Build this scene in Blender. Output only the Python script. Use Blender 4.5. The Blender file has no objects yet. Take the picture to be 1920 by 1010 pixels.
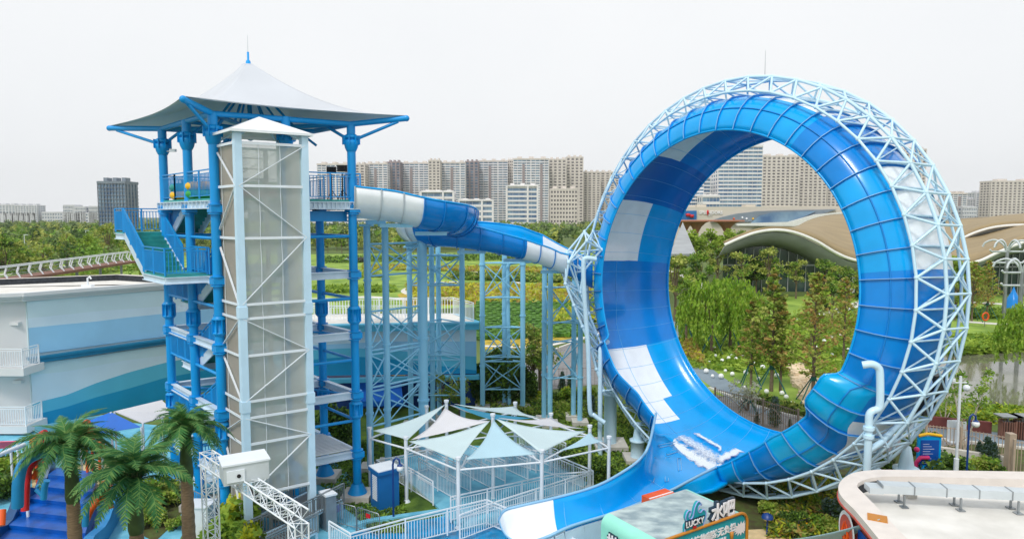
import bpy, math, random
import numpy as np
from mathutils import Vector, Matrix
R = math.radians
C = bpy.context.scene
# ------------------------------------------------------------------ camera, sky, sun, exposure
PITCH = R(4.47); FP = 1280.0; CAMH = 13.0
cam_d = bpy.data.cameras.new('camera'); cam = bpy.data.objects.new('camera', cam_d)
C.collection.objects.link(cam); C.camera = cam
cam.location = (0, 0, CAMH); cam.rotation_euler = (R(90) - PITCH, 0, 0)
cam_d.sensor_width = 36; cam_d.lens = 24.0; cam_d.clip_end = 6000; cam_d.clip_start = 0.3
SUN_EL, SUN_AZ = 52, 205      # sun high, behind the camera to the left
W = bpy.data.worlds.new('World'); C.world = W; W.use_nodes = True
nt = W.node_tree; nt.nodes.clear()
sky = nt.nodes.new('ShaderNodeTexSky'); sky.sky_type = 'NISHITA'; sky.sun_disc = False
sky.sun_elevation = R(SUN_EL); sky.sun_rotation = R(SUN_AZ); sky.air_density = 1.2; sky.dust_density = 6; sky.ozone_density = 1
hs = nt.nodes.new('ShaderNodeHueSaturation'); hs.inputs['Saturation'].default_value = 0.25
mul = nt.nodes.new('ShaderNodeMixRGB'); mul.blend_type = 'MULTIPLY'; mul.inputs[0].default_value = 1; mul.inputs[2].default_value = (0.1, 0.1, 0.1, 1)
tc = nt.nodes.new('ShaderNodeTexCoord'); cn = nt.nodes.new('ShaderNodeTexNoise'); cn.inputs['Scale'].default_value = 1.6; cn.inputs['Detail'].default_value = 4
cr_ = nt.nodes.new('ShaderNodeValToRGB'); cr_.color_ramp.elements[0].position = .3; cr_.color_ramp.elements[0].color = (0.86, 0.885, 0.91, 1)
cr_.color_ramp.elements[1].position = .7; cr_.color_ramp.elements[1].color = (0.93, 0.945, 0.96, 1)
mixc = nt.nodes.new('ShaderNodeMixRGB'); mixc.inputs[0].default_value = 0.93
bg = nt.nodes.new('ShaderNodeBackground'); bg.inputs['Strength'].default_value = 1.0
wo = nt.nodes.new('ShaderNodeOutputWorld')
L = nt.links.new
L(sky.outputs[0], hs.inputs['Color']); L(hs.outputs[0], mul.inputs[1]); L(mul.outputs[0], mixc.inputs[1])
L(tc.outputs['Generated'], cn.inputs['Vector']); L(cn.outputs['Fac'], cr_.inputs[0]); L(cr_.outputs[0], mixc.inputs[2]); L(mixc.outputs[0], bg.inputs[0]); L(bg.outputs[0], wo.inputs[0])
sd = bpy.data.lights.new('sun', 'SUN'); sd.energy = 1.7; sd.angle = R(12); sd.color = (1, .965, .91)
so = bpy.data.objects.new('sun', sd); C.collection.objects.link(so)
_az = R(SUN_AZ); _el = R(SUN_EL)
sdir = Vector((math.sin(_az) * math.cos(_el), math.cos(_az) * math.cos(_el), math.sin(_el)))
so.rotation_euler = sdir.to_track_quat('Z', 'Y').to_euler(); so.location = (0, 0, 60)
C.view_settings.view_transform = 'Standard'; C.view_settings.look = 'None'; C.view_settings.exposure = 0.13; C.view_settings.gamma = 1
C.view_settings.use_curve_mapping = False
C.cycles.max_bounces = 5; C.cycles.transparent_max_bounces = 12; C.cycles.diffuse_bounces = 3; C.cycles.glossy_bounces = 2
C.cycles.caustics_reflective = False; C.cycles.caustics_refractive = False
# ------------------------------------------------------------------ measuring helpers (photo pixel -> place)
cp, sp_ = math.cos(PITCH), math.sin(PITCH)
def ray(px, py):
    u = (px - 960) / FP; v = (505 - py) / FP
    return Vector((u, cp + v * sp_, -sp_ + v * cp))
def G(px, py, z=0.0):
    d = ray(px, py); t = (z - CAMH) / d.z
    return Vector((d.x * t, d.y * t, z))
def AT(px, py, Y):
    d = ray(px, py); t = Y / d.y
    return Vector((d.x * t, Y, CAMH + d.z * t))
def ZT(py, Y): return AT(960, py, Y).z
def proj(P):
    z = P[2] - CAMH; d = P[1] * cp - z * sp_; u = P[1] * sp_ + z * cp
    return 960 + FP * P[0] / d, 505 - FP * u / d
# ------------------------------------------------------------------ materials
def S(r, g, b):
    f = lambda c: (c / 255 / 12.92) if c / 255 <= .04045 else ((c / 255 + .055) / 1.055) ** 2.4
    return (f(r), f(g), f(b))
M = {}
def pm(name, col, rough=.55, metal=0, var=.12, scale=1.5, bump=0, bscale=30, coat=0, col2=None, spec=.5, trans=0, stretch=None, detail=5, lo=.35, hi=.65):
    m = bpy.data.materials.new(name); m.use_nodes = True; n = m.node_tree; b = n.nodes['Principled BSDF']
    b.inputs['Roughness'].default_value = rough; b.inputs['Metallic'].default_value = metal
    b.inputs['Coat Weight'].default_value = coat; b.inputs['Specular IOR Level'].default_value = spec
    ge = n.nodes.new('ShaderNodeNewGeometry'); vec = ge.outputs['Position']
    if stretch:
        mp = n.nodes.new('ShaderNodeMapping'); mp.inputs['Scale'].default_value = stretch; n.links.new(vec, mp.inputs[0]); vec = mp.outputs[0]
    nz = n.nodes.new('ShaderNodeTexNoise'); nz.inputs['Scale'].default_value = scale; nz.inputs['Detail'].default_value = detail
    rp = n.nodes.new('ShaderNodeValToRGB')
    c1 = tuple(max(0, c * (1 - var)) for c in col); c2 = col2 if col2 else tuple(min(1, c * (1 + var)) for c in col)
    rp.color_ramp.elements[0].position = lo; rp.color_ramp.elements[0].color = (*c1, 1)
    rp.color_ramp.elements[1].position = hi; rp.color_ramp.elements[1].color = (*c2, 1)
    n.links.new(vec, nz.inputs['Vector']); n.links.new(nz.outputs['Fac'], rp.inputs[0]); n.links.new(rp.outputs[0], b.inputs['Base Color'])
    if bump:
        z2 = n.nodes.new('ShaderNodeTexNoise'); z2.inputs['Scale'].default_value = bscale; z2.inputs['Detail'].default_value = 4
        bp = n.nodes.new('ShaderNodeBump'); bp.inputs['Strength'].default_value = bump; bp.inputs['Distance'].default_value = .05
        n.links.new(vec, z2.inputs['Vector']); n.links.new(z2.outputs['Fac'], bp.inputs['Height']); n.links.new(bp.outputs[0], b.inputs['Normal'])
    if trans:
        tr = n.nodes.new('ShaderNodeBsdfTranslucent'); ms = n.nodes.new('ShaderNodeMixShader'); ms.inputs[0].default_value = trans
        n.links.new(rp.outputs[0], tr.inputs[0]); n.links.new(b.outputs[0], ms.inputs[1]); n.links.new(tr.outputs[0], ms.inputs[2])
        n.links.new(ms.outputs[0], n.nodes['Material Output'].inputs[0])
    M[name] = m; return m
def screen_mat(name, col, alpha):
    m = pm(name, col, .8, var=.06, scale=.8, trans=.5); n = m.node_tree
    out = n.nodes['Material Output']; src = out.inputs[0].links[0].from_socket
    t = n.nodes.new('ShaderNodeBsdfTransparent'); mx = n.nodes.new('ShaderNodeMixShader'); mx.inputs[0].default_value = alpha
    n.links.new(t.outputs[0], mx.inputs[1]); n.links.new(src, mx.inputs[2]); n.links.new(mx.outputs[0], out.inputs[0])
pm('tower_blue', S(0, 148, 222), .42, coat=.05, spec=.4, var=.07, scale=.6)
pm('rail_blue', S(0, 142, 215), .4, var=.06)
pm('pale_blue', S(196, 227, 244), .4, var=.05, scale=.7, coat=.1)
pm('col_blue', S(140, 202, 232), .42, var=.06, scale=.5)
pm('shaft_blue', S(196, 226, 246), .4, var=.04)
pm('white_metal', S(228, 235, 242), .4, var=.04)
pm('white_gel', S(238, 243, 247), .28, var=.04, coat=.2, scale=1.5)
pm('beam_white', S(205, 224, 240), .4, var=.06)
pm('gel_azure', S(0, 160, 232), .2, spec=.35, var=.10, coat=.12, scale=1.1, detail=9, lo=.25, hi=.75)
pm('gel_blue', S(0, 130, 214), .2, spec=.35, var=.12, coat=.12, scale=1.1, detail=9, lo=.25, hi=.75)
pm('gel_deep', S(0, 104, 188), .22, spec=.35, var=.08, coat=.1, scale=.35)
pm('gel_cyan', S(0, 168, 226), .2, spec=.35, var=.08, coat=.12, scale=.35)
pm('gel_seam', S(110, 190, 238), .4, var=.03)
pm('flange', S(0, 130, 212), .4, var=.05)
pm('flange_edge', S(140, 190, 226), .4, var=.03)
pm('tread', S(40, 150, 146), .6, var=.15, scale=3)
pm('canopy_top', S(208, 213, 220), .55, var=.05, scale=.3, trans=.12)
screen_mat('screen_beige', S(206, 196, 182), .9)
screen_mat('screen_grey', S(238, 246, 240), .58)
pm('concrete', S(196, 192, 184), .85, var=.12, bump=.2, bscale=8)
pm('roof_white', S(214, 212, 206), .85, var=.05, scale=1.1, bump=.1, bscale=3, col2=S(228, 226, 221))
pm('roof_coping', S(220, 212, 205), .8, var=.05, scale=2, bump=.08, bscale=6)
pm('roof_black', S(38, 44, 52), .7, var=.5, scale=6)
pm('brick_red', S(186, 84, 70), .75, var=.06)
pm('banner_blue', S(0, 82, 178), .5, var=.04)
pm('orange', S(226, 88, 24), .45, var=.08)
pm('red', S(205, 26, 36), .4, var=.08)
pm('pink', S(240, 110, 140), .6, var=.04)
pm('yellow', S(245, 190, 30), .5, var=.05)
pm('magenta', S(225, 50, 120), .4, var=.05)
pm('green_raft', S(40, 160, 70), .5, var=.08)
pm('black', S(28, 28, 32), .5, var=.1)
pm('dark_green_pole', S(16, 92, 84), .5, var=.1)
pm('play_blue', S(28, 130, 190), .4, var=.08)
pm('play_navy', S(10, 70, 120), .35, var=.12, coat=.3)
pm('deck_blue', S(0, 84, 172), .35, var=.3, scale=1.3, coat=.2)
pm('pave_teal', S(92, 176, 208), .7, var=.06, scale=1.4, bump=.05, col2=S(126, 198, 222))
pm('pave_blue', S(60, 150, 200), .6, var=.12, scale=1.2)
pm('pave_grey', S(126, 142, 154), .8, var=.08, scale=1)
pm('asphalt', S(128, 128, 130), .9, var=.12, scale=2)
pm('kerb', S(214, 212, 206), .8, var=.05)
pm('sand', S(222, 196, 148), .95, var=.12, scale=2.5, bump=.4, bscale=6)
pm('soil', S(92, 84, 52), .95, var=.35, scale=2.4, bump=.4, col2=S(84, 100, 44), bscale=9)
pm('lawn', S(66, 100, 24), .9, var=.2, scale=.9, bump=.6, bscale=22, col2=S(110, 140, 42), detail=9)
pm('lawn_light', S(106, 142, 42), .9, var=.2, scale=.25, bump=.6, bscale=14, col2=S(150, 178, 70), detail=9)
pm('field', S(72, 96, 40), .95, var=.2, scale=.06, bump=.5, bscale=4, col2=S(104, 122, 58), detail=9)
pm('crop', S(44, 96, 22), .9, var=.3, scale=1.5, col2=S(92, 140, 44))
pm('flower_bed', S(150, 140, 40), .9, var=.3, scale=1.2, col2=S(206, 178, 62), detail=8)
pm('rust_bed', S(150, 96, 40), .9, var=.3, scale=2.2, col2=S(116, 128, 44), detail=8)
pm('stones', S(216, 196, 166), .85, var=.12, scale=2)
def water(name, col, rough, bs, st, var=.15, scale=.4):
    pm(name, col, rough, var=var, scale=scale, bump=st, bscale=bs, spec=.6)
water('pond', S(112, 112, 96), .06, 1.5, .05)
water('pool', S(0, 132, 186), .08, 2.5, .25, .3, 1.2)
pm('bark', S(112, 98, 80), .9, var=.25, scale=6, bump=.4)
pm('bark_pale', S(206, 196, 180), .8, var=.2, scale=9)
pm('palm_bark', S(122, 102, 80), .9, var=.25, scale=6, stretch=(1, 1, 5), bump=.3)
pm('palm_green', S(58, 78, 40), .7, var=.2, scale=4)
for k, a, b in (('leaf_mid', (92, 134, 44), (142, 174, 68)), ('leaf_lt', (128, 160, 48), (166, 190, 74)), ('leaf_dk', (52, 82, 38), (82, 110, 52)),
                ('leaf_ol', (146, 158, 70), (182, 188, 98)), ('leaf_rust', (168, 138, 74), (190, 162, 96)), ('leaf_wil', (104, 148, 30), (142, 178, 52)),
                ('leaf_blue', (86, 112, 106), (120, 144, 138)), ('leaf_yel', (168, 176, 32), (206, 206, 60)), ('palm_lf', (34, 94, 52), (74, 132, 70)),
                ('palm_lf2', (88, 132, 66), (124, 160, 90)), ('leaf_far', (108, 132, 74), (140, 160, 98)), ('leaf_silver', (176, 182, 164), (206, 208, 190))):
    pm(k, S(*a), .65, var=.05, scale=.7, col2=S(*b), trans=.25, spec=.3)
pm('apt_white', S(232, 230, 230), .8, var=.04, scale=.05)
pm('apt_beige', S(214, 206, 198), .8, var=.05, scale=.05)
pm('apt_brown', S(154, 142, 144), .8, var=.06, scale=.05)
pm('apt_glass', S(62, 90, 120), .25, var=.35, scale=.12, col2=S(104, 142, 172), spec=.8)
pm('apt_dark', S(88, 84, 90), .5, var=.3, scale=.2)
pm('office_glass', S(66, 114, 164), .15, var=.3, scale=.1, col2=S(128, 158, 178), spec=.8)
pm('far_pale', S(206, 208, 212), .8, var=.04, scale=.02)
pm('mall_stone', S(206, 198, 184), .8, var=.04, scale=.1, stretch=(.2, .2, 6))
pm('mall_grey', S(122, 134, 146), .6, var=.08, scale=.1)
pm('gold_roof', S(150, 132, 98), .65, var=.1, scale=.6, stretch=(.3, 1, 1))
pm('pav_grey', S(152, 157, 160), .5, var=.1, scale=.4)
pm('pav_edge', S(226, 226, 222), .5, var=.04)
pm('pav_glass', S(44, 64, 66), .1, var=.4, scale=.3, spec=.9)
pm('mint', S(150, 226, 208), .45, var=.06, scale=1.2)
pm('mint_dk', S(24, 160, 174), .45, var=.03)
pm('mint_roof', S(146, 166, 174), .7, var=.12, scale=1.6, stretch=(1, 1.6, 1), col2=S(190, 206, 206), detail=9)
pm('gold_trim', S(196, 130, 44), .4, var=.05)
pm('letter_white', S(240, 240, 244), .5, var=.02)
pm('letter_navy', S(22, 52, 72), .5, var=.05)
pm('lilac', S(150, 165, 228), .5, var=.08)
pm('sail_pale', S(216, 236, 240), .7, var=.03, scale=.8, trans=.2)
pm('sail_white', S(236, 236, 240), .7, var=.03, scale=.8, trans=.2)
pm('sail_blue', S(190, 224, 238), .7, var=.03, scale=.8, trans=.2)
pm('sail_teal', S(60, 160, 195), .7, var=.03, trans=.2)
pm('tent_blue', S(0, 108, 212), .5, var=.05)
pm('cabinet_blue', S(18, 104, 172), .5, var=.06)
pm('lamp_navy', S(14, 60, 130), .4, var=.05)
pm('globe', S(238, 240, 240), .25, var=.02)
pm('steel', S(150, 156, 160), .35, metal=.6, var=.15)
pm('galv', S(196, 204, 208), .5, var=.06)
pm('wood', S(128, 90, 76), .7, var=.15)
pm('corten', S(104, 52, 48), .8, var=.15)
pm('fence_brown', S(134, 120, 110), .6, var=.08)
pm('fence_tan', S(176, 158, 140), .6, var=.08)
pm('door_white', S(226, 226, 222), .5, var=.03)
pm('skin', S(205, 160, 130), .6, var=.05)
pm('shirt_lilac', S(176, 178, 214), .8, var=.05)
pm('cloth_dark', S(40, 44, 60), .8, var=.1)
# ------------------------------------------------------------------ mesh builder
def origin_of(o):
    v = Vector((0, 0, 0))
    while o: v += o.location; o = o.parent
    return v
def tag(o, label=None, cat=None, group=None, kind=None):
    if label: o['label'] = label
    if cat: o['category'] = cat
    if group: o['group'] = group
    if kind: o['kind'] = kind
    return o
def thing(name, label, cat, loc=(0, 0, 0), group=None):
    o = bpy.data.objects.new(name, None); C.collection.objects.link(o); o.location = loc; o.empty_display_size = .3
    return tag(o, label, cat, group)
class MB:
    def __init__(s): s.v = []; s.f = []; s.m = []; s.sm = []
    def add(s, vs, fs, mi=0, smooth=False):
        n = len(s.v); s.v.extend([tuple(v) for v in vs]); s.f.extend([tuple(i + n for i in f) for f in fs]); s.m.extend([mi] * len(fs)); s.sm.extend([smooth] * len(fs))
        return s
    def box(s, lo, hi, mi=0):
        x0, y0, z0 = lo; x1, y1, z1 = hi
        return s.add([(x0, y0, z0), (x1, y0, z0), (x1, y1, z0), (x0, y1, z0), (x0, y0, z1), (x1, y0, z1), (x1, y1, z1), (x0, y1, z1)],
                     [(0, 3, 2, 1), (4, 5, 6, 7), (0, 1, 5, 4), (1, 2, 6, 5), (2, 3, 7, 6), (3, 0, 4, 7)], mi)
    def obox(s, c, a, b, d, mi=0):     # centre and three half vectors
        c, a, b, d = map(Vector, (c, a, b, d)); vs = []
        for k in (-1, 1):
            for i, j in ((-1, -1), (1, -1), (1, 1), (-1, 1)): vs.append(c + a * i + b * j + d * k)
        return s.add(vs, [(0, 3, 2, 1), (4, 5, 6, 7), (0, 1, 5, 4), (1, 2, 6, 5), (2, 3, 7, 6), (3, 0, 4, 7)], mi)
    def beam(s, p, q, w, h, mi=0, up=(0, 0, 1)):
        p, q = Vector(p), Vector(q); d = q - p; side = d.cross(Vector(up))
        if side.length < 1e-5: side = d.cross(Vector((1, 0, 0)))
        side.normalize(); u = side.cross(d).normalized()
        return s.obox((p + q) / 2, d / 2, side * w / 2, u * h / 2, mi)
    def ibeam(s, p, q, w, h, mi=0):
        t = h * .12; s.beam(Vector(p) + Vector((0, 0, h / 2 - t / 2)), Vector(q) + Vector((0, 0, h / 2 - t / 2)), w, t, mi)
        s.beam(Vector(p) - Vector((0, 0, h / 2 - t / 2)), Vector(q) - Vector((0, 0, h / 2 - t / 2)), w, t, mi); s.beam(p, q, w * .12, h - 2 * t, mi); return s
    def tube(s, p, q, r, n=8, mi=0, r2=None, cap=True):
        p, q = Vector(p), Vector(q); d = (q - p).normalized(); a = d.orthogonal().normalized(); b = d.cross(a); r2 = r if r2 is None else r2
        vs = [p + (a * math.cos(2 * math.pi * i / n) + b * math.sin(2 * math.pi * i / n)) * r for i in range(n)] + \
             [q + (a * math.cos(2 * math.pi * i / n) + b * math.sin(2 * math.pi * i / n)) * r2 for i in range(n)]
        s.add(vs, [(i, (i + 1) % n, n + (i + 1) % n, n + i) for i in range(n)], mi, True)
        if cap: s.add(vs[:n], [tuple(range(n))[::-1]], mi); s.add(vs[n:], [tuple(range(n))], mi)
        return s
    def path(s, pts, r, n=8, mi=0, cap=True):
        pts = [Vector(p) for p in pts]; k = len(pts); rr = r if isinstance(r, (list, tuple)) else [r] * k
        t0 = (pts[1] - pts[0]).normalized(); a = t0.orthogonal().normalized(); vs = []
        for i in range(k):
            t = (pts[min(i + 1, k - 1)] - pts[max(i - 1, 0)]).normalized(); a = (a - t * a.dot(t)).normalized(); b = t.cross(a)
            vs += [pts[i] + (a * math.cos(2 * math.pi * j / n) + b * math.sin(2 * math.pi * j / n)) * rr[i] for j in range(n)]
        fs = [(i * n + j, i * n + (j + 1) % n, (i + 1) * n + (j + 1) % n, (i + 1) * n + j) for i in range(k - 1) for j in range(n)]
        s.add(vs, fs, mi, True)
        if cap: s.add(vs[:n], [tuple(range(n))[::-1]], mi); s.add(vs[-n:], [tuple(range(n))], mi)
        return s
    def lathe(s, c, prof, n=16, mi=0):
        c = Vector(c); vs = [c + Vector((r * math.cos(2 * math.pi * j / n), r * math.sin(2 * math.pi * j / n), z)) for r, z in prof for j in range(n)]
        return s.add(vs, [(i * n + j, i * n + (j + 1) % n, (i + 1) * n + (j + 1) % n, (i + 1) * n + j) for i in range(len(prof) - 1) for j in range(n)], mi, True)
    def ball(s, c, r, n=8, mi=0, sq=1):
        return s.lathe(c, [(max(1e-3, r * math.sin(math.pi * i / n)), -r * sq * math.cos(math.pi * i / n)) for i in range(n + 1)], n + 4, mi)
    def prism(s, pts, z0, z1, mi=0):
        n = len(pts); vs = [(p[0], p[1], z0) for p in pts] + [(p[0], p[1], z1) for p in pts]
        a = sum(pts[i][0] * pts[(i + 1) % n][1] - pts[(i + 1) % n][0] * pts[i][1] for i in range(n))
        if a < 0: vs = vs[:n][::-1] + vs[n:][::-1]
        return s.add(vs, [tuple(range(n))[::-1], tuple(range(n, 2 * n))] + [(i, (i + 1) % n, n + (i + 1) % n, n + i) for i in range(n)], mi)
    def sheet(s, pts, mi=0):
        return s.add(pts, [tuple(range(len(pts)))], mi)
    def grid(s, P, mi=0, smooth=True, mf=None):   # P[i][j]
        a, b = len(P), len(P[0]); n = len(s.v)
        s.v.extend([tuple(p) for r in P for p in r])
        for i in range(a - 1):
            for j in range(b - 1):
                s.f.append((n + i * b + j, n + i * b + j + 1, n + (i + 1) * b + j + 1, n + (i + 1) * b + j)); s.m.append(mf(i, j) if mf else mi); s.sm.append(smooth)
        return s
    def build(s, name, mats, parent=None, origin=None):
        if isinstance(mats, str): mats = [mats]
        if parent is not None: o0 = origin_of(parent)
        elif origin is not None: o0 = Vector(origin)
        else:
            a = np.array(s.v); o0 = Vector(((a[:, 0].min() + a[:, 0].max()) / 2, (a[:, 1].min() + a[:, 1].max()) / 2, a[:, 2].min()))
        me = bpy.data.meshes.new(name)
        me.from_pydata([(x - o0.x, y - o0.y, z - o0.z) for x, y, z in s.v], [], s.f)
        for m in mats: me.materials.append(M[m])
        me.polygons.foreach_set('material_index', s.m); me.polygons.foreach_set('use_smooth', s.sm); me.update()
        o = bpy.data.objects.new(name, me); C.collection.objects.link(o)
        if parent is not None: o.parent = parent
        else: o.location = o0
        return o
def solid(o, t, off=0):
    m = o.modifiers.new('thickness', 'SOLIDIFY'); m.thickness = t; m.offset = off; return o
def copy_tree(o, parent=None, kids={}):
    c = o.copy(); C.collection.objects.link(c); c.parent = parent
    for ch in kids.get(o, ()): copy_tree(ch, c, kids)
    return c
KIDS = {}
def index_kids():
    KIDS.clear()
    for o in C.collection.objects:
        if o.parent: KIDS.setdefault(o.parent, []).append(o)
def dup(o, loc, rz=0, sc=None, label=None, group=None):
    index_kids() if o not in KIDS and o.type == 'EMPTY' else None
    c = copy_tree(o, None, KIDS); c.location = loc; c.rotation_euler = (0, 0, rz)
    if sc: c.scale = (sc,) * 3 if isinstance(sc, (int, float)) else sc
    if label: c['label'] = label
    if group: c['group'] = group
    return c
def railing(mb, pts, h=1.1, gap=.13, r=.012, post=1.6, mi=0, rails=(1.0, .88, .1), pr=.03, rr=.025, posts=True):
    for si, (a, b) in enumerate(zip(pts[:-1], pts[1:])):
        a, b = Vector(a), Vector(b); up = Vector((0, 0, 1)); ln = (b - a).length
        for k in rails: mb.beam(a + up * h * k, b + up * h * k, rr * 2 if k == 1.0 else rr * 1.3, rr * 2 if k == 1.0 else rr * 1.3, mi)
        n = max(1, int(ln / gap)); top = sorted(rails)[-2] if len(rails) > 2 else 1.0
        for i in range(1, n):
            p = a.lerp(b, i / n); mb.beam(p + up * h * min(rails), p + up * h * top, r * 2, r * 2, mi)
        if posts:
            m = max(1, round(ln / post))
            for i in range(1 if si else 0, m + 1):
                p = a.lerp(b, i / m); mb.beam(p, p + up * h, pr * 2, pr * 2, mi)
    return mb
def smooth_path(ctrl, n=8):
    out = []; P = [Vector(p) for p in ctrl]; P = [P[0] * 2 - P[1]] + P + [P[-1] * 2 - P[-2]]
    for i in range(1, len(P) - 2):
        for k in range(n):
            t = k / n; a, b, c, d = P[i - 1], P[i], P[i + 1], P[i + 2]
            out.append(.5 * ((2 * b) + (c - a) * t + (2 * a - 5 * b + 4 * c - d) * t * t + (3 * b - a - 3 * c + d) * t ** 3))
    out.append(P[-2]); return out
# ------------------------------------------------------------------ the ground and what is laid on it
def flat(name, pts, z, m, kind='structure', **k):
    P = [G(px, py, z) for px, py in pts]
    o = MB().sheet(P if sum(P[i].x * P[(i + 1) % len(P)].y - P[(i + 1) % len(P)].x * P[i].y for i in range(len(P))) > 0 else P[::-1]).build(name, m)
    return tag(o, kind=kind, **k)
def ribbon(name, ctrl, wd, z, m, kind='structure', n=8):
    P = smooth_path([G(px, py, z) for px, py in ctrl], n); rows = []
    for i, p in enumerate(P):
        t = (P[min(i + 1, len(P) - 1)] - P[max(i - 1, 0)]).normalized(); s_ = Vector((-t.y, t.x, 0)); ww = wd if not isinstance(wd, (list, tuple)) else wd[0] + (wd[1] - wd[0]) * i / (len(P) - 1)
        rows.append([p - s_ * ww / 2, p + s_ * ww / 2])
    return tag(MB().grid(rows, smooth=False).build(name, m), kind=kind)
g = MB(); g.sheet([(-3500, -40, 0), (3500, -40, 0), (3500, 5200, 0), (-3500, 5200, 0)])
tag(g.build('ground', 'field', origin=(0, 0, 0)), kind='structure')
ZL = .004
flat('lawn_by_slide', [(560, 860), (560, 740), (1000, 740), (1290, 760), (1330, 800), (1250, 900), (1100, 960), (880, 985), (700, 1000)], ZL * 2, 'lawn')
flat('garden_soil', [(1290, 870), (1500, 812), (1800, 825), (1990, 850), (1990, 1080), (1240, 1080)], ZL * 2, 'soil')
flat('park_lawn', [(1250, 640), (1270, 590), (1290, 555), (1990, 555), (1990, 700), (1900, 660), (1780, 668), (1640, 700), (1640, 760), (1560, 812), (1330, 755), (1290, 660)], ZL, 'lawn_light')
flat('park_lawn_far', [(160, 480), (1250, 470), (1250, 560), (1060, 560), (900, 575), (560, 590), (60, 540), (-60, 520)], ZL, 'lawn_light')
flat('water_park_paving', [(-80, 760), (330, 800), (600, 860), (705, 965), (705, 1150), (-300, 1150)], ZL * 3, 'pave_teal')
flat('front_paving', [(600, 870), (622, 860), (760, 985), (960, 930), (1260, 1010), (1260, 1150), (600, 1150)], ZL * 4, 'pave_teal')
flat('plaza_right', [(1240, 1000), (1450, 990), (1700, 1200), (1200, 1200)], ZL * 4, 'sand')
tag(MB().prism([G(x, y) for x, y in [(728, 868), (800, 838), (1010, 838), (1125, 888), (1040, 960), (868, 998)]], 0, .1).build('queue_floor', 'pave_teal'), kind='structure')
flat('pool_water', [(655, 1000), (700, 985), (915, 958), (952, 975), (1010, 1040), (1010, 1200), (640, 1200)], .03, 'pool')
e = MB()
kp = [G(652, 992), G(700, 980), G(914, 950), G(958, 975), G(1015, 1035)]
for a, b in zip(kp[:-1], kp[1:]): e.beam(a + Vector((0, 0, .09)), b + Vector((0, 0, .09)), .28, .18)
tag(e.build('pool_kerb', 'pave_teal'), kind='structure')
flat('small_pool', [(597, 941), (630, 929), (657, 949), (628, 962)], .02, 'deck_blue')
flat('road', [(900, 672), (1000, 668), (1090, 640), (1120, 655), (1290, 700), (1330, 735), (1600, 812), (1780, 815), (1990, 822), (1990, 838), (1800, 832), (1600, 852), (1500, 822), (1300, 765), (1120, 720), (900, 745)], ZL * 3, 'asphalt')
ribbon('park_path', [(1270, 600), (1285, 655), (1318, 695), (1400, 752), (1440, 775)], 2.0, ZL * 4, 'pave_grey')
ribbon('pond_path', [(1690, 798), (1800, 812), (1990, 836)], 2.6, ZL * 5, 'pave_grey')
e = MB()
for ctrl in ([(1330, 728), (1420, 762), (1500, 784), (1620, 805)], [(930, 668), (1010, 664), (1095, 636)], [(1640, 815), (1780, 826), (1990, 850)]):
    P = smooth_path([G(*c) for c in ctrl], 6)
    for a, b in zip(P[:-1], P[1:]): e.beam(a + Vector((0, 0, .06)), b + Vector((0, 0, .06)), .22, .14)
tag(e.build('road_kerb', 'kerb'), kind='structure')
flat('pond', [(1620, 690), (1700, 668), (1790, 664), (1860, 652), (1990, 640), (1990, 775), (1900, 776), (1780, 770), (1640, 762), (1600, 730)], ZL * 2, 'pond')
flat('flower_field', [(745, 552), (800, 535), (900, 530), (1110, 540), (1110, 575), (900, 570), (760, 575)], ZL * 2, 'flower_bed', kind='stuff')
flat('rust_flower_field', [(1255, 648), (1290, 640), (1330, 655), (1322, 690), (1295, 672)], ZL * 3, 'rust_bed', kind='stuff')
flat('long_grass_strip', [(900, 632), (1000, 628), (1100, 612), (1110, 632), (1000, 652), (900, 655)], ZL * 2, 'flower_bed', kind='stuff')
for c, w_ in (([(585, 568), (680, 556), (790, 562), (760, 545), (800, 530), (860, 528)], 1.6), ([(905, 648), (1000, 650), (1060, 640), (1130, 622)], .8),
              ([(590, 520), (700, 505), (830, 500), (940, 520), (1000, 540), (1080, 560)], 1.4), ([(680, 462), (800, 461), (1000, 466)], 2.0), ([(1240, 505), (1290, 520), (1400, 590), (1500, 600), (1640, 560)], 2.0),
              ([(1820, 566), (1920, 572), (1990, 574)], 2.2), ([(1800, 602), (1920, 610), (1990, 612)], 1.6), ([(0, 515), (160, 495), (240, 492), (330, 490)], 2.4)):
    ribbon('park_footpath', c, w_, ZL * 5, 'kerb')
cr = MB()                                   # rows of low green crop beyond the wall
for i in range(26):
    y = 568 + i * 2.7
    a, b = G(893, y + 1), G(1112, y - 6); n = 30
    for k in range(n):
        p, q = a.lerp(b, k / n), a.lerp(b, (k + 1) / n); hh = .42 + .16 * math.sin(k * 2.7 + i * 1.9) + .08 * math.sin(k * 9.1 + i)
        cr.beam(p + Vector((0, .25 * math.sin(k * 3.3 + i), .25)), q + Vector((0, 0, .25)), .75 + .2 * math.sin(k * 5 + i), hh)
tag(cr.build('crop_rows', 'crop'), kind='stuff')
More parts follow.
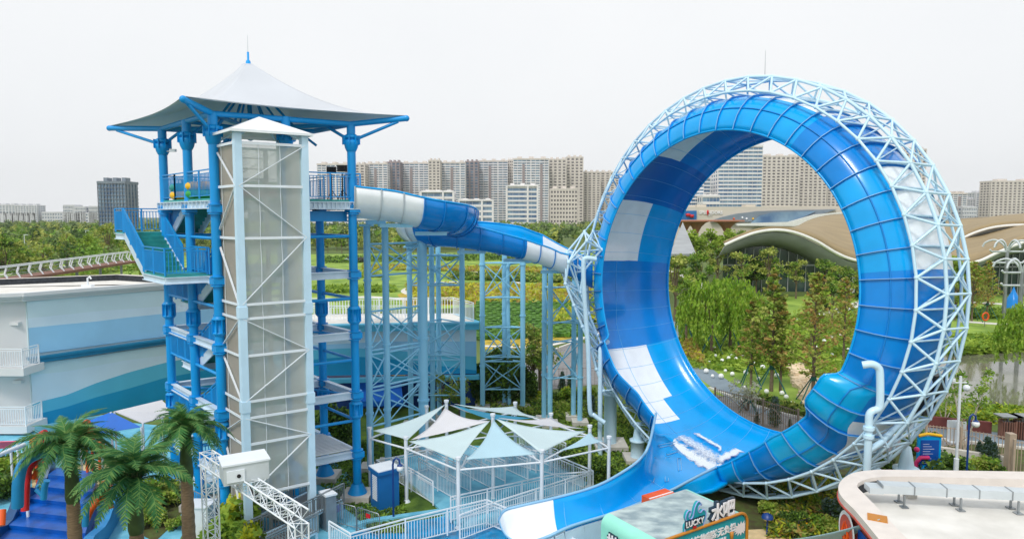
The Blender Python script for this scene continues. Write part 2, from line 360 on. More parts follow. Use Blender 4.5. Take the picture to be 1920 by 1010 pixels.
# ------------------------------------------------------------------ the big loop slide
X0 = [8.90211622, 30.9999999, 9.80669709]; AZ = R(55.016); TL = R(-2.656)
RC = Vector(X0); RA = Vector((math.sin(AZ) * math.cos(TL), math.cos(AZ) * math.cos(TL), math.sin(TL)))
RH = Vector((math.cos(AZ), -math.sin(AZ), 0)); RV = RH.cross(RA); RV = RV if RV.z > 0 else -RV
def ring(t, w, r):
    t = R(t); return RC + RA * w + (RH * math.cos(t) + RV * math.sin(t)) * r
PROF = [(0, 7.05), (.03, 7.3), (.12, 7.65), (.3, 8.0), (.6, 8.34), (.95, 8.56), (1.4, 8.68), (1.9, 8.74), (2.4, 8.76), (2.9, 8.74), (3.5, 8.68), (4.1, 8.52), (4.7, 8.3), (5.2, 7.98), (5.5, 7.7), (5.63, 7.43)]
def sstep(a, b, x):
    t = max(0, min(1, (x - a) / (b - a))); return t * t * (3 - 2 * t)
def prof(t, j):
    w, r = PROF[j]; t = t % 360
    # raised housing on the right-hand lip
    k = sstep(337, 334.5, t) * sstep(317, 325, t)
    f = 1 - sstep(1.2, 2.6, w)
    r -= .32 * k * f; w -= .55 * k * f
    # step in the left lip
    k = sstep(207, 208.5, t) * sstep(236, 222, t); w -= .34 * k * f; r += .1 * k * f
    # pocket where the feeder flume enters on the left
    if w < 1.4 and 236 < t < 302: r += float(np.interp(t, [236, 250, 278, 285, 292, 302], [0, .25, 1.08, .66, .32, 0])) * (1 - w / 1.4)
    k = sstep(168, 174, t) * sstep(199, 191, t) * sstep(.3, 1.2, w) * sstep(3.6, 2.8, w); r -= .26 * k
    return w, r
def lip_at(px, py, t0, t1, w=0, r=7.05):
    return min(np.arange(t0, t1, .25), key=lambda t: (proj(ring(t, w, r))[0] - px) ** 2 + (proj(ring(t, w, r))[1] - py) ** 2)
T1 = round(float(lip_at(1216, 789, 215, 250)) / 1.25) * 1.25; T2 = 277.5
loop = thing('loop_slide', 'giant blue and white vertical loop water slide inside a round pale blue truss', 'water slide', (RC.x, RC.y, 0))
GEL = ['gel_azure', 'gel_blue', 'gel_deep', 'gel_cyan', 'white_gel']
def ring_col(t, j):
    t = t % 360; w = (PROF[j][0] + PROF[j + 1][0]) / 2; front = w < 2.4
    lip = w < 1.1
    if 90 < t < 306 and w > 1.1:                     # mostly seen from inside
        if t < 99: return 1
        if t < 131: return 4 if w < 4.0 else 1
        if t < 151: return 2
        if t < 175: return 4 if w < 4.0 else 0
        if t < 209: return 1
        if t < 231: return 4 if w < 3.9 else 0
        if t < 241: return 4 if w < 3.4 else 0
        return 0
    if 90 < t < 306 and w <= 1.1:
        if t > 285: return 1 if t < 299 else 3
        return 0 if t < 200 else (1 if t < 250 else 0)
    if lip or (t > 306 and t < 352 and w < 1.1):
        if t < 36 and t >= 9: return 0
        if t < 57 and t >= 36: return 1
        if 57 <= t: 
            if t <= 90: return 0
        if t < 9 or t > 338: return 1
        if t > 322: return 3
        if t > 314: return 1
        if t > 299: return 3
        return 1
    # far floor seen from outside on the right
    if 57 <= t <= 90: return 4 if t < 80 else 1
    if 36 <= t < 57: return 1
    if 9 <= t < 36: return 4
    if t < 9 or t > 326: return 1
    return 4
NT = 288; rows = []; ts = [i * 360 / NT for i in range(NT + 1)]
sh = MB(); nb = len(PROF); base = 0
idx = {}
for i in range(NT):
    for j in range(nb):
        w, r = prof(ts[i], j); idx[i, j] = len(sh.v); sh.v.append(tuple(ring(ts[i], w, r)))
for i in range(NT):
    tm = ts[i] + 180 / NT
    for j in range(nb - 1):
        if T1 < tm < T2 and PROF[j + 1][0] <= 1.41: continue     # open towards the run-out
        if 173 < tm < 186 and False: continue
        i2 = (i + 1) % NT
        sh.f.append((idx[i, j], idx[i, j + 1], idx[i2, j + 1], idx[i2, j])); sh.m.append(ring_col(tm, j)); sh.sm.append(True)
shell = solid(sh.build('channel_shell', GEL, loop), .05, 0)
# edge trims, flanges and seams
e = MB(); 
for jj in (0, nb - 1):
    run = []
    for i in range(NT + 1):
        t = ts[i % NT]
        if jj == 0 and T1 < t < T2:
            if len(run) > 1: e.path(run, .05, 6)
            run = []; continue
        w, r = prof(t, jj); run.append(ring(t, w, r))
    e.path(run, .05, 6)
e.build('edge_trim', 'gel_azure', loop)
nor = lambda j: Vector((PROF[min(j + 1, nb - 1)][0] - PROF[max(j - 1, 0)][0], PROF[min(j + 1, nb - 1)][1] - PROF[max(j - 1, 0)][1], 0)).normalized()
def ringoff(t, j, d):
    n = nor(j); w, r = prof(t, j); return ring(t, w - n.y * d, r + n.x * d)
for k in range(48):
    t = -.75 + 7.5 * k; fl = MB(); ed = MB()
    js = [j for j in range(nb) if not (T1 < t % 360 < T2 and PROF[j][0] < 1.4)]
    for a, b in zip(js[:-1], js[1:]):
        A = [ringoff(t, a, .0), ringoff(t, a, .09), ringoff(t, b, .09), ringoff(t, b, .0)]; dt = (ring(t + .3, 1, 8) - ring(t - .3, 1, 8)).normalized() * .02
        fl.add([p - dt for p in A] + [p + dt for p in A], [(0, 1, 2, 3), (7, 6, 5, 4), (1, 5, 6, 2), (0, 3, 7, 4)], 0)
        q = [ringoff(t, a, .10), ringoff(t, b, .10)]; ed.beam(q[0], q[1], .035, .02, up=tuple(dt))
    ed.build('flange_edging', 'flange_edge', fl.build('panel_flange', 'flange', loop))
e = MB()
for j in (3,):
    pts = [ringoff(t, j, .05) for t in range(-70, 140, 3)]
    e.path(pts, .028, 5)
se = MB()
for k in range(8, 41):
    t = -.75 + 7.5 * k
    pts = [ringoff(t, j, -.03) for j in range(1, nb) if not (T1 < t < T2 and PROF[j][0] < 1.4)]
    se.path(pts, .010, 4, cap=False)
se.path([ringoff(t, 8, -.035) for t in range(175, 285, 4)], .012, 4, cap=False)
e.build('long_seam', 'flange', loop); se.build('panel_seams', 'gel_seam', loop)
# run-out chute towards the splash pool
NU, NV = 40, 24
E0p = [ring(T1, 0, 7.05)] + [G(x, y, z) for x, y, z in [(1217, 832, 3.3), (1200, 860, 2.75), (1166, 885, 2.4), (1119, 910, 2.15), (1056, 929, 1.95), (978, 947, 1.8), (947, 956, 1.6), (936, 972, 1.2)]]
E1p = [ring(T2, *prof(T2, 0))] + [G(x, y, z) for x, y, z in [(1318, 887, 1.66), (1291, 901, 1.6), (1252, 921, 1.6), (1165, 956, 1.7), (1075, 984, 1.75), (1030, 1004, 1.55), (1000, 1015, 1.2), (985, 1020, .9)]]
def resample(P, n):
    Q = smooth_path(P, 8); return [Q[int(round(i * (len(Q) - 1) / n))] for i in range(n + 1)]
E0 = resample(E0p, NU); E1 = resample(E1p, NU); S0 = []
for k in range(NV + 1):
    v = k / NV; t = T1 + (T2 - T1) * max(0, min(1, (v - .2) / .6)); q = min(1, min(v, 1 - v) / .2)
    qi = q * 6; a = int(min(5, qi)); fr = qi - a; w = PROF[a][0] * (1 - fr) + PROF[a + 1][0] * fr; r = prof(t, a)[1] * (1 - fr) + prof(t, a + 1)[1] * fr
    S0.append(ring(t, w, r))
rows = []
for i in range(NU + 1):
    u = i / NU; bl = 1 - sstep(0, .45, u); row = []
    dep = 1.25 - .35 * sstep(.5, 1, u)
    for k in range(NV + 1):
        v = k / NV; base_ = E0[i].lerp(E1[i], v); U = base_ - Vector((0, 0, max(.1, base_.z - (1.02 - .3 * sstep(.55, 1, u))) * (1 - abs(2 * v - 1) ** 3)))
        off = S0[k] - E0[0].lerp(E1[0], v)
        row.append(U * (1 - bl) + (base_ + off) * bl)
    rows.append(row)
CH = rows
def chute_pt(px, py):
    v = min((q for r in CH[:24] for q in r), key=lambda q: (proj(q)[0] - px) ** 2 + (proj(q)[1] - py) ** 2); return G(px, py, v.z + .035)
su = [i for i in range(NU + 1) if proj(E0[i])[0] <= 1056][0]
sm_ = MB().grid(rows, mf=lambda i, k: 1 if i >= su else 0)
solid(sm_.build('run_out_chute', ['gel_azure', 'white_gel'], loop), .05, 0)
e = MB()
e.path(E0, .06, 6); e.path(E1, .06, 6); e.path(rows[-1], .05, 6)
e.build('chute_rim', 'flange_edge', loop)
e = MB()
for i in (9, 15, 20, 25): e.path([p + Vector((0, 0, .035)) for p in rows[i]], .013, 4, cap=False)
e.path([rows[i][NV // 2 - 4] + Vector((0, 0, .035)) for i in range(8, su)], .011, 4, cap=False)
e.build('chute_seams', 'gel_seam', loop)
for q4 in ([(1234, 834), (1269, 827), (1272, 831), (1237, 838)], [(1247, 847), (1269, 842), (1272, 846), (1251, 852)], [(1270, 859), (1276, 858), (1278, 881), (1272, 882)], [(1227, 857), (1236, 860), (1225, 904), (1219, 901)], [(1248, 857), (1256, 857), (1253, 901), (1247, 902)]):
    m = MB(); pq = [chute_pt(*q) for q in q4]; m.path(pq + [pq[0]], .018, 4, cap=False); m.build('pad_outline', 'flange_edge', loop)
sk = MB()                                     # pale skirt beam below the near rim
for a, b in zip(E1[18:36:2], E1[20:38:2]): sk.beam(a - Vector((0, 0, .5)), b - Vector((0, 0, .5)), .08, .75)
sk.build('chute_skirt', 'beam_white', loop)
# round space truss
tr = MB(); nd = tr
def tofp(k): return ring(3 + 7.5 * k, 1.14, 9.52)
def tobp(k): return ring(3 + 7.5 * k, 2.75, 9.60)
def tifp(k): return ring(-.75 + 7.5 * k, .5, 8.80)
def tibp(k): return ring(-.75 + 7.5 * k, 3.7, 8.98)
for k in range(48):
    for a, b, r in ((tofp(k), tofp(k + 1), .07), (tobp(k), tobp(k + 1), .07), (tifp(k), tifp(k + 1), .06), (tibp(k), tibp(k + 1), .055),
                    (tofp(k), tobp(k), .05), (tofp(k), tifp(k), .052), (tofp(k), tifp(k + 1), .052), (tobp(k), tibp(k), .048), (tobp(k), tibp(k + 1), .048), (tofp(k), tobp(k + 1), .05), (tifp(k), tibp(k), .04), (tobp(k), tofp(k + 1), .035), (tifp(k), tibp(k + 1), .035)):
        tr.tube(a, b, r, 6, cap=False)
    for p in (tofp(k), tobp(k), tifp(k), tibp(k)): nd.ball(p, .085, 5)
tr.build('round_truss', 'pale_blue', loop)
# twisted transition truss where the feeder flume meets the loop (left)
tr = MB(); rnd = random.Random(4)
tn = []
for k in range(8):
    y = 452 + k * 40; x = [1100, 1066, 1060, 1076, 1092, 1108, 1118, 1132][k]; tn.append((AT(x, y, 36.2), AT(x + 28, y + 16, 36.9), AT(x - 4, y - 18, 39.6)))
for k in range(8):
    for i in range(3):
        tr.tube(tn[k][i], tn[k][(i + 1) % 3], .055, 6, cap=False); tr.ball(tn[k][i], .11, 5)
        if k < 7: tr.tube(tn[k][i], tn[k + 1][i], .065, 6, cap=False); tr.tube(tn[k][i], tn[k + 1][(i + 1) % 3], .055, 6, cap=False)
near = [tofp(k) for k in range(19, 31)] + [tifp(k) for k in range(19, 31)] + [tobp(k) for k in range(19, 31)]
for k in range(8):
    for i in (0, 1, 2):
        for q in sorted(near, key=lambda v: (v - tn[k][i]).length)[:2 if i else 1]:
            if (q - tn[k][i]).length < 4.5: tr.tube(tn[k][i], q, .045, 6, cap=False)
    if k < 7:
        c0 = (tn[k][0] + tn[k][1] + tn[k][2]) / 3; tr.tube(c0, tn[k + 1][1], .04, 6, cap=False); tr.tube(c0, tn[k][0], .04, 6, cap=False); tr.tube(c0, tn[k][2], .04, 6, cap=False)
tr.build('side_truss', 'pale_blue', loop)
# pedestals and pipes
def pedestal(px, py, Y, ztop, r, foot=.9):
    p = AT(px, py, Y); m = MB(); m.lathe((p.x, p.y, 0), [(r * 1.05, .25), (r, .35), (r, ztop - .12), (r * 1.2, ztop - .1), (r * 1.2, ztop), (.01, ztop)], 18)
    m.lathe((p.x, p.y, ztop), [(r * .75, 0), (r * .55, .5), (r * .35, .9), (.02, .95)], 14)
    o = m.build('pedestal', 'pale_blue', loop)
    MB().box((p.x - foot, p.y - foot, 0), (p.x + foot, p.y + foot, .28)).build('footing', 'concrete', o); return p
pedestal(1700, 850, 27.6, 2.6, .42); pedestal(1645, 868, 25.9, 2.3, .42); pedestal(1144, 800, 37.7, 3.1, .36); pedestal(1196, 800, 35.4, 1.2, .36, .7)
pm_ = MB()
pp = [AT(1617, 684, 24.4), AT(1634, 682, 24.3), AT(1646, 688, 24.3), AT(1650, 702, 24.3), AT(1650, 755, 24.3), AT(1646, 766, 24.3), AT(1636, 770, 24.3), AT(1630, 778, 24.3), AT(1629, 800, 24.3)]
q = pp[-1]; pm_.path(smooth_path(pp, 4) + [Vector((q.x, q.y, .05))], .135, 12)
pm_.tube(q + Vector((0, 0, -.1)), q + Vector((0, 0, .02)), .2, 12); pm_.tube(q + Vector((0, 0, -.4)), q + Vector((0, 0, -.28)), .2, 12)
pm_.path([q + Vector((0, 0, -.9)), q + Vector((.8, .7, -.85)), q + Vector((2.2, 1.8, -.4))], .12, 10)
pm_.build('water_pipe', 'pale_blue', loop)
pm_ = MB()
pp = [AT(1118, 486, 35.6), AT(1100, 484, 35.6), AT(1094, 494, 35.6), AT(1096, 560, 35.6), AT(1103, 660, 35.6), AT(1106, 765, 35.6), AT(1114, 778, 35.6), AT(1134, 792, 35.4)]
pm_.path(smooth_path(pp, 4), .125, 10)
pm_.build('feed_pipe', 'pale_blue', loop)
pm_ = MB(); p = AT(1127, 650, 36.2); pm_.path([AT(1140, 640, 36.6), AT(1128, 644, 36.3), AT(1126, 655, 36.2), Vector((p.x, p.y, .05))], .13, 10)
pm_.build('drain_pipe', 'pale_blue', loop)
pm_ = MB()
for a in ((1710, 552, 1722, 552), (1722, 552, 1724, 572), (1728, 549, 1742, 551), (1742, 551, 1744, 570), (1724, 572, 1742, 570)):
    pm_.tube(AT(a[0], a[1], 28.4), AT(a[2], a[3], 28.4), .03, 6)
pm_.build('spray_pipe', 'white_metal', loop)
pm_ = MB()
for px, py in ((1752, 720), (1731, 755)):
    p = AT(px, py, 29.0); pm_.obox(p, (.32, .1, 0), (-.1, .32, 0), (0, 0, .45))
pm_.build('floodlight_box', 'black', loop)
# the lightning rod above the loop
p = ring(84, 2, 9.6); lr = MB(); lr.tube(p, p + Vector((0, 0, 1.2)), .014, 6, r2=.006); lr.build('lightning_rod', 'steel', loop)
# foam of the water in the loop's trough: a thin sheet just above the floor
def ring_at(px, py, t0=200, t1=330):
    best = None
    for t in np.arange(t0, t1, 1.0):
        for w in np.arange(1.0, 5.2, .15):
            j = max(i for i in range(nb - 1) if PROF[i][0] <= w); f = (w - PROF[j][0]) / (PROF[j + 1][0] - PROF[j][0]); r = PROF[j][1] * (1 - f) + PROF[j + 1][1] * f
            x, y = proj(ring(t, w, r)); d = (x - px) ** 2 + (y - py) ** 2
            if best is None or d < best[0]: best = (d, t, w, r)
    return best
fm = bpy.data.materials.new('foam'); fm.use_nodes = True; n = fm.node_tree; b = n.nodes['Principled BSDF']; b.inputs['Base Color'].default_value = (.86, .9, .93, 1); b.inputs['Roughness'].default_value = .5
ge = n.nodes.new('ShaderNodeNewGeometry'); mp = n.nodes.new('ShaderNodeMapping'); mp.inputs['Scale'].default_value = (1.6, 1.6, 1.6); nz = n.nodes.new('ShaderNodeTexNoise'); nz.inputs['Scale'].default_value = 4.5; nz.inputs['Detail'].default_value = 12; nz.inputs['Roughness'].default_value = .75
at = n.nodes.new('ShaderNodeAttribute'); at.attribute_name = 'cover'; ad = n.nodes.new('ShaderNodeMath'); ad.operation = 'ADD'; rp = n.nodes.new('ShaderNodeValToRGB'); rp.color_ramp.elements[0].position = .78; rp.color_ramp.elements[1].position = 1.06
rp.color_ramp.elements[0].position = .68; rp.color_ramp.elements[1].position = 1.2
n.links.new(ge.outputs['Position'], mp.inputs[0]); n.links.new(mp.outputs[0], nz.inputs['Vector']); n.links.new(nz.outputs['Fac'], ad.inputs[0]); n.links.new(at.outputs['Fac'], ad.inputs[1]); n.links.new(ad.outputs[0], rp.inputs[0]); n.links.new(rp.outputs[0], b.inputs['Alpha'])
M['foam'] = fm
def floor_pt(px, py):
    z = 1.15
    for _ in range(6):
        p = G(px, py, z); h_ = (p - RC).dot(RH); z = max(1.14, RC.z - math.sqrt(max(1, 8.74 ** 2 - h_ * h_)) + .09)
    return G(px, py, z)
fo = MB(); cv = []
for pts, wd, st in (([(1212, 786), (1232, 805), (1262, 830), (1300, 855), (1340, 876), (1362, 884)], (8, 17), .62), ([(1338, 868), (1362, 854), (1392, 840), (1412, 830)], (10, 8), .6), ([(1255, 805), (1290, 826), (1330, 850), (1352, 868)], (11, 14), .42),
                   ([(1228, 792), (1262, 801), (1300, 806)], (4, 4), .5), ([(1270, 792), (1330, 826), (1350, 838), (1345, 846)], (4, 4), .5), ([(1285, 842), (1320, 850), (1372, 872)], (16, 20), .36), ([(1300, 800), (1318, 818)], (3.5, 3.5), .5)):
    P = smooth_path([(x, y, 0) for x, y in pts], 8); rows = []; K = 10; n = len(P) - 1
    for i, c in enumerate(P):
        t = (P[min(i + 1, n)] - P[max(i - 1, 0)]).normalized(); w_ = (wd[0] + (wd[1] - wd[0]) * i / n) * (1 + .25 * math.sin(i * 1.7)); e_ = min(1, min(i, n - i) / 5); row = []
        for k in range(K + 1):
            s_ = (k / K - .5) * 2; row.append(floor_pt(c.x - t.y * w_ * s_, c.y + t.x * w_ * s_)); cv.append((1 - abs(s_) ** 1.6) * st * e_)
        rows.append(row)
    fo.grid(rows)
fo_o = fo.build('white_water', 'foam'); tag(fo_o, kind='stuff')
a_ = fo_o.data.attributes.new('cover', 'FLOAT', 'POINT'); a_.data.foreach_set('value', cv)
# ------------------------------------------------------------------ the feeder flume from the tower to the loop
def flume(path, cols, name, parent, hw=1.15, hh=1.35):
    P = smooth_path([p[:3] for p in path], 8); bank = []
    for i in range(len(P)):
        f = i / 8; a = min(int(f), len(path) - 2); bank.append(path[a][3] + (path[a + 1][3] - path[a][3]) * min(1, f - a))
    rows = []; prs = []
    for i, p in enumerate(P):
        t = (P[min(i + 1, len(P) - 1)] - P[max(i - 1, 0)]); t.z = 0; t.normalize(); s_ = Vector((t.y, -t.x, 0)); row = []     # s_: right-hand side when looking along the flume
        for k in range(17):
            a = -math.pi * .5 + math.pi * k / 16; x = math.sin(a) * hw; z = hh * (1 - abs(math.cos(a)) ** .8)
            row.append(p + s_ * x + Vector((0, 0, z - x / hw * bank[i])))
        rows.append(row)
    m = MB(); 
    def mf(i, k): return cols(i / (len(P) - 1), k)
    m.grid(rows, mf=mf)
    o = solid(m.build(name, GEL, parent), .05, 0)
    if True:
        for i in range(0, len(P), 5):
            f = MB(); mm = int(cols(min(.999, i / (len(P) - 1)), 4) == 4)
            rr = [q + (q - (P[i] + Vector((0, 0, hh)))).normalized() * .06 for q in rows[i]]
            f.path(rr, .03, 5); f.build('flume_flange', ['flange', 'galv'][mm], o)
    f = MB(); f.path([r[0] for r in rows], .05, 6); f.path([r[-1] for r in rows], .05, 6)
    f.build('flume_rim', 'gel_azure', o)
    return o, rows, P
fl_ = thing('feeder_flume', 'open blue and white flume curling down from the stair tower to the loop', 'water slide', (-3, 34, 0))
fp = [(-7.3, 31.3, 12.95, 0), (-5.6, 31.9, 12.75, 0), (-4.4, 32.4, 12.45, 0), (-3.3, 33.3, 12.2, 0), (-2.95, 34.9, 12.0, 0), (-3.1, 36.9, 11.85, 0), (-3.7, 38.6, 11.7, 0), (-4.7, 39.6, 11.6, 0), (-5.3, 39.0, 11.55, 0),
      (-5.15, 37.7, 11.5, 0), (-4.1, 36.8, 11.4, 0), (-2.3, 36.9, 11.25, .1), (-.6, 37.3, 10.95, .3), (.9, 37.9, 10.6, .45), (2.2, 38.5, 10.1, .45), (3.5, 38.9, 9.5, .2), (4.6, 38.8, 8.9, 0)]
def fcols(u, k):
    s_ = u * (len(fp) - 1)
    if s_ < 1.8: return 4
    if s_ < 7.6: return 1
    if s_ < 9.6: return 4
    if s_ < 11.3: return 1
    if k > 8: return 4 if 12.5 < s_ < 14.3 else 1
    return 0 if s_ < 14.0 else (4 if s_ < 15.6 else 1)
fo_, frow, fP = flume(fp, fcols, 'flume_shell', fl_)
# lattice support towers under the flume
def support(name, cols, ztops, levels, label, r=.15, thick={}):
    """cols: list of (px, py_base) on the ground; braces between neighbours at the given heights"""
    pts = [G(x, y) for x, y in cols]; c = sum(pts, Vector()) / len(pts)
    t = thing(name, label, 'support tower', (c.x, c.y, 0), 'pale blue towers carrying the flume')
    for i, (p, zt) in enumerate(zip(pts, ztops)):
        m = MB(); rr = thick.get(i, r); m.tube((p.x, p.y, .25), (p.x, p.y, zt), rr, 12)
        for z in np.arange(3.0, zt - .5, 3.4): m.tube((p.x, p.y, z - .05), (p.x, p.y, z + .05), rr * 1.25, 12)
        m.obox((p.x, p.y, zt + .04), (.3, 0, 0), (0, .3, 0), (0, 0, .05))
        cc = m.build('column', 'col_blue', t)
        MB().box((p.x - .5, p.y - .5, 0), (p.x + .5, p.y + .5, .3)).build('footing', 'concrete', cc)
    b = MB(); n = len(pts)
    for i in range(n if n > 2 else 1):
        p, q = pts[i], pts[(i + 1) % n]; f = (i % 2 == 0)
        for z0, z1 in levels:
            b = MB(); A = Vector((p.x, p.y, z0)); B = Vector((q.x, q.y, z0)); A1 = Vector((p.x, p.y, z1)); B1 = Vector((q.x, q.y, z1))
            b.tube(A, B, .05, 6); b.tube(A1, B1, .05, 6); b.tube(A if f else B, B1 if f else A1, .045, 6); b.tube(B if f else A, A1 if f else B1, .035, 6); b.build('bracing', 'col_blue', t)
    m = MB(); m.beam(Vector((pts[0].x, pts[0].y, ztops[0] + .2)), Vector((pts[1].x, pts[1].y, ztops[1] + .2)), .2, .22)
    s_ = Vector((c.x, c.y, 0))
    m.build('saddle_beam', 'col_blue', t); return t
def mk(px, py):          # a column whose foot is hidden: give any point on its foot line
    return (px, py)
L5 = [(2.2, 3.8), (5.2, 6.8), (8.2, 9.6)]; L4 = [(1.6, 3.4), (5.0, 6.6), (8.4, 10.2)]
support('support_tower', [(695, 882), (728, 873), (795, 850)], [12.5, 12.5, 12.1], [(2.3, 4.1), (4.3, 6.0), (6.2, 8.2), (10.0, 11.6)], 'three column pale blue support tower nearest the stair tower', .17, {2: .27})
support('support_tower', [(771, 800), (812, 795), (824, 785), (868, 800)], [11.1, 11.5, 11.4, 11.6], [(2.0, 4.2), (4.5, 6.5), (8.8, 10.6)], 'four column pale blue support tower behind the end of the shade sails', .16)
support('support_tower', [(905, 768), (946, 762), (980, 768)], [11.0, 10.8, 10.5], [(1.4, 3.3), (3.6, 5.6), (7.6, 9.9)], 'three column pale blue support tower left of the elbow pipe', .17)
support('support_tower', [(1020, 790), (1031, 798), (1075, 785), (1087, 796)], [10.0, 9.9, 9.2, 9.0], [(2.9, 5.2), (6.4, 8.6)], 'four column pale blue support tower next to the loop truss', .16)
p = G(955, 765); m = MB(); m.path(smooth_path([AT(1003, 489, p.y - .2), AT(962, 492, p.y), AT(953, 498, p.y), AT(952, 515, p.y)], 4) + [Vector((p.x, p.y, .1))], .13, 10)
t_ = m.build('elbow_pipe', 'col_blue', fl_)
for a in ((-5.4, 31.95, 12.7), (-3.9, 32.9, 12.3), (-2.2, 36.95, 11.2), (.3, 37.7, 10.7), (2.4, 38.6, 10.0), (-5.2, 38.2, 11.5)):
    m = MB(); m.obox((a[0], a[1], a[2] - .14), (.75, .1, 0), (-.02, .12, 0), (0, 0, .09)); m.build('saddle', 'col_blue', fl_)
# ------------------------------------------------------------------ stair tower
c3 = Vector((-11.9, 27.5, 0)); e1 = Vector((.84, .55, 0)).normalized(); e2 = Vector((-.68, .73, 0)).normalized()
def TW(a, b, z=0): return c3 + e1 * a + e2 * b + Vector((0, 0, z))
tw = thing('stair_tower', 'tall blue steel stair tower with a pointed white tent roof', 'tower', TW(2.85, 3.2))
cols = {'C3': (0, 0, 17.1), 'C2': (0, 3.1, 17.1), 'C1': (0, 6.5, 17.0), 'C5': (2.85, 0, 17.15), 'Cr': (5.7, 0, 17.0), 'Cq': (5.7, 3.1, 13.2), 'Cb': (5.7, 6.5, 17.0), 'Cm': (2.85, 6.5, 17.0)}
LV = [2.3, 5.05, 7.8, 10.55, 13.45]
for k, (a, b, zt) in cols.items():
    p = TW(a, b); m = MB(); m.tube((p.x, p.y, .3), (p.x, p.y, zt), .19, 16)
    m.lathe((p.x, p.y, 0), [(.45, .3), (.42, .36), (.23, .75)], 16)
    for z in LV:
        m.tube((p.x, p.y, z - .38), (p.x, p.y, z - .33), .29, 12); m.tube((p.x, p.y, z - .02), (p.x, p.y, z + .03), .29, 12)
        m.obox((p.x, p.y, z - .17), e1 * .24, e2 * .24, (0, 0, .13))
    for z in (7.8 + .75, 4.2): 
        m.lathe((p.x, p.y, z), [(.21, -.4), (.29, -.3), (.29, -.26), (.22, -.24), (.22, .24), (.29, .26), (.29, .3), (.21, .4)], 12)
        for j in range(8):
            q = Vector((math.cos(j * math.pi / 4), math.sin(j * math.pi / 4), 0)); m.obox((p.x + q.x * .26, p.y + q.y * .26, z), q * .05, q.cross(Vector((0, 0, 1))) * .012, (0, 0, .3))
    if zt > 15:
        m.lathe((p.x, p.y, 16.35), [(.21, -.5), (.28, -.35), (.33, -.12), (.33, -.02), (.24, .0), (.24, .06), (.33, .08), (.33, .16), (.22, .25)], 12)
        for j in range(8):
            q = Vector((math.cos(j * math.pi / 4), math.sin(j * math.pi / 4), 0)); m.obox((p.x + q.x * .33, p.y + q.y * .33, 16.35), q * .07, q.cross(Vector((0, 0, 1))) * .015, (0, 0, .2))
    cc = m.build('column', 'tower_blue', tw); MB().box((p.x - .65, p.y - .65, 0), (p.x + .65, p.y + .65, .3)).build('footing', 'concrete', cc)
bw = MB(); bb = MB(); plates = MB()
def pr(a, b, z): 
    return TW(a, b, z)
for z in LV[:-1]:
    for A, B in (((0, 0), (0, 6.5)), ((5.7, 0), (5.7, 6.5)), ((0, 6.5), (5.7, 6.5)), ((3.4, 0), (5.7, 0)), ((2.9, 3.1), (5.7, 3.1))):
        bw.ibeam(pr(*A, z - .17), pr(*B, z - .17), .22, .32)
bw.build('floor_beam', 'beam_white', tw)
for z in (3.7, 6.5, 9.3, 12.1):
    for A, B in (((0, 0), (0, 3.1)), ((0, 3.1), (0, 6.5)), ((5.7, 0), (5.7, 3.1)), ((2.85, 0), (5.7, 0)), ((5.7, 3.1), (5.7, 6.5)), ((0, 6.5), (5.7, 6.5))):
        bb.tube(pr(*A, z), pr(*B, z), .07, 8)
for z in LV[:-1]:
    for A, B in (((5.7, 0), (2.85, 6.5)), ((0, 6.5), (2.85, 3.1))): bb.tube(pr(*A, z - .2), pr(*B, z - .2), .05, 8)
bb.build('brace_pipe', 'tower_blue', tw)
# top platform
m = MB(); z = 13.72
m.prism([TW(-.1, -.1), TW(6.0, -.1), TW(6.0, 6.7), TW(-.1, 6.7)], z - .08, z)
m.build('platform_deck', 'tread', tw)
m = MB()
for A, B in (((-.15, 0), (2.0, 0)), ((3.3, -.15), (6.05, -.15)), ((6.05, -.15), (6.05, 6.8)), ((-.15, 0), (-.15, 6.8)), ((-.15, 6.8), (6.05, 6.8))):
    m.ibeam(pr(*A, z - .26), pr(*B, z - .26), .2, .34); n = 14
    for k in range(n + 1):
        q = Vector(pr(*A, z - .26)).lerp(Vector(pr(*B, z - .26)), k / n); d = (TW(*B) - TW(*A)).normalized(); m.obox(q, d * .012, d.cross(Vector((0, 0, 1))) * .1, (0, 0, .14))
m.build('platform_beam', 'beam_white', tw)
m = MB(); m.prism([TW(3.6, .3), TW(5.6, .3), TW(5.6, 6.2), TW(3.6, 6.2)], z - .95, z - .5); m.build('platform_girder', 'tower_blue', tw)
for pl in ([(-.1, -.1), (-.1, 4.6)], [(-.1, 4.6), (-.1, 6.7), (6, 6.7), (6, 3.2)], [(3.3, -.15), (6.0, -.15), (6.0, 1.2)]):
    m = MB(); railing(m, [TW(a, b, z) for a, b in pl], 1.15, .15, .013, 1.4); m.build('platform_railing', 'rail_blue', tw)
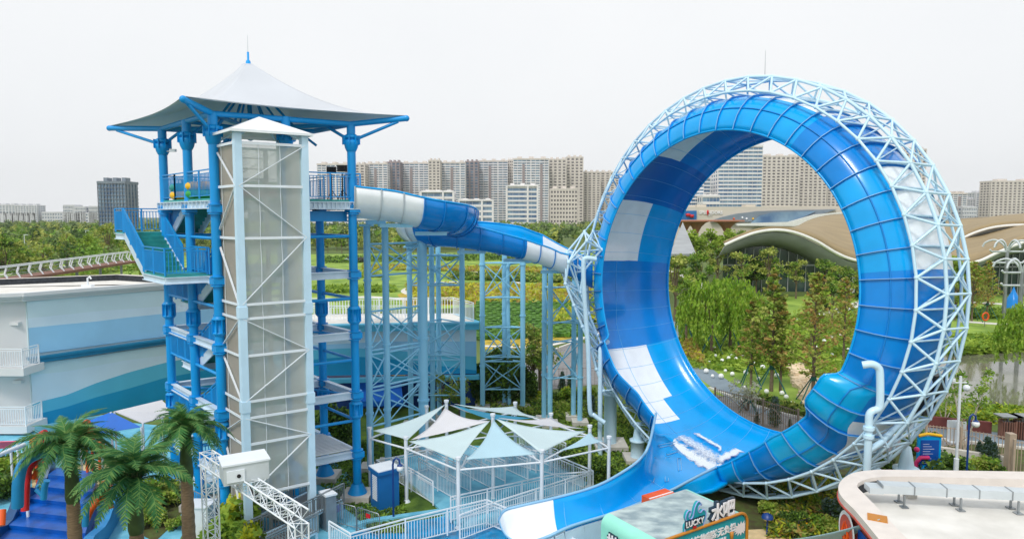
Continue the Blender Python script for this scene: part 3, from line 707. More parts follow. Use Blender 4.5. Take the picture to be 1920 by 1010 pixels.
# stair flights
def flight(a0, b0, z0, a1, b1, z1, w, steps, side):      # runs from (a0,b0,z0) to (a1,b1,z1); w half width
    A, B = TW(a0, b0, z0), TW(a1, b1, z1); d = (B - A); dh = Vector((d.x, d.y, 0)).normalized(); s_ = Vector((dh.y, -dh.x, 0))
    t = MB()
    for k in range(steps):
        p = A.lerp(B, (k + .5) / steps); rise = (z1 - z0) / steps; run = math.hypot(d.x, d.y) / steps
        t.obox(p + Vector((0, 0, rise / 2 - .02)), dh * run * .52, s_ * w, (0, 0, .025)); t.obox(p + dh * -run * .5 * (1 if rise > 0 else -1), dh * .008, s_ * w, (0, 0, abs(rise) / 2))
    t.build('stair_treads', 'tread', tw)
    m = MB()
    for sgn in (-1, 1): m.beam(A + s_ * w * sgn * 1.05 - Vector((0, 0, .12)), B + s_ * w * sgn * 1.05 - Vector((0, 0, .12)), .06, .42)
    m.build('stringer', 'beam_white', tw)
    m = MB()
    for sgn in (-1, 1): railing(m, [A + s_ * w * sgn * 1.1, B + s_ * w * sgn * 1.1], 1.1, .13, .014, 1.2)
    m.build('stair_railing', 'rail_blue', tw)
def landing(a0, b0, a1, b1, z, rails=True, m_='tread'):
    p = MB(); p.prism([TW(a0, b0), TW(a1, b0), TW(a1, b1), TW(a0, b1)], z - .06, z); p.build('landing', m_, tw)
    m = MB()
    for A, B in (((a0, b0), (a1, b0)), ((a1, b0), (a1, b1)), ((a1, b1), (a0, b1)), ((a0, b1), (a0, b0))): m.ibeam(pr(*A, z - .2), pr(*B, z - .2), .14, .28)
    m.build('landing_beam', 'beam_white', tw)
landing(-1.65, .9, .1, 3.9, 10.6)
flight(-.85, 3.9, 10.6, -.85, 6.9, 12.25, .72, 9, 1)
landing(-1.65, 6.9, 1.7, 8.3, 12.25)
flight(.95, 6.9, 12.25, .95, 4.4, 13.7, .6, 8, 1)
def lrail(pts, h=1.1): m = MB(); railing(m, [TW(*q) for q in pts], h, .13, .014, 1.2); m.build('landing_railing', 'rail_blue', tw)
lrail([(-1.65, 3.9, 10.6), (-1.65, .9, 10.6), (0, .9, 10.6)]); lrail([(-.05, 1.0, 10.6), (-.05, 3.1, 10.6)]); lrail([(-1.65, 6.9, 12.25), (-1.65, 8.3, 12.25), (1.7, 8.3, 12.25), (1.7, 6.9, 12.25)])
for i in range(4):
    z0 = LV[i] - (2.3 if i == 0 else 2.75); z0 = max(z0, 0.05); z1 = LV[i]; zm = (z0 + z1) / 2
    flight(2.1, .9, z0, 2.1, 3.6, zm, .6, 8, 1); landing(.05, 3.6, 2.8, 4.9, zm)
    flight(.85, 3.6, zm, .85, .9, z1, .6, 8, 1); landing(.2, -.1, 2.8, .9, z1)
    lrail([(.15, .1, z1), (.15, 1.0, z1)]); lrail([(-.02, 3.3, zm), (-.02, 6.3, zm)]); lrail([(2.85, .2, z1), (2.85, 1.0, z1)]); lrail([(.2, 4.95, zm), (2.8, 4.95, zm)]); lrail([(.15, 3.7, zm), (.15, 4.9, zm)])
# mesh platforms at the lowest level
m = MB(); m.prism([TW(3.3, .1), TW(5.6, .1), TW(5.6, 3.1), TW(3.3, 3.1)], 2.32, 2.36); m.build('grating_deck', 'galv', tw)
m = MB()
for k in range(16):
    b = .1 + k * .19; m.tube(TW(3.3, b, 2.38), TW(5.6, b, 2.38), .018, 5)
m.build('grating_bars', 'white_metal', tw)
# canopy
ZR = 17.45
CF = G(343, 180, ZR); CL = G(205, 236, ZR); CR = G(762, 217, ZR); CB = CL + CR - CF; CC = (CF + CL + CR + CB) / 4
PKZ = ZT(122, CC.y)
K = [CF, CR, CB, CL]; rows = []; NR, NA = 18, 64
for i in range(NR + 1):
    t = i / NR; row = []
    for j in range(NA + 1):
        s_ = (j % NA) / NA * 4; a = int(s_); f = s_ - a; A, B = K[a % 4], K[(a + 1) % 4]
        rim = A.lerp(B, f); pull = .10 * (1 - (2 * f - 1) ** 2); rim = rim.lerp(CC, pull)
        ang = math.atan2(rim.y - CC.y, rim.x - CC.x); top = Vector((CC.x + .28 * math.cos(ang), CC.y + .28 * math.sin(ang), 0))
        p = top.lerp(Vector((rim.x, rim.y, 0)), t); zz = ZR + (PKZ - ZR) * ((1 - t) ** 1.9) - .0 + .12 * math.sin(math.pi * t) * 0
        row.append((p.x, p.y, zz))
    rows.append(row)
o = solid(MB().grid(rows).build('tent_membrane', 'canopy_top', tw), .02, 0)
m = MB(); m.lathe((CC.x, CC.y, PKZ - .02), [(.3, -.05), (.3, .02), (.12, .05), (.1, .2), (.05, .25), (.05, .6), (.01, .62)], 12); m.build('mast_cap', 'tower_blue', tw)
m = MB(); m.tube((CC.x, CC.y, PKZ + .6), (CC.x, CC.y, ZT(66, CC.y)), .016, 6, r2=.008); m.build('lightning_rod', 'galv', tw)
m = MB()
DZ = Vector((0, 0, -.28))
top4 = {k: TW(cols[k][0], cols[k][1], 17.05) for k in ('C3', 'C1', 'Cr', 'Cb')}
for cn_, k in (('C3', CF), ('C1', CL), ('Cr', CR), ('Cb', CB)):
    tip = k + Vector((0, 0, -.12)); base = top4[cn_]
    m.tube(base, tip, .13, 10); m.ball(tip, .14, 6)
    m.tube(base + Vector((0, 0, -.75)), base.lerp(tip, .85) + Vector((0, 0, -.1)), .07, 8)
    m.tube(base, Vector((CC.x, CC.y, 17.1)), .1, 8)
    m.tube(base.lerp(Vector((CC.x, CC.y, 17.1)), .25), base + Vector((0, 0, -.75)), .07, 8)
    m.tube(Vector((CC.x, CC.y, 17.1)).lerp(base, .45), Vector((CC.x, CC.y, PKZ - .6)), .06, 8)
ring4 = ['C3', 'Cr', 'Cb', 'C1']
for i in range(4):
    A, B = top4[ring4[i]], top4[ring4[(i + 1) % 4]]; m.tube(A, B, .12, 10); mid = (A + B) / 2
    m.tube(mid, Vector((CC.x, CC.y, 17.1)), .08, 8); m.tube(mid.lerp(Vector((CC.x, CC.y, 17.1)), .3), mid + Vector((0, 0, -.7)), .06, 8); m.tube(Vector((CC.x, CC.y, 17.1)).lerp(mid, .5), Vector((CC.x, CC.y, PKZ - .8)), .055, 8)
m.tube((CC.x, CC.y, 16.7), (CC.x, CC.y, PKZ - .2), .11, 10); m.ball((CC.x, CC.y, 16.7), .18, 6)
m.build('roof_frame', 'tower_blue', tw)
# camera on the tower column, speaker stands
m = MB(); p = TW(0, 6.5, 16.0); m.tube(p, p + Vector((.5, -.2, 0)), .03, 6); m.obox(p + Vector((.6, -.25, .03)), (.14, 0, 0), (0, .06, 0), (0, 0, .06)); m.build('security_camera', 'white_metal', tw)
def stand(px, py, Y, label):
    t = thing('speaker_stand', label, 'speaker', (AT(px, py, Y).x, Y, 13.72))
    p = AT(px, py, Y); z = 13.72; m = MB(); m.tube((p.x, p.y, z), (p.x, p.y, z + 1.25), .03, 8)
    for k in range(3): m.tube((p.x, p.y, z + .5), (p.x + .35 * math.cos(k * 2.1), p.y + .35 * math.sin(k * 2.1), z), .02, 6)
    m.build('stand', 'black', t); m = MB(); m.obox((p.x, p.y, z + 1.45), (.22, .05, 0), (-.05, .2, 0), (0, 0, .14)); m.obox((p.x + .1, p.y - .25, z + 1.5), (.08, 0, 0), (0, .06, 0), (0, 0, .08)); m.build('head', 'black', t)
stand(642, 345, 31.6, 'black speaker on a tripod at the right corner of the top platform'); stand(622, 345, 32.6, 'black lamp on a tripod left of the platform speaker')
def raft(a, b, z, rz, m1, m2, label):
    p = TW(a, b, z); t = thing('raft', label, 'raft', p); m = MB()
    for k, (mm) in enumerate((m1, m2)):
        q = MB(); q.path([(p.x + 1.0 * math.cos(s_ * math.pi / 12), p.y + .7 * math.sin(s_ * math.pi / 12), p.z + .22 + k * .34) for s_ in range(25)], .2, 10); q.build('tube', mm, t)
    q = MB(); q.lathe(p + Vector((0, 0, .1)), [(.01, 0), (.8, .02)], 14); q.build('floor', 'yellow', t)
raft(.9, 2.8, 13.72, 0, 'green_raft', 'yellow', 'green and yellow inflatable raft on the top platform by the front column')
raft(.9, 4.9, 13.72, 0, 'yellow', 'tread', 'yellow and teal inflatable raft at the left end of the top platform')
raft(2.6, 2.2, 13.72, 0, 'magenta', 'green_raft', 'pink and green inflatable raft beside the lift shaft on the platform')
# ------------------------------------------------------------------ lift shaft wrapped in mesh
SF = Vector((-10.4, 26.1, 0)); SR = Vector((-8.3, 27.5, 0)); SLf = Vector((-12.0, 27.9, 0)) ; SB = SR + SLf - SF
SLf = SF + (SLf - SF) * .93; SB = SR + SLf - SF
ZS = 15.85
shf = thing('raft_hoist_shaft', 'tall raft hoist shaft wrapped in see-through mesh beside the stair tower', 'lift shaft', (SF + SB) / 2)
ps = [SF, SR, SB, SLf]
for p in ps:
    m = MB(); d1 = (SR - SF).normalized(); d2 = (SLf - SF).normalized()
    m.obox((p.x, p.y, (ZS + .35) / 2), d1 * .13, d2 * .13, (0, 0, (ZS + .35) / 2))
    for z in (9.3, 5.6): m.obox((p.x, p.y, z), d1 * .16, d2 * .16, (0, 0, .22))
    m.build('post', 'shaft_blue', shf)
lev = [1.55, 4.0, 6.6, 7.3, 8.9, 9.6, 12.1, 14.5, ZS]
zs = [2.0, 4.0, 5.3, 5.9, 7.45, 9.1, 9.65, 12.2, 14.3, 15.75]
def face(A, B, mm, out, zb):
    n = out * .02; m = MB(); k = 10
    m.grid([[Vector((A.x, A.y, z)).lerp(Vector((B.x, B.y, z)), j / k) + n * (.3 + .5 * math.sin(j * 2.2 + z)) for j in range(k + 1)] for z in np.linspace(zb, ZS - .12, 24)])
    m.build('mesh_screen', mm, shf)
    for fx in ((.3, .62) if (B - A).length > 2.4 else (.72,)):
        m = MB(); p_ = A.lerp(B, fx) + out * .05; m.path([(p_.x + .012 * math.sin(z * 3), p_.y, z) for z in np.linspace(zb, ZS - .1, 30)], .012, 4); m.build('lacing_rope', 'white_metal', shf)
    m = MB(); o = out * .10
    hz = [zb + .15, 4.1, 5.15, 5.8, 7.6, 9.05, 9.6, 12.15, 14.15, ZS - .08]
    for z in hz: m.beam(Vector((A.x, A.y, z)) + o, Vector((B.x, B.y, z)) + o, .03, .1)
    f = 0
    for z0, z1 in zip(hz[:-1], hz[1:]):
        if z1 - z0 < 1.0: continue
        P, Q = (A, B) if f else (B, A); m.beam(Vector((P.x, P.y, z1)) + o * 1.02, Vector((Q.x, Q.y, z0)) + o * 1.02, .028, .075, up=tuple(out)); f = 1 - f
    m.build('screen_frame', 'white_metal', shf)
o1 = (SR - SF).cross(Vector((0, 0, 1))).normalized(); o2 = -(SLf - SF).cross(Vector((0, 0, 1))).normalized()
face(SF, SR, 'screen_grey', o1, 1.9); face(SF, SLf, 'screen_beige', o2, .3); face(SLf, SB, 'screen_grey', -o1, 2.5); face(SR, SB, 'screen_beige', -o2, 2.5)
m = MB()                                       # guide rails and hoist cradles seen through the mesh
for z in np.arange(1.0, 15.4, .42): m.beam(Vector((*SF.lerp(SB, .45).xy, z)) - (SR - SF) * .33, Vector((*SF.lerp(SB, .45).xy, z)) + (SR - SF) * .1, .04, .05)
for f in (.12, .58): p = SF.lerp(SR, f).lerp(SLf.lerp(SB, f), .5); m.tube((p.x, p.y, .2), (p.x, p.y, 15.6), .09, 8)
m.build('hoist_rails', 'steel', shf)
m = MB(); ov = .32; cS = (SF + SB) / 2; cor = [p + (p - cS).normalized() * ov * 1.2 for p in ps]; ze = 16.25; za = 16.95
for i in range(4):
    A, B = cor[i], cor[(i + 1) % 4]; m.sheet([(A.x, A.y, ze), (B.x, B.y, ze), (cS.x, cS.y, za)]); m.beam((A.x, A.y, ze - .04), (B.x, B.y, ze - .04), .05, .1)
o = m.build('cap_roof', 'white_gel', shf)
m = MB()
for p in ps: m.tube((p.x, p.y, ze - .3), (cS.x, cS.y, za - .12), .04, 6)
m.build('rafter', 'pale_blue', shf)
# roller conveyor at the foot of the shaft
def cnv(a0, w0, a1, n, label):
    A, B = Vector(a0), Vector(a1); d = (B - A); dh = Vector((d.x, d.y, 0)).normalized(); s_ = Vector((dh.y, -dh.x, 0)); t = thing('roller_conveyor', label, 'conveyor', ((A + B) / 2).xy.to_3d())
    m = MB()
    for k in range(n): p = A.lerp(B, (k + .5) / n); m.tube(p - s_ * w0, p + s_ * w0, .05, 8)
    m.build('rollers', 'steel', t); m = MB()
    for sg in (-1, 1):
        m.beam(A + s_ * w0 * sg * 1.04, B + s_ * w0 * sg * 1.04, .06, .16)
        for k in range(4): p = A.lerp(B, k / 3) + s_ * w0 * sg * 1.04; m.beam(p, (p.x, p.y, .02), .08, .08)
    m.build('side_frame', 'shaft_blue', t); m = MB()
    for sg in (-1, 1): railing(m, [A + s_ * w0 * sg * 1.2, B + s_ * w0 * sg * 1.2], .8, .12, .014, 1.0)
    m.build('guard_rail', 'steel', t)
cnv(G(520, 975, .8) , .9, G(610, 930, .8), 22, 'steel roller conveyor leading rafts into the lift shaft')
cnv(G(480, 1030, .5), .7, G(575, 985, .7), 18, 'lower steel roller conveyor in front of the lift shaft')
# ------------------------------------------------------------------ text helper
def text(s, loc, xd, up, size, mat, parent, name='lettering', ext=.01, align='CENTER', bold=0):
    c = bpy.data.curves.new(name, 'FONT'); c.body = s; c.size = size; c.extrude = ext; c.align_x = align; c.offset = bold; c.resolution_u = 3
    o = bpy.data.objects.new(name, c); C.collection.objects.link(o); c.materials.append(M[mat])
    xd = Vector(xd).normalized(); up = Vector(up).normalized(); zd = xd.cross(up).normalized(); up = zd.cross(xd)
    Rm = Matrix((xd, up, zd)).transposed().to_4x4(); l = Vector(loc) - (origin_of(parent) if parent else Vector())
    o.matrix_local = Matrix.Translation(l) @ Rm
    if parent: o.parent = parent
    TXT.append(o); return o
TXT = []
# ------------------------------------------------------------------ painted buildings on the left
pm('band_a', S(200, 222, 230), .75, var=.04, scale=.5); pm('band_b', S(206, 226, 240), .75, var=.04, scale=.5); pm('band_c', S(152, 204, 238), .75, var=.05, scale=.5)
pm('band_d', S(88, 184, 216), .75, var=.06, scale=.5); pm('band_e', S(6, 148, 198), .75, var=.06, scale=.5); pm('wall_white', S(216, 218, 220), .8, var=.04, scale=.4); pm('ledge_teal', S(10, 116, 156), .6, var=.05)
pm('band_navy', S(10, 60, 130), .7, var=.08, scale=.5)
BA = ['band_a', 'band_b', 'band_c', 'band_d', 'band_e', 'ledge_teal', 'wall_white', 'band_navy']
def banded(P, Q, xs, bands, name, parent, thick=.3):
    """P, Q ends of the wall on plan; xs: photo columns of the samples; bands: (material, [photo y of its lower edge at each xs]); first = top"""
    n = 36; m = MB(); px0, px1 = proj((P.x, P.y, 5))[0], proj((Q.x, Q.y, 5))[0]
    lines = [y for _, y in bands]
    for k in range(len(bands) - 1):
        mi = BA.index(bands[k + 1][0]); rows = []
        for i in range(n + 1):
            p = P.lerp(Q, i / n); px = proj((p.x, p.y, 5))[0]
            r = []
            for ln in (lines[k], lines[k + 1]): r.append((p.x, p.y, max(0, ZT(float(np.interp(px, xs, ln)), p.y))))
            rows.append(r)
        m.grid(rows, mi, smooth=False)
    return m.build(name, BA, parent)
A = G(50, 557, 8.1).xy.to_3d(); B = G(430, 526, 8.1).xy.to_3d()
Lf = thing('painted_building', 'flat roofed building with painted wavy blue bands left of the stair tower', 'building', (A + B) / 2)
xs = [50, 120, 175, 240, 305, 430]
banded(A, B, xs, [('band_a', [566, 559, 554, 549, 544, 533]), ('band_a', [597, 590, 584, 579, 574, 563]), ('band_b', [615, 608, 603, 595, 588, 575]), ('band_c', [664, 655, 648, 639, 631, 615])], 'upper_wall', Lf)
banded(A, B, xs, [('band_a', [683, 674, 667, 657, 648, 630]), ('band_a', [703, 696, 686, 674, 666, 650]), ('band_b', [757, 740, 718, 697, 680, 655]), ('band_d', [779, 762, 744, 727, 708, 685]), ('band_e', [860, 850, 840, 830, 820, 800])], 'lower_wall', Lf)
dAB = (B - A).normalized(); nAB = Vector((dAB.y, -dAB.x, 0)); nAB = nAB if nAB.y < 0 else -nAB
zc = 8.1; ln0 = G(0, 566, zc).xy.to_3d() + Vector((-6, -1.0, 0))
m = MB()
for o_, h_, z_ in ((.10, .16, 7.95), (.28, .14, 8.12), (.42, .22, 8.3)):
    m.beam(A + nAB * o_ * .5 + Vector((0, 0, z_)) - dAB * .3, B + nAB * o_ * .5 + Vector((0, 0, z_)), o_ + .06, h_); m.beam(A + Vector((0, -o_ / 2, z_ - .003)), ln0 + Vector((0, -o_ / 2, z_ - .003)), o_ + .05, h_)
m.build('cornice', 'wall_white', Lf)
bk = [G(0, 531, 8.4) + Vector((-7, 0, 0)), G(222, 515, 8.4), G(310, 520, 8.4), G(430, 521, 8.4)]
m = MB(); m.prism([ln0, A, B, bk[3], bk[2], bk[1], bk[0]], 7.85, 8.0); m.build('roof_deck', 'roof_white', Lf)
m = MB()
for a, b in zip(bk[:-1], bk[1:]): m.beam((a.x, a.y, 8.3), (b.x, b.y, 8.3), .5, .26)
m.build('parapet', 'roof_coping', Lf)
m = MB()
for a, b in zip(bk[:-1], bk[1:]): m.beam((a.x, a.y - .32, 8.2), (b.x, b.y - .32, 8.2), .06, .44)
m.build('bitumen_upstand', 'roof_black', Lf)
m = MB(); zl = ZT(672, A.y); m.beam(A + Vector((-.2, 0, zl)) + nAB * .2, B + Vector((0, 0, ZT(605, B.y) if False else zl)) + nAB * .2, .5, .16); m.beam(A + Vector((0, 0, zl - .2)) + nAB * .12, B + Vector((0, 0, zl - .2)) + nAB * .12, .3, .2)
m.build('ledge', 'ledge_teal', Lf)
m = MB(); m.prism([ln0 + Vector((0, .3, 0)), A + Vector((.02, .3, 0)), A + Vector((.02, .9, 0)), ln0 + Vector((0, .9, 0))], 0, 7.9); m.build('side_wall', 'wall_white', Lf)
m = MB(); m.beam(A - nAB * .25 + Vector((0, 0, 4)), B - nAB * .25 + Vector((0, 0, 4)), .3, 7.7); m.build('wall_core', 'band_a', Lf)
# doors, balconies on the return wall
for (x0, x1, y0, y1) in ((12, 42, 608, 656), (28, 48, 716, 768)):
    a = AT(x0, y0, A.y + .2); b = AT(x1, y1, A.y + .2); m = MB(); m.box((a.x, A.y + .1, b.z - .4), (b.x, A.y + .28, a.z)); d = m.build('door', 'door_white', Lf)
    m = MB(); m.box((a.x - .15, A.y - .25, a.z + .02), (b.x + .15, A.y + .1, a.z + .2)); m.build('door_hood', 'wall_white', Lf)
for (y_, x1, nm) in ((690, 46, 0), (798, 52, 1)):
    z_ = ZT(y_, A.y - 1.4); xr = AT(x1, y_, A.y - 1.4).x; m = MB(); m.box((xr - 9, A.y - 1.5, z_ - .45), (xr, A.y + .3, z_)); s_ = m.build('balcony_slab', 'wall_white', Lf)
    m = MB(); railing(m, [(xr - 8, A.y - 1.4, z_), (xr - .1, A.y - 1.4, z_), (xr - .1, A.y, z_)], 1.15, .14, .016, 1.6); m.build('balcony_railing', 'white_metal', s_)
m = MB(); p = G(690 / 3.366 * 0 + 165, 540, 8.0); m.box((p.x - .35, p.y - .2, 8.0), (p.x + .35, p.y + .2, 8.25)); m.path([(p.x, p.y, 8.2), (p.x, p.y, 8.7), (p.x + .15, p.y, 8.8), (p.x + .25, p.y, 8.65)], .06, 6); m.build('roof_vent', 'white_metal', Lf)
# block on the right with the terrace
Cw = G(893, 604, 5.85).xy.to_3d(); Dw = G(430, 612, 5.85).xy.to_3d()
Rt = thing('terrace_building', 'low building with wavy blue painted wall and white railed roof terrace behind the flume towers', 'building', (Cw + Dw) / 2)
xs = [430, 600, 660, 720, 800, 893]
banded(Dw, Cw, xs, [('band_a', [616, 612, 612, 611, 610, 609]), ('band_b', [650, 646, 643, 640, 639, 640]), ('band_c', [672, 655, 652, 655, 662, 668]), ('band_d', [700, 672, 668, 671, 682, 694]), ('band_e', [706, 704, 703, 702, 701, 700])], 'painted_wall', Rt)
Bk = G(850, 588, 5.9).xy.to_3d(); m = MB(); m.prism([Dw, Cw, Bk, Dw + Vector((-1, 5, 0))], 5.8, 5.9); m.build('terrace_floor', 'roof_white', Rt)
m = MB()
zz = ZT(702, Cw.y)
for z_, o_, h_ in ((5.62, .5, .36), (5.86, .6, .12), (zz - .1, .45, .26)):
    m.beam(Dw + Vector((0, -o_ / 2, z_)), Cw + Vector((.2, -o_ / 2, z_)), o_, h_); m.beam(Cw + Vector((.1, 0, z_)), Bk + Vector((.1, 0, z_)), o_ * .5, h_)
m.build('ledge', 'band_d', Rt)
m = MB(); m.prism([Dw + Vector((0, .6, 0)), Cw + Vector((-.1, .6, 0)), Bk, Dw + Vector((0, 5, 0))], 0, zz - .2); m.prism([Cw + Vector((-.35, .05, 0)), Cw + Vector((-.05, .05, 0)), Bk + Vector((-.05, 0, 0)), Bk + Vector((-.35, 0, 0))], zz - .2, 5.7); m.build('ground_floor', 'band_navy', Rt)
m = MB(); railing(m, [Dw + Vector((0, 4.2, 5.9)), G(850, 590, 5.9) + Vector((0, 0, 0)), Cw + Vector((-.2, .2, 5.9))], 1.25, .2, .02, 1.8, rails=(1, .9, .08)); railing(m, [Dw + Vector((0, 2.2, 5.9)), G(760, 600, 5.9)], 1.0, .22, .018, 1.8)
m.build('terrace_railing', 'white_metal', Rt)
m = MB(); a, b = AT(677, 716, Cw.y - .3), AT(752, 716, Cw.y - .3); m.add([a, b, b + Vector((.4, -1.7, -.85)), a + Vector((-.2, -1.7, -.85))], [(0, 1, 2, 3)]); m.beam(a + Vector((-.2, -1.7, -1.0)), b + Vector((.4, -1.7, -1.0)), .04, .3)
solid(m.build('awning', 'tent_blue', Rt), .04)
for x0, x1, mm in ((690, 720, 'band_a'), (735, 760, 'yellow'), (800, 850, 'door_white')):
    a, b = AT(x0, 735, Cw.y + .55), AT(x1, 735, Cw.y + .55); MB().box((a.x, Cw.y + .5, .1), (b.x, Cw.y + .62, 2.1)).build('shop_window', mm, Rt)
# ------------------------------------------------------------------ skyline
def block(px0, px1, yt, Y, style, label, floors=30, bays=10, depth=26, group=None, yb=None, name='apartment_tower', cat='building'):
    a, b = AT(px0, yt, Y), AT(px1, yt, Y); zt = a.z; x0, x1 = a.x, b.x; t = thing(name, label, cat, ((x0 + x1) / 2, Y, 0), group)
    sty = {'glass': ('apt_white', 'apt_glass'), 'brown': ('apt_brown', 'apt_glass'), 'beige': ('apt_beige', 'apt_dark'), 'office': ('apt_white', 'office_glass'), 'pale': ('far_pale', 'apt_glass'), 'blue': ('mall_grey', 'office_glass')}[style]
    zf = zt - (2.5 if floors > 8 else .8); h = zf / floors; w = (x1 - x0) / bays
    m = MB(); m.box((x0 + .3, Y + .5, 0), (x1 - .3, Y + depth, zf)); m.build('glazing', sty[1], t)
    fs = {'glass': .24, 'brown': .16, 'beige': .27, 'office': .2, 'pale': .3, 'blue': .12}[style]; m = MB()
    for k in range(floors + 1): m.box((x0, Y, k * h - h * fs), (x1, Y + depth + .3, k * h + h * fs))
    m.build('floor_slabs', sty[0], t)
    m = MB()
    for k in range(bays + 1):
        ww = w * {'glass': .05, 'office': .012, 'beige': .22, 'brown': .18, 'pale': .2, 'blue': .05}[style] * (2.2 if k % 4 == 0 and style == 'glass' else 1)
        x = x0 + k * w; m.box((max(x0 - .1, x - ww), Y - .35 if style != 'office' else Y - .1, 0), (min(x1 + .1, x + ww), Y + .55, zf))
    for yy in np.linspace(Y + 3, Y + depth - 2, 4):
        for xx in (x0 - .25, x1 - .05): m.box((xx, yy - 1.2, 0), (xx + .3, yy + 1.2, zf))
    if style == 'glass':
        for k in range(2, bays, 4): m.box((x0 + k * w + .1 * w, Y - .8, zf * .02), (x0 + k * w + .62 * w, Y + .4, zf * .93), 1)
    m.build('wall_piers', [sty[0], 'apt_brown'], t)
    m = MB(); m.box((x0 - .2, Y - .4, zf), (x1 + .2, Y + depth + .5, zt - .6)); n = 3
    for k in range(n):
        xx = x0 + (k + .35) * (x1 - x0) / n; m.box((xx, Y + 4, zt - .7), (xx + (x1 - x0) / n * .4, Y + depth * .6, zt + (2.2 if floors > 8 else 1.2)))
    m.build('roof_parapet', sty[0] if style != 'glass' else 'apt_beige', t); return t
sk = [(594, 655, 306, 'glass', 'apartment slab seen just left of the tower column above the platform railing'), (655, 684, 306, 'beige', 'narrow beige apartment block right of the tower column'),
      (684, 726, 305, 'glass', 'white and glass apartment slab over the white part of the flume'), (726, 750, 302, 'brown', 'dark brown apartment block between two glass slabs over the flume'),
      (750, 803, 304, 'glass', 'white and glass apartment slab behind the dark blue flume section'), (803, 825, 299, 'beige', 'narrow beige apartment block, the tallest above the dark blue flume section'),
      (825, 872, 303, 'glass', 'white and glass apartment slab behind the first low office block'), (872, 897, 301, 'brown', 'dark brown apartment block in the middle of the skyline'),
      (897, 952, 300, 'glass', 'wide glass apartment slab above the second low office block'), (952, 962, 298, 'beige', 'sliver of beige apartment block at mid skyline'),
      (962, 1029, 296, 'glass', 'glass apartment slab behind the tall framed office'), (1029, 1062, 297, 'beige', 'beige apartment tower behind the cream office'), (1062, 1094, 293, 'beige', 'tallest beige apartment tower left of the loop'),
      (1094, 1126, 321, 'beige', 'lower beige apartment tower beside the tallest one'), (1126, 1162, 321, 'beige', 'lower beige apartment tower whose edge meets the loop truss'),
      (1430, 1500, 291, 'beige', 'wide cream apartment tower seen through the upper part of the loop'), (1500, 1552, 296, 'beige', 'cream apartment tower at the right inside the loop'), (1552, 1600, 330, 'beige', 'lower cream apartment tower tight against the loop inside edge'),
      (1690, 1738, 278, 'beige', 'beige apartment tower standing behind the right side of the truss'), (1830, 1859, 360, 'pale', 'white apartment block with dark windows left of the beige one'), (1859, 1990, 338, 'beige', 'large beige apartment block at the right edge of the photo'),
      (1779, 1814, 361, 'glass', 'grey green apartment block right of the loop'), (1815, 1829, 372, 'pale', 'narrow pale block between the two towers at right')]
for i, (a, b, y, st, lb) in enumerate(sk):
    block(a, b, y, 1050 + (i % 5) * 26, st, lb, floors=(26 if st == 'glass' else 22) if y < 330 else 16, bays=max(3, int((b - a) / (8 if st == 'glass' else 8))))
of = [(789, 850, 358, 'low glass office block with a white frame above the dark blue flume'), (860, 924, 374, 'second low glass office block with white frame, partly behind the flume end'), (950, 1008, 347, 'tall glass office block with thick white frame in front of the apartments'), (1032, 1083, 352, 'cream office block with rows of square windows')]
for i, (a, b, y, lb) in enumerate(of):
    t = block(a, b, y, 760 + 9 * i, 'office' if i < 3 else 'beige', lb, floors=[6, 5, 9, 9][i], bays=[5, 5, 5, 9][i], name='office_block', depth=34)
    if i < 3:
        p, q = AT(a, y, 760 + 9 * i), AT(b, y, 760 + 9 * i); m = MB()
        for xx in (p.x, p.x + (q.x - p.x) * .68, q.x): m.box((xx - 1.1, p.y - 1.2, 0), (xx + 1.1, p.y + .6, p.z))
        m.box((p.x - 1.1, p.y - 1.3, p.z - 1.6), (q.x + 1.1, p.y + .5, p.z)); m.build('white_frame', 'apt_white', t)
block(1349, 1431, 270, 640, 'office', 'tall banded glass office tower seen through the loop', floors=22, bays=9, name='office_tower')
block(1283, 1320, 335, 640, 'office', 'lower banded office block at the left inside the loop', floors=14, bays=5, name='office_tower')
block(1320, 1338, 330, 720, 'office', 'narrow teal glass block between the two banded offices', floors=14, bays=3, name='office_tower')
block(1318, 1350, 366, 620, 'office', 'low dark glass block at the foot of the banded office tower', floors=5, bays=5, name='office_block')
block(182, 234, 338, 520, 'blue', 'square blue glass office building standing alone at the left', floors=13, bays=9, name='office_tower', depth=18)
for a, b, y, fl_n, lb in ((-20, 28, 383, 9, 'pale apartment row at the far left edge'), (28, 69, 384, 9, 'pale apartment row second from the left edge'), (-20, 66, 399, 4, 'low white hall below the pale apartment rows'), (118, 140, 385, 5, 'pale rounded block on the horizon left of the blue glass office'), (136, 160, 388, 5, 'pale block next to the rounded one on the horizon'),
                           (78, 117, 398, 3, 'long low white building on the horizon'), (117, 182, 399, 3, 'low grey blue hall in front of the blue glass office'), (166, 183, 387, 5, 'small pale block touching the blue glass office on the horizon'), (560, 600, 396, 4, 'low glass building under the stair tower platform'), (600, 690, 404, 3, 'low glass building under the start of the flume'),
                           (1742, 1762, 381, 9, 'distant grey block just right of the truss'), (1762, 1780, 378, 9, 'distant pale block second right of the truss'), (1806, 1832, 388, 5, 'low dark glass block before the right hand towers')):
    block(a, b, y, 1400 if a < 190 else 900, 'pale' if a < 190 or a > 1700 else 'office', lb, floors=fl_n, bays=8, name='city_block')
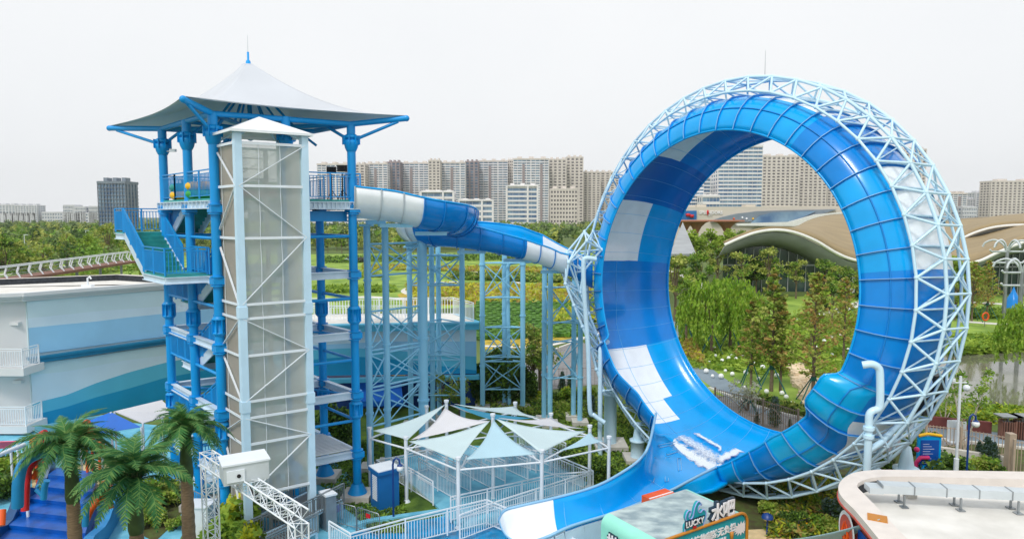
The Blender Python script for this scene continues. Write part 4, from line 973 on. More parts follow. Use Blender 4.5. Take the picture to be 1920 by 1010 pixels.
# ------------------------------------------------------------------ shopping mall and organic pavilion
Ym = 300.0
ml = thing('shopping_mall', 'long low beige shopping mall with a curved grey glass front behind the park', 'building', (AT(1430, 420, Ym).x, Ym, 0))
def poly_front(pts, Y, th, name, mat, parent):
    P = [AT(x, y, Y) for x, y in pts]; n = len(P); m = MB(); vs = [(p.x, Y, p.z) for p in P] + [(p.x, Y + th, p.z) for p in P]
    m.add(vs, [tuple(range(n))[::-1], tuple(range(n, 2 * n))] + [(i, (i + 1) % n, n + (i + 1) % n, n + i) for i in range(n)]); return m.build(name, mat, parent)
poly_front([(1200, 390), (1270, 388), (1620, 386), (1700, 386), (1700, 470), (1200, 470)], Ym, 60, 'facade', 'mall_stone', ml)
poly_front([(1334, 414), (1355, 407), (1380, 401), (1420, 396), (1480, 394), (1540, 393), (1570, 392), (1510, 412), (1500, 416), (1334, 416)], Ym - 2, 1.8, 'curved_glass_front', 'mall_grey', ml)
poly_front([(1408, 418), (1425, 404), (1450, 398), (1490, 397), (1530, 396), (1500, 410), (1480, 418)], Ym - 2.6, .5, 'glass_bay', 'office_glass', ml)
poly_front([(1382, 419), (1480, 416), (1530, 402), (1600, 396), (1600, 402), (1530, 414), (1490, 424), (1382, 423)], Ym - 5, 2, 'white_ramp', 'pav_edge', ml)
m = MB()
for x0, x1, y in ((1285, 1302, 385), (1304, 1322, 384), (1396, 1414, 384), (1440, 1480, 386), (1500, 1560, 386)):
    a, b = AT(x0, y, Ym + 8), AT(x1, y, Ym + 8); m.box((a.x, Ym + 6, 16), (b.x, Ym + 12, a.z))
m.build('roof_plant', 'mall_stone', ml)
a, b = AT(1268, 395, Ym - 1), AT(1306, 413, Ym - 1); m = MB(); m.box((a.x, Ym - 1, b.z), (b.x, Ym - .2, a.z)); bb_ = m.build('billboard', 'cabinet_blue', ml)
m = MB()
for x, y, r in ((1290, 403, 4), (1297, 405, 4)): p = AT(x, y, Ym - 1.1); m.lathe((p.x, p.y, p.z), [(.01, -.7), (.9, -.6), (1.0, .6), (.01, .7)], 10)
m.build('billboard_picture', 'red', bb_)
p = AT(1311, 401, Ym - .4); text('SPLENDORS', p, (1, 0, 0), (0, 0, 1), 1.9, 'letter_white', ml, 'sign_lettering', .1, 'LEFT', .03)
p = AT(1327, 405, Ym - .4); text('CITY', p, (1, 0, 0), (0, 0, 1), .9, 'letter_white', ml, 'sign_lettering', .1, 'LEFT')
m = MB(); p = AT(1327, 399, Ym - .5); m.lathe(p, [(.01, -1.3), (.3, -.6), (.5, .4), (.4, 1.0), (.01, 1.3)], 8); m.build('sign_emblem', 'red', ml)
for x, mm in ((1376, 'orange'), (1392, 'letter_white'), (1400, 'letter_white'), (1412, 'yellow')):
    p = AT(x, 408 + (x % 3), Ym - 2.2); m = MB(); m.ball(p, .45, 5); m.build('shop_sign', mm, ml)
pm('canopy_rust', S(176, 116, 92), .7, var=.1)
tc_ = thing('tree_canopy', 'rust red canopy on branching tree shaped columns in front of the mall', 'canopy', (AT(1330, 420, 240).x, 240, 0))
m = MB(); a, b = AT(1268, 413, 240), AT(1389, 413, 240); m.box((a.x, 236, a.z - .4), (b.x, 252, a.z + .1)); m.build('canopy_roof', 'canopy_rust', tc_)
for x in (1283, 1306, 1362):
    p = AT(x, 420, 244); zt = a.z - .3; m = MB(); m.lathe((p.x, p.y, 0), [(.5, 0), (.45, zt * .45), (.8, zt * .65), (1.8, zt * .82), (3.2, zt * .94), (5.0, zt)], 12); m.build('branching_column', 'canopy_rust', tc_)
# pavilion: roof shells as thick curved sheets
pv = thing('park_pavilion', 'organic pavilion with wavy golden brown roof and glass walls seen through the loop', 'building', (AT(1500, 450, 100).x, 105, 0))
pv2 = thing('park_pavilion', 'second golden roofed pavilion with pale skylight strips at the right edge', 'building', (AT(1870, 450, 95).x, 100, 0))
def shell_roof(eave, back, Ye, Yb, parent, dome=.4):
    n = 40; xs_e = [p[0] for p in eave]; xs_b = [p[0] for p in back]; rows = []
    for i in range(n + 1):
        f = i / n; xe = xs_e[0] + (xs_e[-1] - xs_e[0]) * f; xb = xs_b[0] + (xs_b[-1] - xs_b[0]) * f
        e_ = AT(xe, float(np.interp(xe, xs_e, [p[1] for p in eave])), Ye); k_ = AT(xb, float(np.interp(xb, xs_b, [p[1] for p in back])), Yb); r = []
        for j in range(11):
            g_ = j / 10; q = e_.lerp(k_, g_); q.z += dome * math.sin(math.pi * g_) ; r.append(q)
        rows.append(r)
    o = solid(MB().grid(rows).build('golden_roof', 'gold_roof', parent), .5, -1)
    m = MB(); m.path([r[0] + Vector((0, -.15, -.1)) for r in rows], .28, 6); m.build('roof_edge', 'pav_edge', parent)
    m = MB()
    m.grid([[r[0] + Vector((0, .2, -.5)), r[0] + Vector((0, 2.6, -2.0)), r[0] + Vector((0, 5.5, -3.0))] for r in rows]); solid(m.build('soffit', 'pav_grey', parent), .15)
    m = MB()
    for i in range(2, n, 3):
        m.path([r + Vector((0, 0, .12)) for r in rows[i][2:9]], .13, 4)
    m.build('roof_seams', 'apt_beige', parent); return rows
def sm(pts):
    P = smooth_path([(x, y, 0) for x, y in pts], 6); return [(p.x, p.y) for p in P]
rw = shell_roof(sm([(1358, 458), (1390, 444), (1420, 434), (1455, 430), (1490, 435), (1530, 451), (1565, 472), (1600, 486), (1650, 493), (1700, 488)]),
           sm([(1365, 462), (1440, 444), (1485, 436), (1508, 421), (1530, 412), (1560, 406), (1600, 405), (1650, 410), (1700, 425)]), 112, 160, pv)
rw2 = shell_roof(sm([(1735, 462), (1765, 484), (1800, 493), (1835, 488), (1870, 472), (1920, 452), (1990, 436)]), sm([(1740, 426), (1800, 414), (1860, 410), (1920, 405), (1990, 402)]), 108, 160, pv2)
m = MB()
rw3 = shell_roof(sm([(1790, 452), (1830, 434), (1870, 424), (1920, 421), (1990, 424)]), sm([(1800, 424), (1850, 411), (1920, 404), (1990, 401)]), 128, 165, pv2)
for i in (8, 16, 24, 32): 
    for j in range(5, 9): m.add([rw2[i][j] + Vector((0, 0, .12)), rw2[i + 2][j] + Vector((0, 0, .12)), rw2[i + 2][j + 1] + Vector((0, 0, .12)), rw2[i][j + 1] + Vector((0, 0, .12))], [(0, 1, 2, 3)])
m.build('skylight_strip', 'far_pale', pv2)
for rws, par in ((rw, pv), (rw2, pv2)):
    m = MB(); mu = MB(); n = len(rws)
    for i in range(2, n - 3):
        a, b = rws[i][0] + Vector((0, 5.2, -2.9)), rws[i + 1][0] + Vector((0, 5.2, -2.9))
        m.add([(a.x, a.y, 0), (b.x, b.y, 0), b, a], [(0, 1, 2, 3)]); mu.beam((a.x, a.y - .1, 0), a + Vector((0, -.1, 0)), .12, .12) if i % 2 else None
    a, b = rws[2][0], rws[n - 3][0]; mu.beam((a.x, a.y + 5.1, 4.6), (b.x, b.y + 5.1, 4.6), .12, .25)
    m.build('glass_wall', 'pav_glass', par); mu.build('mullions', 'pav_grey', par)
m = MB(); p = AT(1594, 500, 116); m.tube((p.x, p.y, 0), AT(1585, 486, 116), .9, 8, r2=1.8); m.build('funnel_column', 'pav_edge', pv)
m = MB(); m.sheet([AT(1256, 478, 110), AT(1280, 418, 150), AT(1305, 478, 110)]); 
o = m.build('slatted_wedge_roof', 'pav_grey'); solid(o, .4); tag(o, 'dark slatted triangular roof at the left inside the loop', 'roof')
# ------------------------------------------------------------------ footbridge / boardwalk on the left
bd = thing('boardwalk', 'raised timber boardwalk with slanted white railing posts at the far left', 'footbridge', G(120, 520))
m = MB(); q0 = AT(-60, 535, 58); q1 = AT(245, 490, 84); q0.z -= 0; m.beam(q0, q1, 2.2, .25); m.build('deck', 'wood', bd)
for sg, nm in ((-1, 0), (1, 1)):
    m = MB(); s_ = Vector((.6, -.8, 0)) * 1.1 * sg; n = 16
    for k in range(n + 1):
        p = q0.lerp(q1, k / n) + s_; m.beam(p, p + Vector((-.35, 0, .5)), .09, .09); m.beam(p + Vector((-.35, 0, .5)), p + Vector((-.1, 0, 1.2)), .09, .09)
    m.beam(q0 + s_ + Vector((-.1, 0, 1.2)), q1 + s_ + Vector((-.1, 0, 1.2)), .16, .08)
    for h in (.4, .8): m.beam(q0 + s_ + Vector((-.25, 0, h)), q1 + s_ + Vector((-.25, 0, h)), .02, .02)
    m.build('railing', 'white_metal', bd)
m = MB()
for k in range(1, 12, 2): p = q0.lerp(q1, k / 12); m.tube((p.x, p.y, 0), p, .14, 8)
m.build('pier', 'steel', bd)
# ------------------------------------------------------------------ right foreground building
zr = 4.5
fb = thing('rounded_roof_building', 'flat white roof with rounded pale parapet above a brick red wall', 'building', (12, 19, 0))
out = [G(x, y, zr) for x, y in [(1672, 1040), (1640, 1000), (1605, 958), (1582, 935), (1573, 921), (1573, 907), (1583, 895), (1600, 886), (1630, 881), (1700, 880), (2100, 886)]]
inn = [G(x, y, zr) for x, y in [(1735, 1040), (1700, 1008), (1662, 968), (1625, 930), (1610, 915), (1607, 909), (1612, 903), (1624, 898), (1645, 894), (1710, 893), (2100, 902)]]
so_, si_ = resample(out, 48), resample(inn, 48)
m = MB(); m.grid([[a, b] for a, b in zip(so_, si_)], 0, smooth=False); m.grid([[a - Vector((0, 0, .3)), a] for a in so_], 0, smooth=True); m.grid([[b, b - Vector((0, 0, .45))] for b in si_], 0, smooth=True)
m.build('parapet', 'roof_coping', fb)
m = MB(); m.add([b - Vector((0, 0, .42)) for b in si_] + [G(2100, 1300, zr - .42), G(1735, 1300, zr - .42)], [tuple(range(len(si_) + 2))]); m.build('roof_deck', 'roof_white', fb)
m = MB(); m.grid([[b + (Vector((14, 18, b.z)) - b).normalized() * .015 - Vector((0, 0, .42)), b + (Vector((14, 18, b.z)) - b).normalized() * .015 - Vector((0, 0, .12))] for b in si_[18:40]]); m.build('bitumen_upstand', 'roof_black', fb)
cen = Vector((14, 18, 0))
def inset(a, d): v = (cen - a); v.z = 0; return a + v.normalized() * d
m = MB(); m.grid([[inset(a, .22) * 1 + Vector((0, 0, -zr)), inset(a, .22) - Vector((0, 0, .28))] for a in so_], 0); m.build('wall', 'brick_red', fb)
m = MB(); m.path([a - Vector((0, 0, .24)) for a in so_[:30]], .04, 6); m.build('parapet_trim', 'brick_red', fb)
bn = so_[:18]
m = MB(); m.grid([[inset(a, .17) + Vector((0, 0, -1.25)), inset(a, .17) + Vector((0, 0, -.6))] for a in so_[:12]]); m.build('blue_banner', 'banner_blue', fb)
a = inset(so_[14], .12) + Vector((0, 0, -.95)); tg = (so_[15] - so_[13]).normalized(); nn = tg.cross(Vector((0, 0, 1))).normalized(); nn = nn if nn.dot(a - cen) > 0 else -nn
def disc(c, r, mat, nm, par, rz=None, off=0):
    m = MB(); c = c + nn * off; pts = [c + tg * r * math.cos(k * math.pi / 12) + Vector((0, 0, (rz or r) * math.sin(k * math.pi / 12))) for k in range(24)]; m.sheet(pts); o = m.build(nm, mat, par); return o
e_ = disc(a, .62, 'letter_white', 'round_emblem', fb, off=.05); disc(a, .5, 'brick_red', 'emblem_field', e_, off=.065)
m = MB(); c = a + nn * .09
for s_ in (-1, 1): m.path([c + Vector((0, 0, -.35)), c + tg * .22 * s_ + Vector((0, 0, -.05)), c + tg * .1 * s_ + Vector((0, 0, .28))], [.025, .05, .01], 6)
m.path([c + Vector((0, 0, -.38)), c + Vector((0, 0, .34))], [.04, .01], 6); m.build('emblem_flame', 'orange', e_)
m = MB(); p = G(1722, 975 - 0, zr); p = G(1645, 971, zr); m.obox(p + Vector((0, 0, .01)), (.22, -.12, 0), (.1, .2, 0), (0, 0, .02)); m.build('roof_patch', 'gold_trim', fb)
# ventilation duct on the roof
dt = thing('ventilation_duct', 'long galvanised rectangular duct on posts across the white roof', 'duct', G(1800, 925, zr - .42))
zd = zr + .12; a = G(1650, 912, zd); b = G(2080, 934, zd)
m = MB(); n = 7; d = (b - a).normalized()
m.beam(a, b, .42, .25); s_ = d.cross(Vector((0, 0, 1))); m.obox(a - d * .18 - Vector((0, 0, .05)), d * .2, s_ * .24, (0, 0, .09)); m.build('duct_body', 'galv', dt)
m = MB()
for k in range(n + 1): p = a.lerp(b, k / n); m.beam(p - d * .015, p + d * .015, .45, .28)
m.build('duct_flanges', 'steel', dt)
for k in range(4):
    p = a.lerp(b, (k + .4) / 4)
    for s2 in (-1, 1):
        m = MB(); q = p + s_ * .2 * s2; m.beam((q.x, q.y, zr - .4), (q.x, q.y, zd - .15), .05, .05); m.box((q.x - .1, q.y - .1, zr - .41), (q.x + .1, q.y + .1, zr - .38)); m.build('support_post', 'steel', dt)
p = G(1706, 931, zr - .4); MB().box((p.x - .16, p.y - .12, zr - .41), (p.x + .16, p.y + .12, zr - .12)).build('concrete_block', 'concrete', dt)
# ------------------------------------------------------------------ mint kiosk
zk = 3.0; kA, kB, kC = G(1127, 965, zk), G(1297, 913, zk), G(1421, 950, zk)
kd1 = (kB - kA); kd2 = (kC - kB); l1, l2 = kd1.length, kd2.length; kd1.normalize(); kd2 = kd2 - kd1 * kd2.dot(kd1); kd2.normalize(); kA = kA.xy.to_3d(); l2 = abs((kC - kB).dot(kd2))
ks = thing('drinks_kiosk', 'mint green drinks kiosk with rounded roof, wave sign and white Chinese lettering', 'kiosk', kA + kd1 * l1 / 2 + kd2 * l2 / 2)
def kp_(u, v, z): return kA + kd1 * u + kd2 * v + Vector((0, 0, z))
def kprof(r, u0, u1, z0, z1, n=6):
    out = [(u0, z0)]
    for k in range(n + 1): t = math.pi - math.pi / 2 * k / n; out.append((u0 + r + r * math.cos(t), z1 - r + r * math.sin(t)))
    for k in range(n + 1): t = math.pi / 2 - math.pi / 2 * k / n; out.append((u1 - r + r * math.cos(t), z1 - r + r * math.sin(t)))
    out.append((u1, z0)); return out
P1 = kprof(.35, 0, l1, 0, zk); m = MB(); m.grid([[kp_(u, v, z) for u, z in P1] for v in (0, l2)], 0, smooth=True, mf=lambda i, j: 1 if 7 <= j < 8 else 0); m.sheet([kp_(u, 0, z) for u, z in P1])
m.build('shell', ['mint', 'mint_roof'], ks)
P2 = kprof(.37, -.02, l1 + .02, .9, zk + .02); m = MB(); m.path([kp_(u, l2 + .03, z) for u, z in P2], .05, 8); m.build('gold_trim', 'gold_trim', ks)
P3 = kprof(.3, .06, l1 - .06, 2.1, zk - .06); m = MB(); m.add([kp_(u, l2 + .02, z) for u, z in P3] + [kp_(u, l2 - .06, z) for u, z in P3], [tuple(range(len(P3))), tuple(range(len(P3), 2 * len(P3)))[::-1]] + [(i, (i + 1) % len(P3), len(P3) + (i + 1) % len(P3), len(P3) + i) for i in range(len(P3))]); fa = m.build('fascia', 'mint_dk', ks)
xd = kd1 if kd1.cross(Vector((0, 0, 1))).dot(kd2) > 0 else -kd1
text('天然植物基', kp_(l1 * .44, l2 + .035, 2.52), xd, (0, 0, 1), .3, 'letter_white', fa, bold=.008); text('LUCKY', kp_(l1 * .46, l2 + .035, 2.28), xd, (0, 0, 1), .17, 'letter_white', fa, bold=.006)
text('自然无负担', kp_(l1 * .70, l2 + .035, 2.52), xd, (0, 0, 1), .3, 'letter_white', fa, bold=.008); text('鲜榨吃爽', kp_(l1 * .7, l2 + .035, 2.3), xd, (0, 0, 1), .14, 'letter_white', fa)
m = MB(); c = (l1 * .93, 2.5)
pts = [(math.cos(k * math.pi / 14) * (.3 if k % 2 else .2) * 1.3, math.sin(k * math.pi / 14) * (.26 if k % 2 else .15)) for k in range(28)]
m.sheet([kp_(min(l1 - .09, c[0] + a), l2 + .04, c[1] + b) for a, b in pts][::-1]); m.build('milk_splash', 'letter_white', fa)
for u, cc in ((l1 * .82, 'gold_trim'), (l1 * .17, 'yellow'), (l1 * .27, 'skin')):
    p = kp_(u, l2 + .05, 2.36); m = MB(); m.lathe(p - Vector((0, 0, .12)), [(.01, 0), (.05, .01), (.075, .26), (.01, .27)], 10); m.build('cup_picture', cc, fa)
m = MB()
for u in (.08, l1 * .46, l1 * .75, l1 - .1): m.beam(kp_(u, l2 - .05, 0), kp_(u, l2 - .05, 2.1), .09, .09)
m.beam(kp_(0, l2 - .05, 2.08), kp_(l1, l2 - .05, 2.08), .1, .08); m.beam(kp_(0, l2 - .05, 1.0), kp_(l1, l2 - .05, 1.0), .3, .06); m.build('counter_frame', 'mint', ks)
m = MB(); m.add([kp_(.1, l2 - .12, .05), kp_(l1 - .1, l2 - .12, .05), kp_(l1 - .1, l2 - .12, 1.0), kp_(.1, l2 - .12, 1.0)], [(0, 1, 2, 3)]); solid(m.build('counter_panel', 'mint_dk', ks), .03)
# raised letters and wave board
for ch, u in (('水', l1 * .665), ('吧', l1 * .79)):
    p = kp_(u, l2 - .05, zk + .1); q = text(ch, p, xd, (0, 0, 1), .62, 'letter_navy', ks, 'roof_letter', .05, bold=.055); text(ch, p + kd2 * .055, xd, (0, 0, 1), .62, 'letter_white', ks, 'roof_letter', .03, bold=.012)
    m = MB(); m.beam(p + Vector((0, 0, .4)), p - kd2 * .6 - Vector((0, 0, .1)), .025, .025); m.build('letter_strut', 'mint', ks)
wv = [(-.85, -.05), (-.86, .25), (-.7, .42), (-.82, .62), (-.72, .85), (-.52, .92), (-.35, .8), (-.48, .78), (-.55, .62), (-.38, .5), (-.2, .62), (-.1, .9), (.08, 1.15), (.3, 1.18), (.5, .98), (.34, 1.02), (.2, .9), (.24, .72), (.42, .66), (.62, .75), (.85, .62), (.88, .4), (.75, .18), (.6, -.05)]
wv = [(p.x, p.y) for p in smooth_path([(a, b, 0) for a, b in wv], 3)]
m = MB(); uc = l1 * .42
def wpt(a, b, o): return kp_(uc + a * .55, l2 - .02 + o, zk + .05 + b * .72)
n = len(wv); m.add([wpt(a, b, .05) for a, b in wv] + [wpt(a, b, -.05) for a, b in wv], [tuple(range(n)), tuple(range(n, 2 * n))[::-1]] + [(i, (i + 1) % n, n + (i + 1) % n, n + i) for i in range(n)]); wb = m.build('wave_board', 'mint_dk', ks)
m = MB(); m.path([wpt(a, b, .05) for a, b in wv], .02, 5); m.build('board_edge', 'lilac', wb)
text('LUCKY', wpt(-.15, .22, .08), xd, (0, 0, 1), .26, 'letter_navy', wb, 'sign_lettering', .02, bold=.03); text('LUCKY', wpt(-.15, .22, .11), xd, (0, 0, 1), .26, 'letter_white', wb, 'sign_lettering', .01, bold=.004)
m = MB(); m.obox(wpt(-.15, .12, .1), xd * .07, (0, 0, .035), kd2 * .01); m.build('red_tab', 'red', wb)
text('揩', kp_(-.03, l2 * .28, 2.05), kd2, (0, 0, 1), .62, 'letter_navy', ks, 'side_letter', .02, bold=.04); text('揩', kp_(-.06, l2 * .28, 2.05), kd2, (0, 0, 1), .62, 'letter_white', ks, 'side_letter', .02, bold=.005)
rb = thing('red_box', 'orange red plastic box with white edging behind the mint kiosk', 'box', G(1240, 935)); p = G(1240, 928, 2.35)
m = MB(); m.obox(p + Vector((0, 0, -1.15)), kd1 * .62, kd2 * .42, (0, 0, 1.15)); m.build('box_body', 'orange', rb)
m = MB(); m.beam(p - kd1 * .62 + Vector((0, 0, .01)), p + kd1 * .62 + Vector((0, 0, .01)), .05, .03); m.build('edging', 'letter_white', rb)
# ------------------------------------------------------------------ shade sails over the queue
sc_ = thing('steel_canopy_frame', 'white steel frame holding triangular pale shade sails over the queue', 'shade canopy', G(920, 905))
zp = 2.85
PS = {'a': (693, 808, zp), 'b': (761, 826, zp), 'c': (859, 865, zp), 'd': (1016, 851, zp), 'e': (1142, 825, zp), 'f': (1106, 804, zp), 'g': (1033, 781, zp), 'h': (966, 760, zp), 'i': (837, 757, 3.75), 'j': (800, 767, zp), 'k': (924, 783, 3.85)}
PP = {k: G(*v) for k, v in PS.items()}
for k, p in PP.items():
    m = MB(); m.tube((p.x, p.y, 0), (p.x, p.y, p.z + .12), .085, 10); m.tube((p.x, p.y, p.z + .1), (p.x, p.y, p.z + .2), .12, 10); m.tube((p.x, p.y, 0), (p.x, p.y, .12), .18, 10, r2=.1); m.build('post', 'white_metal', sc_)
m = MB(); lp = ['a', 'b', 'c', 'd', 'e', 'f', 'g', 'h', 'i', 'j', 'a']
for a, b in zip(lp[:-1], lp[1:]):
    p, q = PP[a].copy(), PP[b].copy(); p.z = q.z = zp - .35; m.tube(p, q, .05, 6)
for a, b in (('k', 'b'), ('k', 'd'), ('k', 'f'), ('k', 'h'), ('k', 'i'), ('i', 'b'), ('k', 'g'), ('d', 'f'), ('k', 'c')):
    p, q = PP[a].copy(), PP[b].copy(); p.z = min(p.z, 3.3) - .3; q.z = min(q.z, 3.3) - .35; m.tube(p, q, .04, 6)
for k in 'bcde':
    p = PP[k]; q = PP['k']; v = (q - p); v.z = 0; v.normalize(); m.tube((p.x, p.y, zp - .6), (p.x + v.x * .7, p.y + v.y * .7, zp), .04, 6)
m.build('frame_tube', 'white_metal', sc_)
def sail(a, b, c, mat, label, sag=.3, pin=.13):
    P = [G(*q) for q in (a, b, c)]; ce = (P[0] + P[1] + P[2]) / 3; n = 14; rows = []; vs = []; ix = {}
    for i in range(n + 1):
        for j in range(n + 1 - i):
            w = (1 - (i + j) / n, i / n, j / n); p = P[0] * w[0] + P[1] * w[1] + P[2] * w[2]
            e = 27 * w[0] * w[1] * w[2]; edge = (w[0] * w[1] + w[1] * w[2] + w[0] * w[2]) * 3 - e * 1.0
            p = p.lerp(ce, pin * max(0, edge) * 1.6); p = p - Vector((0, 0, sag * (w[0] * w[1] + w[1] * w[2] + w[0] * w[2]) * 1.3)); ix[i, j] = len(vs); vs.append(p)
    fs = [(ix[i, j], ix[i + 1, j], ix[i, j + 1]) for i in range(n) for j in range(n - i)] + [(ix[i + 1, j], ix[i + 1, j + 1], ix[i, j + 1]) for i in range(n) for j in range(n - i - 1)]
    m = MB(); m.add(vs, fs, 0, True); o = solid(m.build('shade_sail', mat), .015); tag(o, label, 'shade sail', 'shade sails over the queue'); return o
k4 = 3.9
sail((699, 807, 2.95), (836, 757, 3.8), (764, 824, 2.95), 'sail_pale', 'pale cyan shade sail at the left corner of the frame')
sail((834, 764, 3.8), (918, 789, 3.8), (771, 824, 2.95), 'sail_white', 'white shade sail right beside the left pale cyan one')
sail((766, 827, 2.95), (919, 788, k4), (860, 864, 2.95), 'sail_pale', 'large pale cyan shade sail at the front left')
sail((925, 786, k4), (1006, 851, 2.95), (873, 861, 2.95), 'sail_blue', 'light blue shade sail at the front between the two nearest posts')
sail((930, 785, k4), (1098, 808, 2.95), (1014, 849, 2.95), 'sail_pale', 'broad pale shade sail right of the centre post')
sail((935, 783, k4), (1034, 782, 2.95), (1094, 803, 2.95), 'sail_white', 'narrow white shade sail behind the centre post on the right')
sail((1107, 809, 2.95), (1132, 826, 2.95), (1047, 845, 2.9), 'sail_blue', 'small light blue shade sail at the right corner of the frame', .15)
sail((852, 757, 3.8), (965, 761, 2.95), (1012, 782, 2.95), 'sail_pale', 'pale shade sail at the back of the frame')
sail((850, 759, 3.75), (922, 786, 3.8), (1000, 783, 2.9), 'sail_teal', 'teal shade sail sliver behind the centre post')
sail((842, 758, 3.7), (925, 766, 2.9), (890, 775, 2.9), 'sail_white', 'small grey white shade sail next to the rear peak')
# queue railings
qg = 'queue railings under the shade sails'
def rail_thing(pts, label, name='railing', mat='white_metal', h=1.1, group=None, z=.1, gap=.12, **kw):
    P = [G(x, y, z) for x, y in pts]; m = MB(); railing(m, P, h, gap, .011, 1.7, **kw); o = m.build(name, mat); return tag(o, label, 'railing', group)
qa = G(745, 905, .1); qb = G(826, 955, .1); qd = (qb - qa); qn = qd.cross(Vector((0, 0, 1))).normalized(); qn = qn if qn.x > 0 else -qn; ql = qd.length; qd.normalize()
for k in range(9):
    s0 = .0 if k % 2 == 0 else .9; s1 = ql if k % 2 == 0 else ql - .1
    if k > 5: s1 *= .98
    a = qa + qn * 1.02 * k + qd * (s0 - .6); b = qa + qn * 1.02 * k + qd * (s1 - (.0 if k % 2 else .6))
    m = MB(); railing(m, [a, b], 1.1, .12, .011, 1.9)
    o = m.build('railing', 'white_metal'); tag(o, f'white queue railing running away under the sails, {["first","second","third","fourth","fifth","sixth","seventh","eighth","ninth"][k]} from the blue cabinet', 'railing', qg)
def fence_px(tops, label, zt=1.2, **kw):
    P = []
    for x, y in tops: p = G(x, y, zt); P.append(Vector((p.x, p.y, zt - 1.1)))
    m = MB(); railing(m, P, 1.1, .12, .012, 1.8, **kw); return tag(m.build('railing', 'white_metal'), label, 'railing')
fence_px([(617, 976), (657, 1000), (760, 972), (912, 936), (952, 953)], 'white railing along the splash pool edge, zigzagging at both ends')
fence_px([(845, 931), (1040, 888), (1112, 883)], 'white railing between the queue lanes and the pool side railing')
fence_px([(862, 965), (945, 935), (1112, 882), (1040, 852), (950, 832)], 'white railing round the right side of the queue floor')
fence_px([(705, 862), (747, 855), (800, 843)], 'white railing at the far left corner of the queue', 1.2)
fence_px([(705, 862), (745, 886)], 'short white railing beside the blue cabinet', 1.2)
fence_px([(1048, 997), (1100, 1020)], 'short white railing beside the white end of the slide chute', 1.3)
# crowd barriers
def barrier(px, py, px2, py2, label, mat='steel', tag2=None):
    a, b = G(px, py, .0), G(px2, py2, .0); t = thing('crowd_barrier', label, 'barrier', (a + b) / 2, 'steel crowd barriers'); d = (b - a); n = 12; up = Vector((0, 0, 1))
    m = MB(); m.path([a + up * .05, a + up * .95, a + d * .04 + up * 1.08, b - d * .04 + up * 1.08, b + up * .95, b + up * .05], .022, 6); m.tube(a + up * .2, b + up * .2, .018, 6); m.build('frame', mat, t)
    m = MB()
    for k in range(1, n): p = a.lerp(b, k / n); m.tube(p + up * .2, p + up * 1.08, .01, 5)
    m.build('bars', mat, t)
    m = MB()
    for p in (a, b): s_ = d.cross(up).normalized(); m.tube(p - s_ * .3 + up * .02, p + s_ * .3 + up * .02, .02, 6)
    m.build('feet', mat, t)
    if tag2: m = MB(); m.obox(a.lerp(b, .5) + up * .85, d.normalized() * .12, up * .09, d.cross(up).normalized() * .01); m.build('notice', 'red', t)
barrier(622, 985, 668, 997, 'steel crowd barrier right of the grey turnstile post'); barrier(670, 997, 712, 1012, 'steel crowd barrier with a small red notice', tag2=1)
barrier(330, 935, 352, 958, 'steel crowd barrier behind the right hand palm'); barrier(352, 958, 392, 978, 'steel crowd barrier between palm trunk and lattice mast')
ts_ = thing('turnstile_post', 'grey metal ticket post with a white top beside the shaft', 'post', G(616, 990)); p = G(616, 990)
m = MB(); m.obox(p + Vector((0, 0, .75)), d1 * .22, d2 * .3, (0, 0, .75)); m.build('body', 'steel', ts_); m = MB(); m.obox(p + Vector((0, 0, 1.53)), d1 * .25, d2 * .33, (0, 0, .04)); m.build('cap', 'white_metal', ts_)
# blue utility cabinet
p = G(722, 948); cb = thing('utility_cabinet', 'square blue utility cabinet with white top and louvred side on the lawn', 'cabinet', p); ca = Vector((.80, .6, 0)); cbv = Vector((-.6, .8, 0))
m = MB(); m.obox(p + Vector((0, 0, .85)), ca * .48, cbv * .45, (0, 0, .85)); m.build('body', 'cabinet_blue', cb)
m = MB(); m.obox(p + Vector((0, 0, 1.73)), ca * .55, cbv * .52, (0, 0, .08)); m.build('lid', 'cabinet_blue', cb); m = MB(); m.obox(p + Vector((0, 0, 1.83)), ca * .54, cbv * .51, (0, 0, .02)); m.build('lid_top', 'white_metal', cb)
m = MB()
for k in range(14): m.obox(p - ca * .49 + Vector((0, 0, .45 + k * .08)), ca * .015, cbv * .22, (0, 0, .025))
m.build('louvre', 'white_metal', cb)
# street lamps with globe
def lamp(px, py, h, label, mat='lamp_navy', side=1, rg=.15):
    p = G(px, py); t = thing('street_lamp', label, 'street lamp', p, 'navy lamps with a white globe'); m = MB()
    m.path([p, p + Vector((0, 0, h - .3)), p + Vector((.04 * side, 0, h - .1)), p + Vector((.15 * side, 0, h)), p + Vector((.27 * side, 0, h - .08)), p + Vector((.3 * side, 0, h - .28))], .045, 8); m.build('pole', mat, t)
    m = MB(); m.lathe(p + Vector((.3 * side, 0, h - .34)), [(.01, .1), (.12, .02), (.13, 0)], 10); m.build('hood', mat, t); m = MB(); m.ball(p + Vector((.3 * side, 0, h - .46)), rg, 8); m.build('globe', 'globe', t)
lamp(738, 975, 2.75, 'navy street lamp with white globe beside the blue cabinet'); lamp(1810, 930, 3.9, 'navy street lamp with white globe by the tan fence on the right', rg=.17)
cp_ = thing('camera_pole', 'tall white pole with security cameras near the pond', 'pole', G(1790, 925)); p = G(1790, 925); m = MB(); m.tube(p, p + Vector((0, 0, 5.6)), .06, 10); m.tube(p, p + Vector((0, 0, 1.7)), .11, 10); m.build('pole', 'white_metal', cp_)
m = MB(); m.tube(p + Vector((-.5, 0, 5.3)), p + Vector((.3, 0, 5.3)), .03, 6); m.ball(p + Vector((.3, 0, 5.05)), .16, 6); m.obox(p + Vector((-.45, 0, 5.42)), (.18, 0, 0), (0, .06, 0), (0, 0, .06)); m.build('camera_head', 'white_metal', cp_)
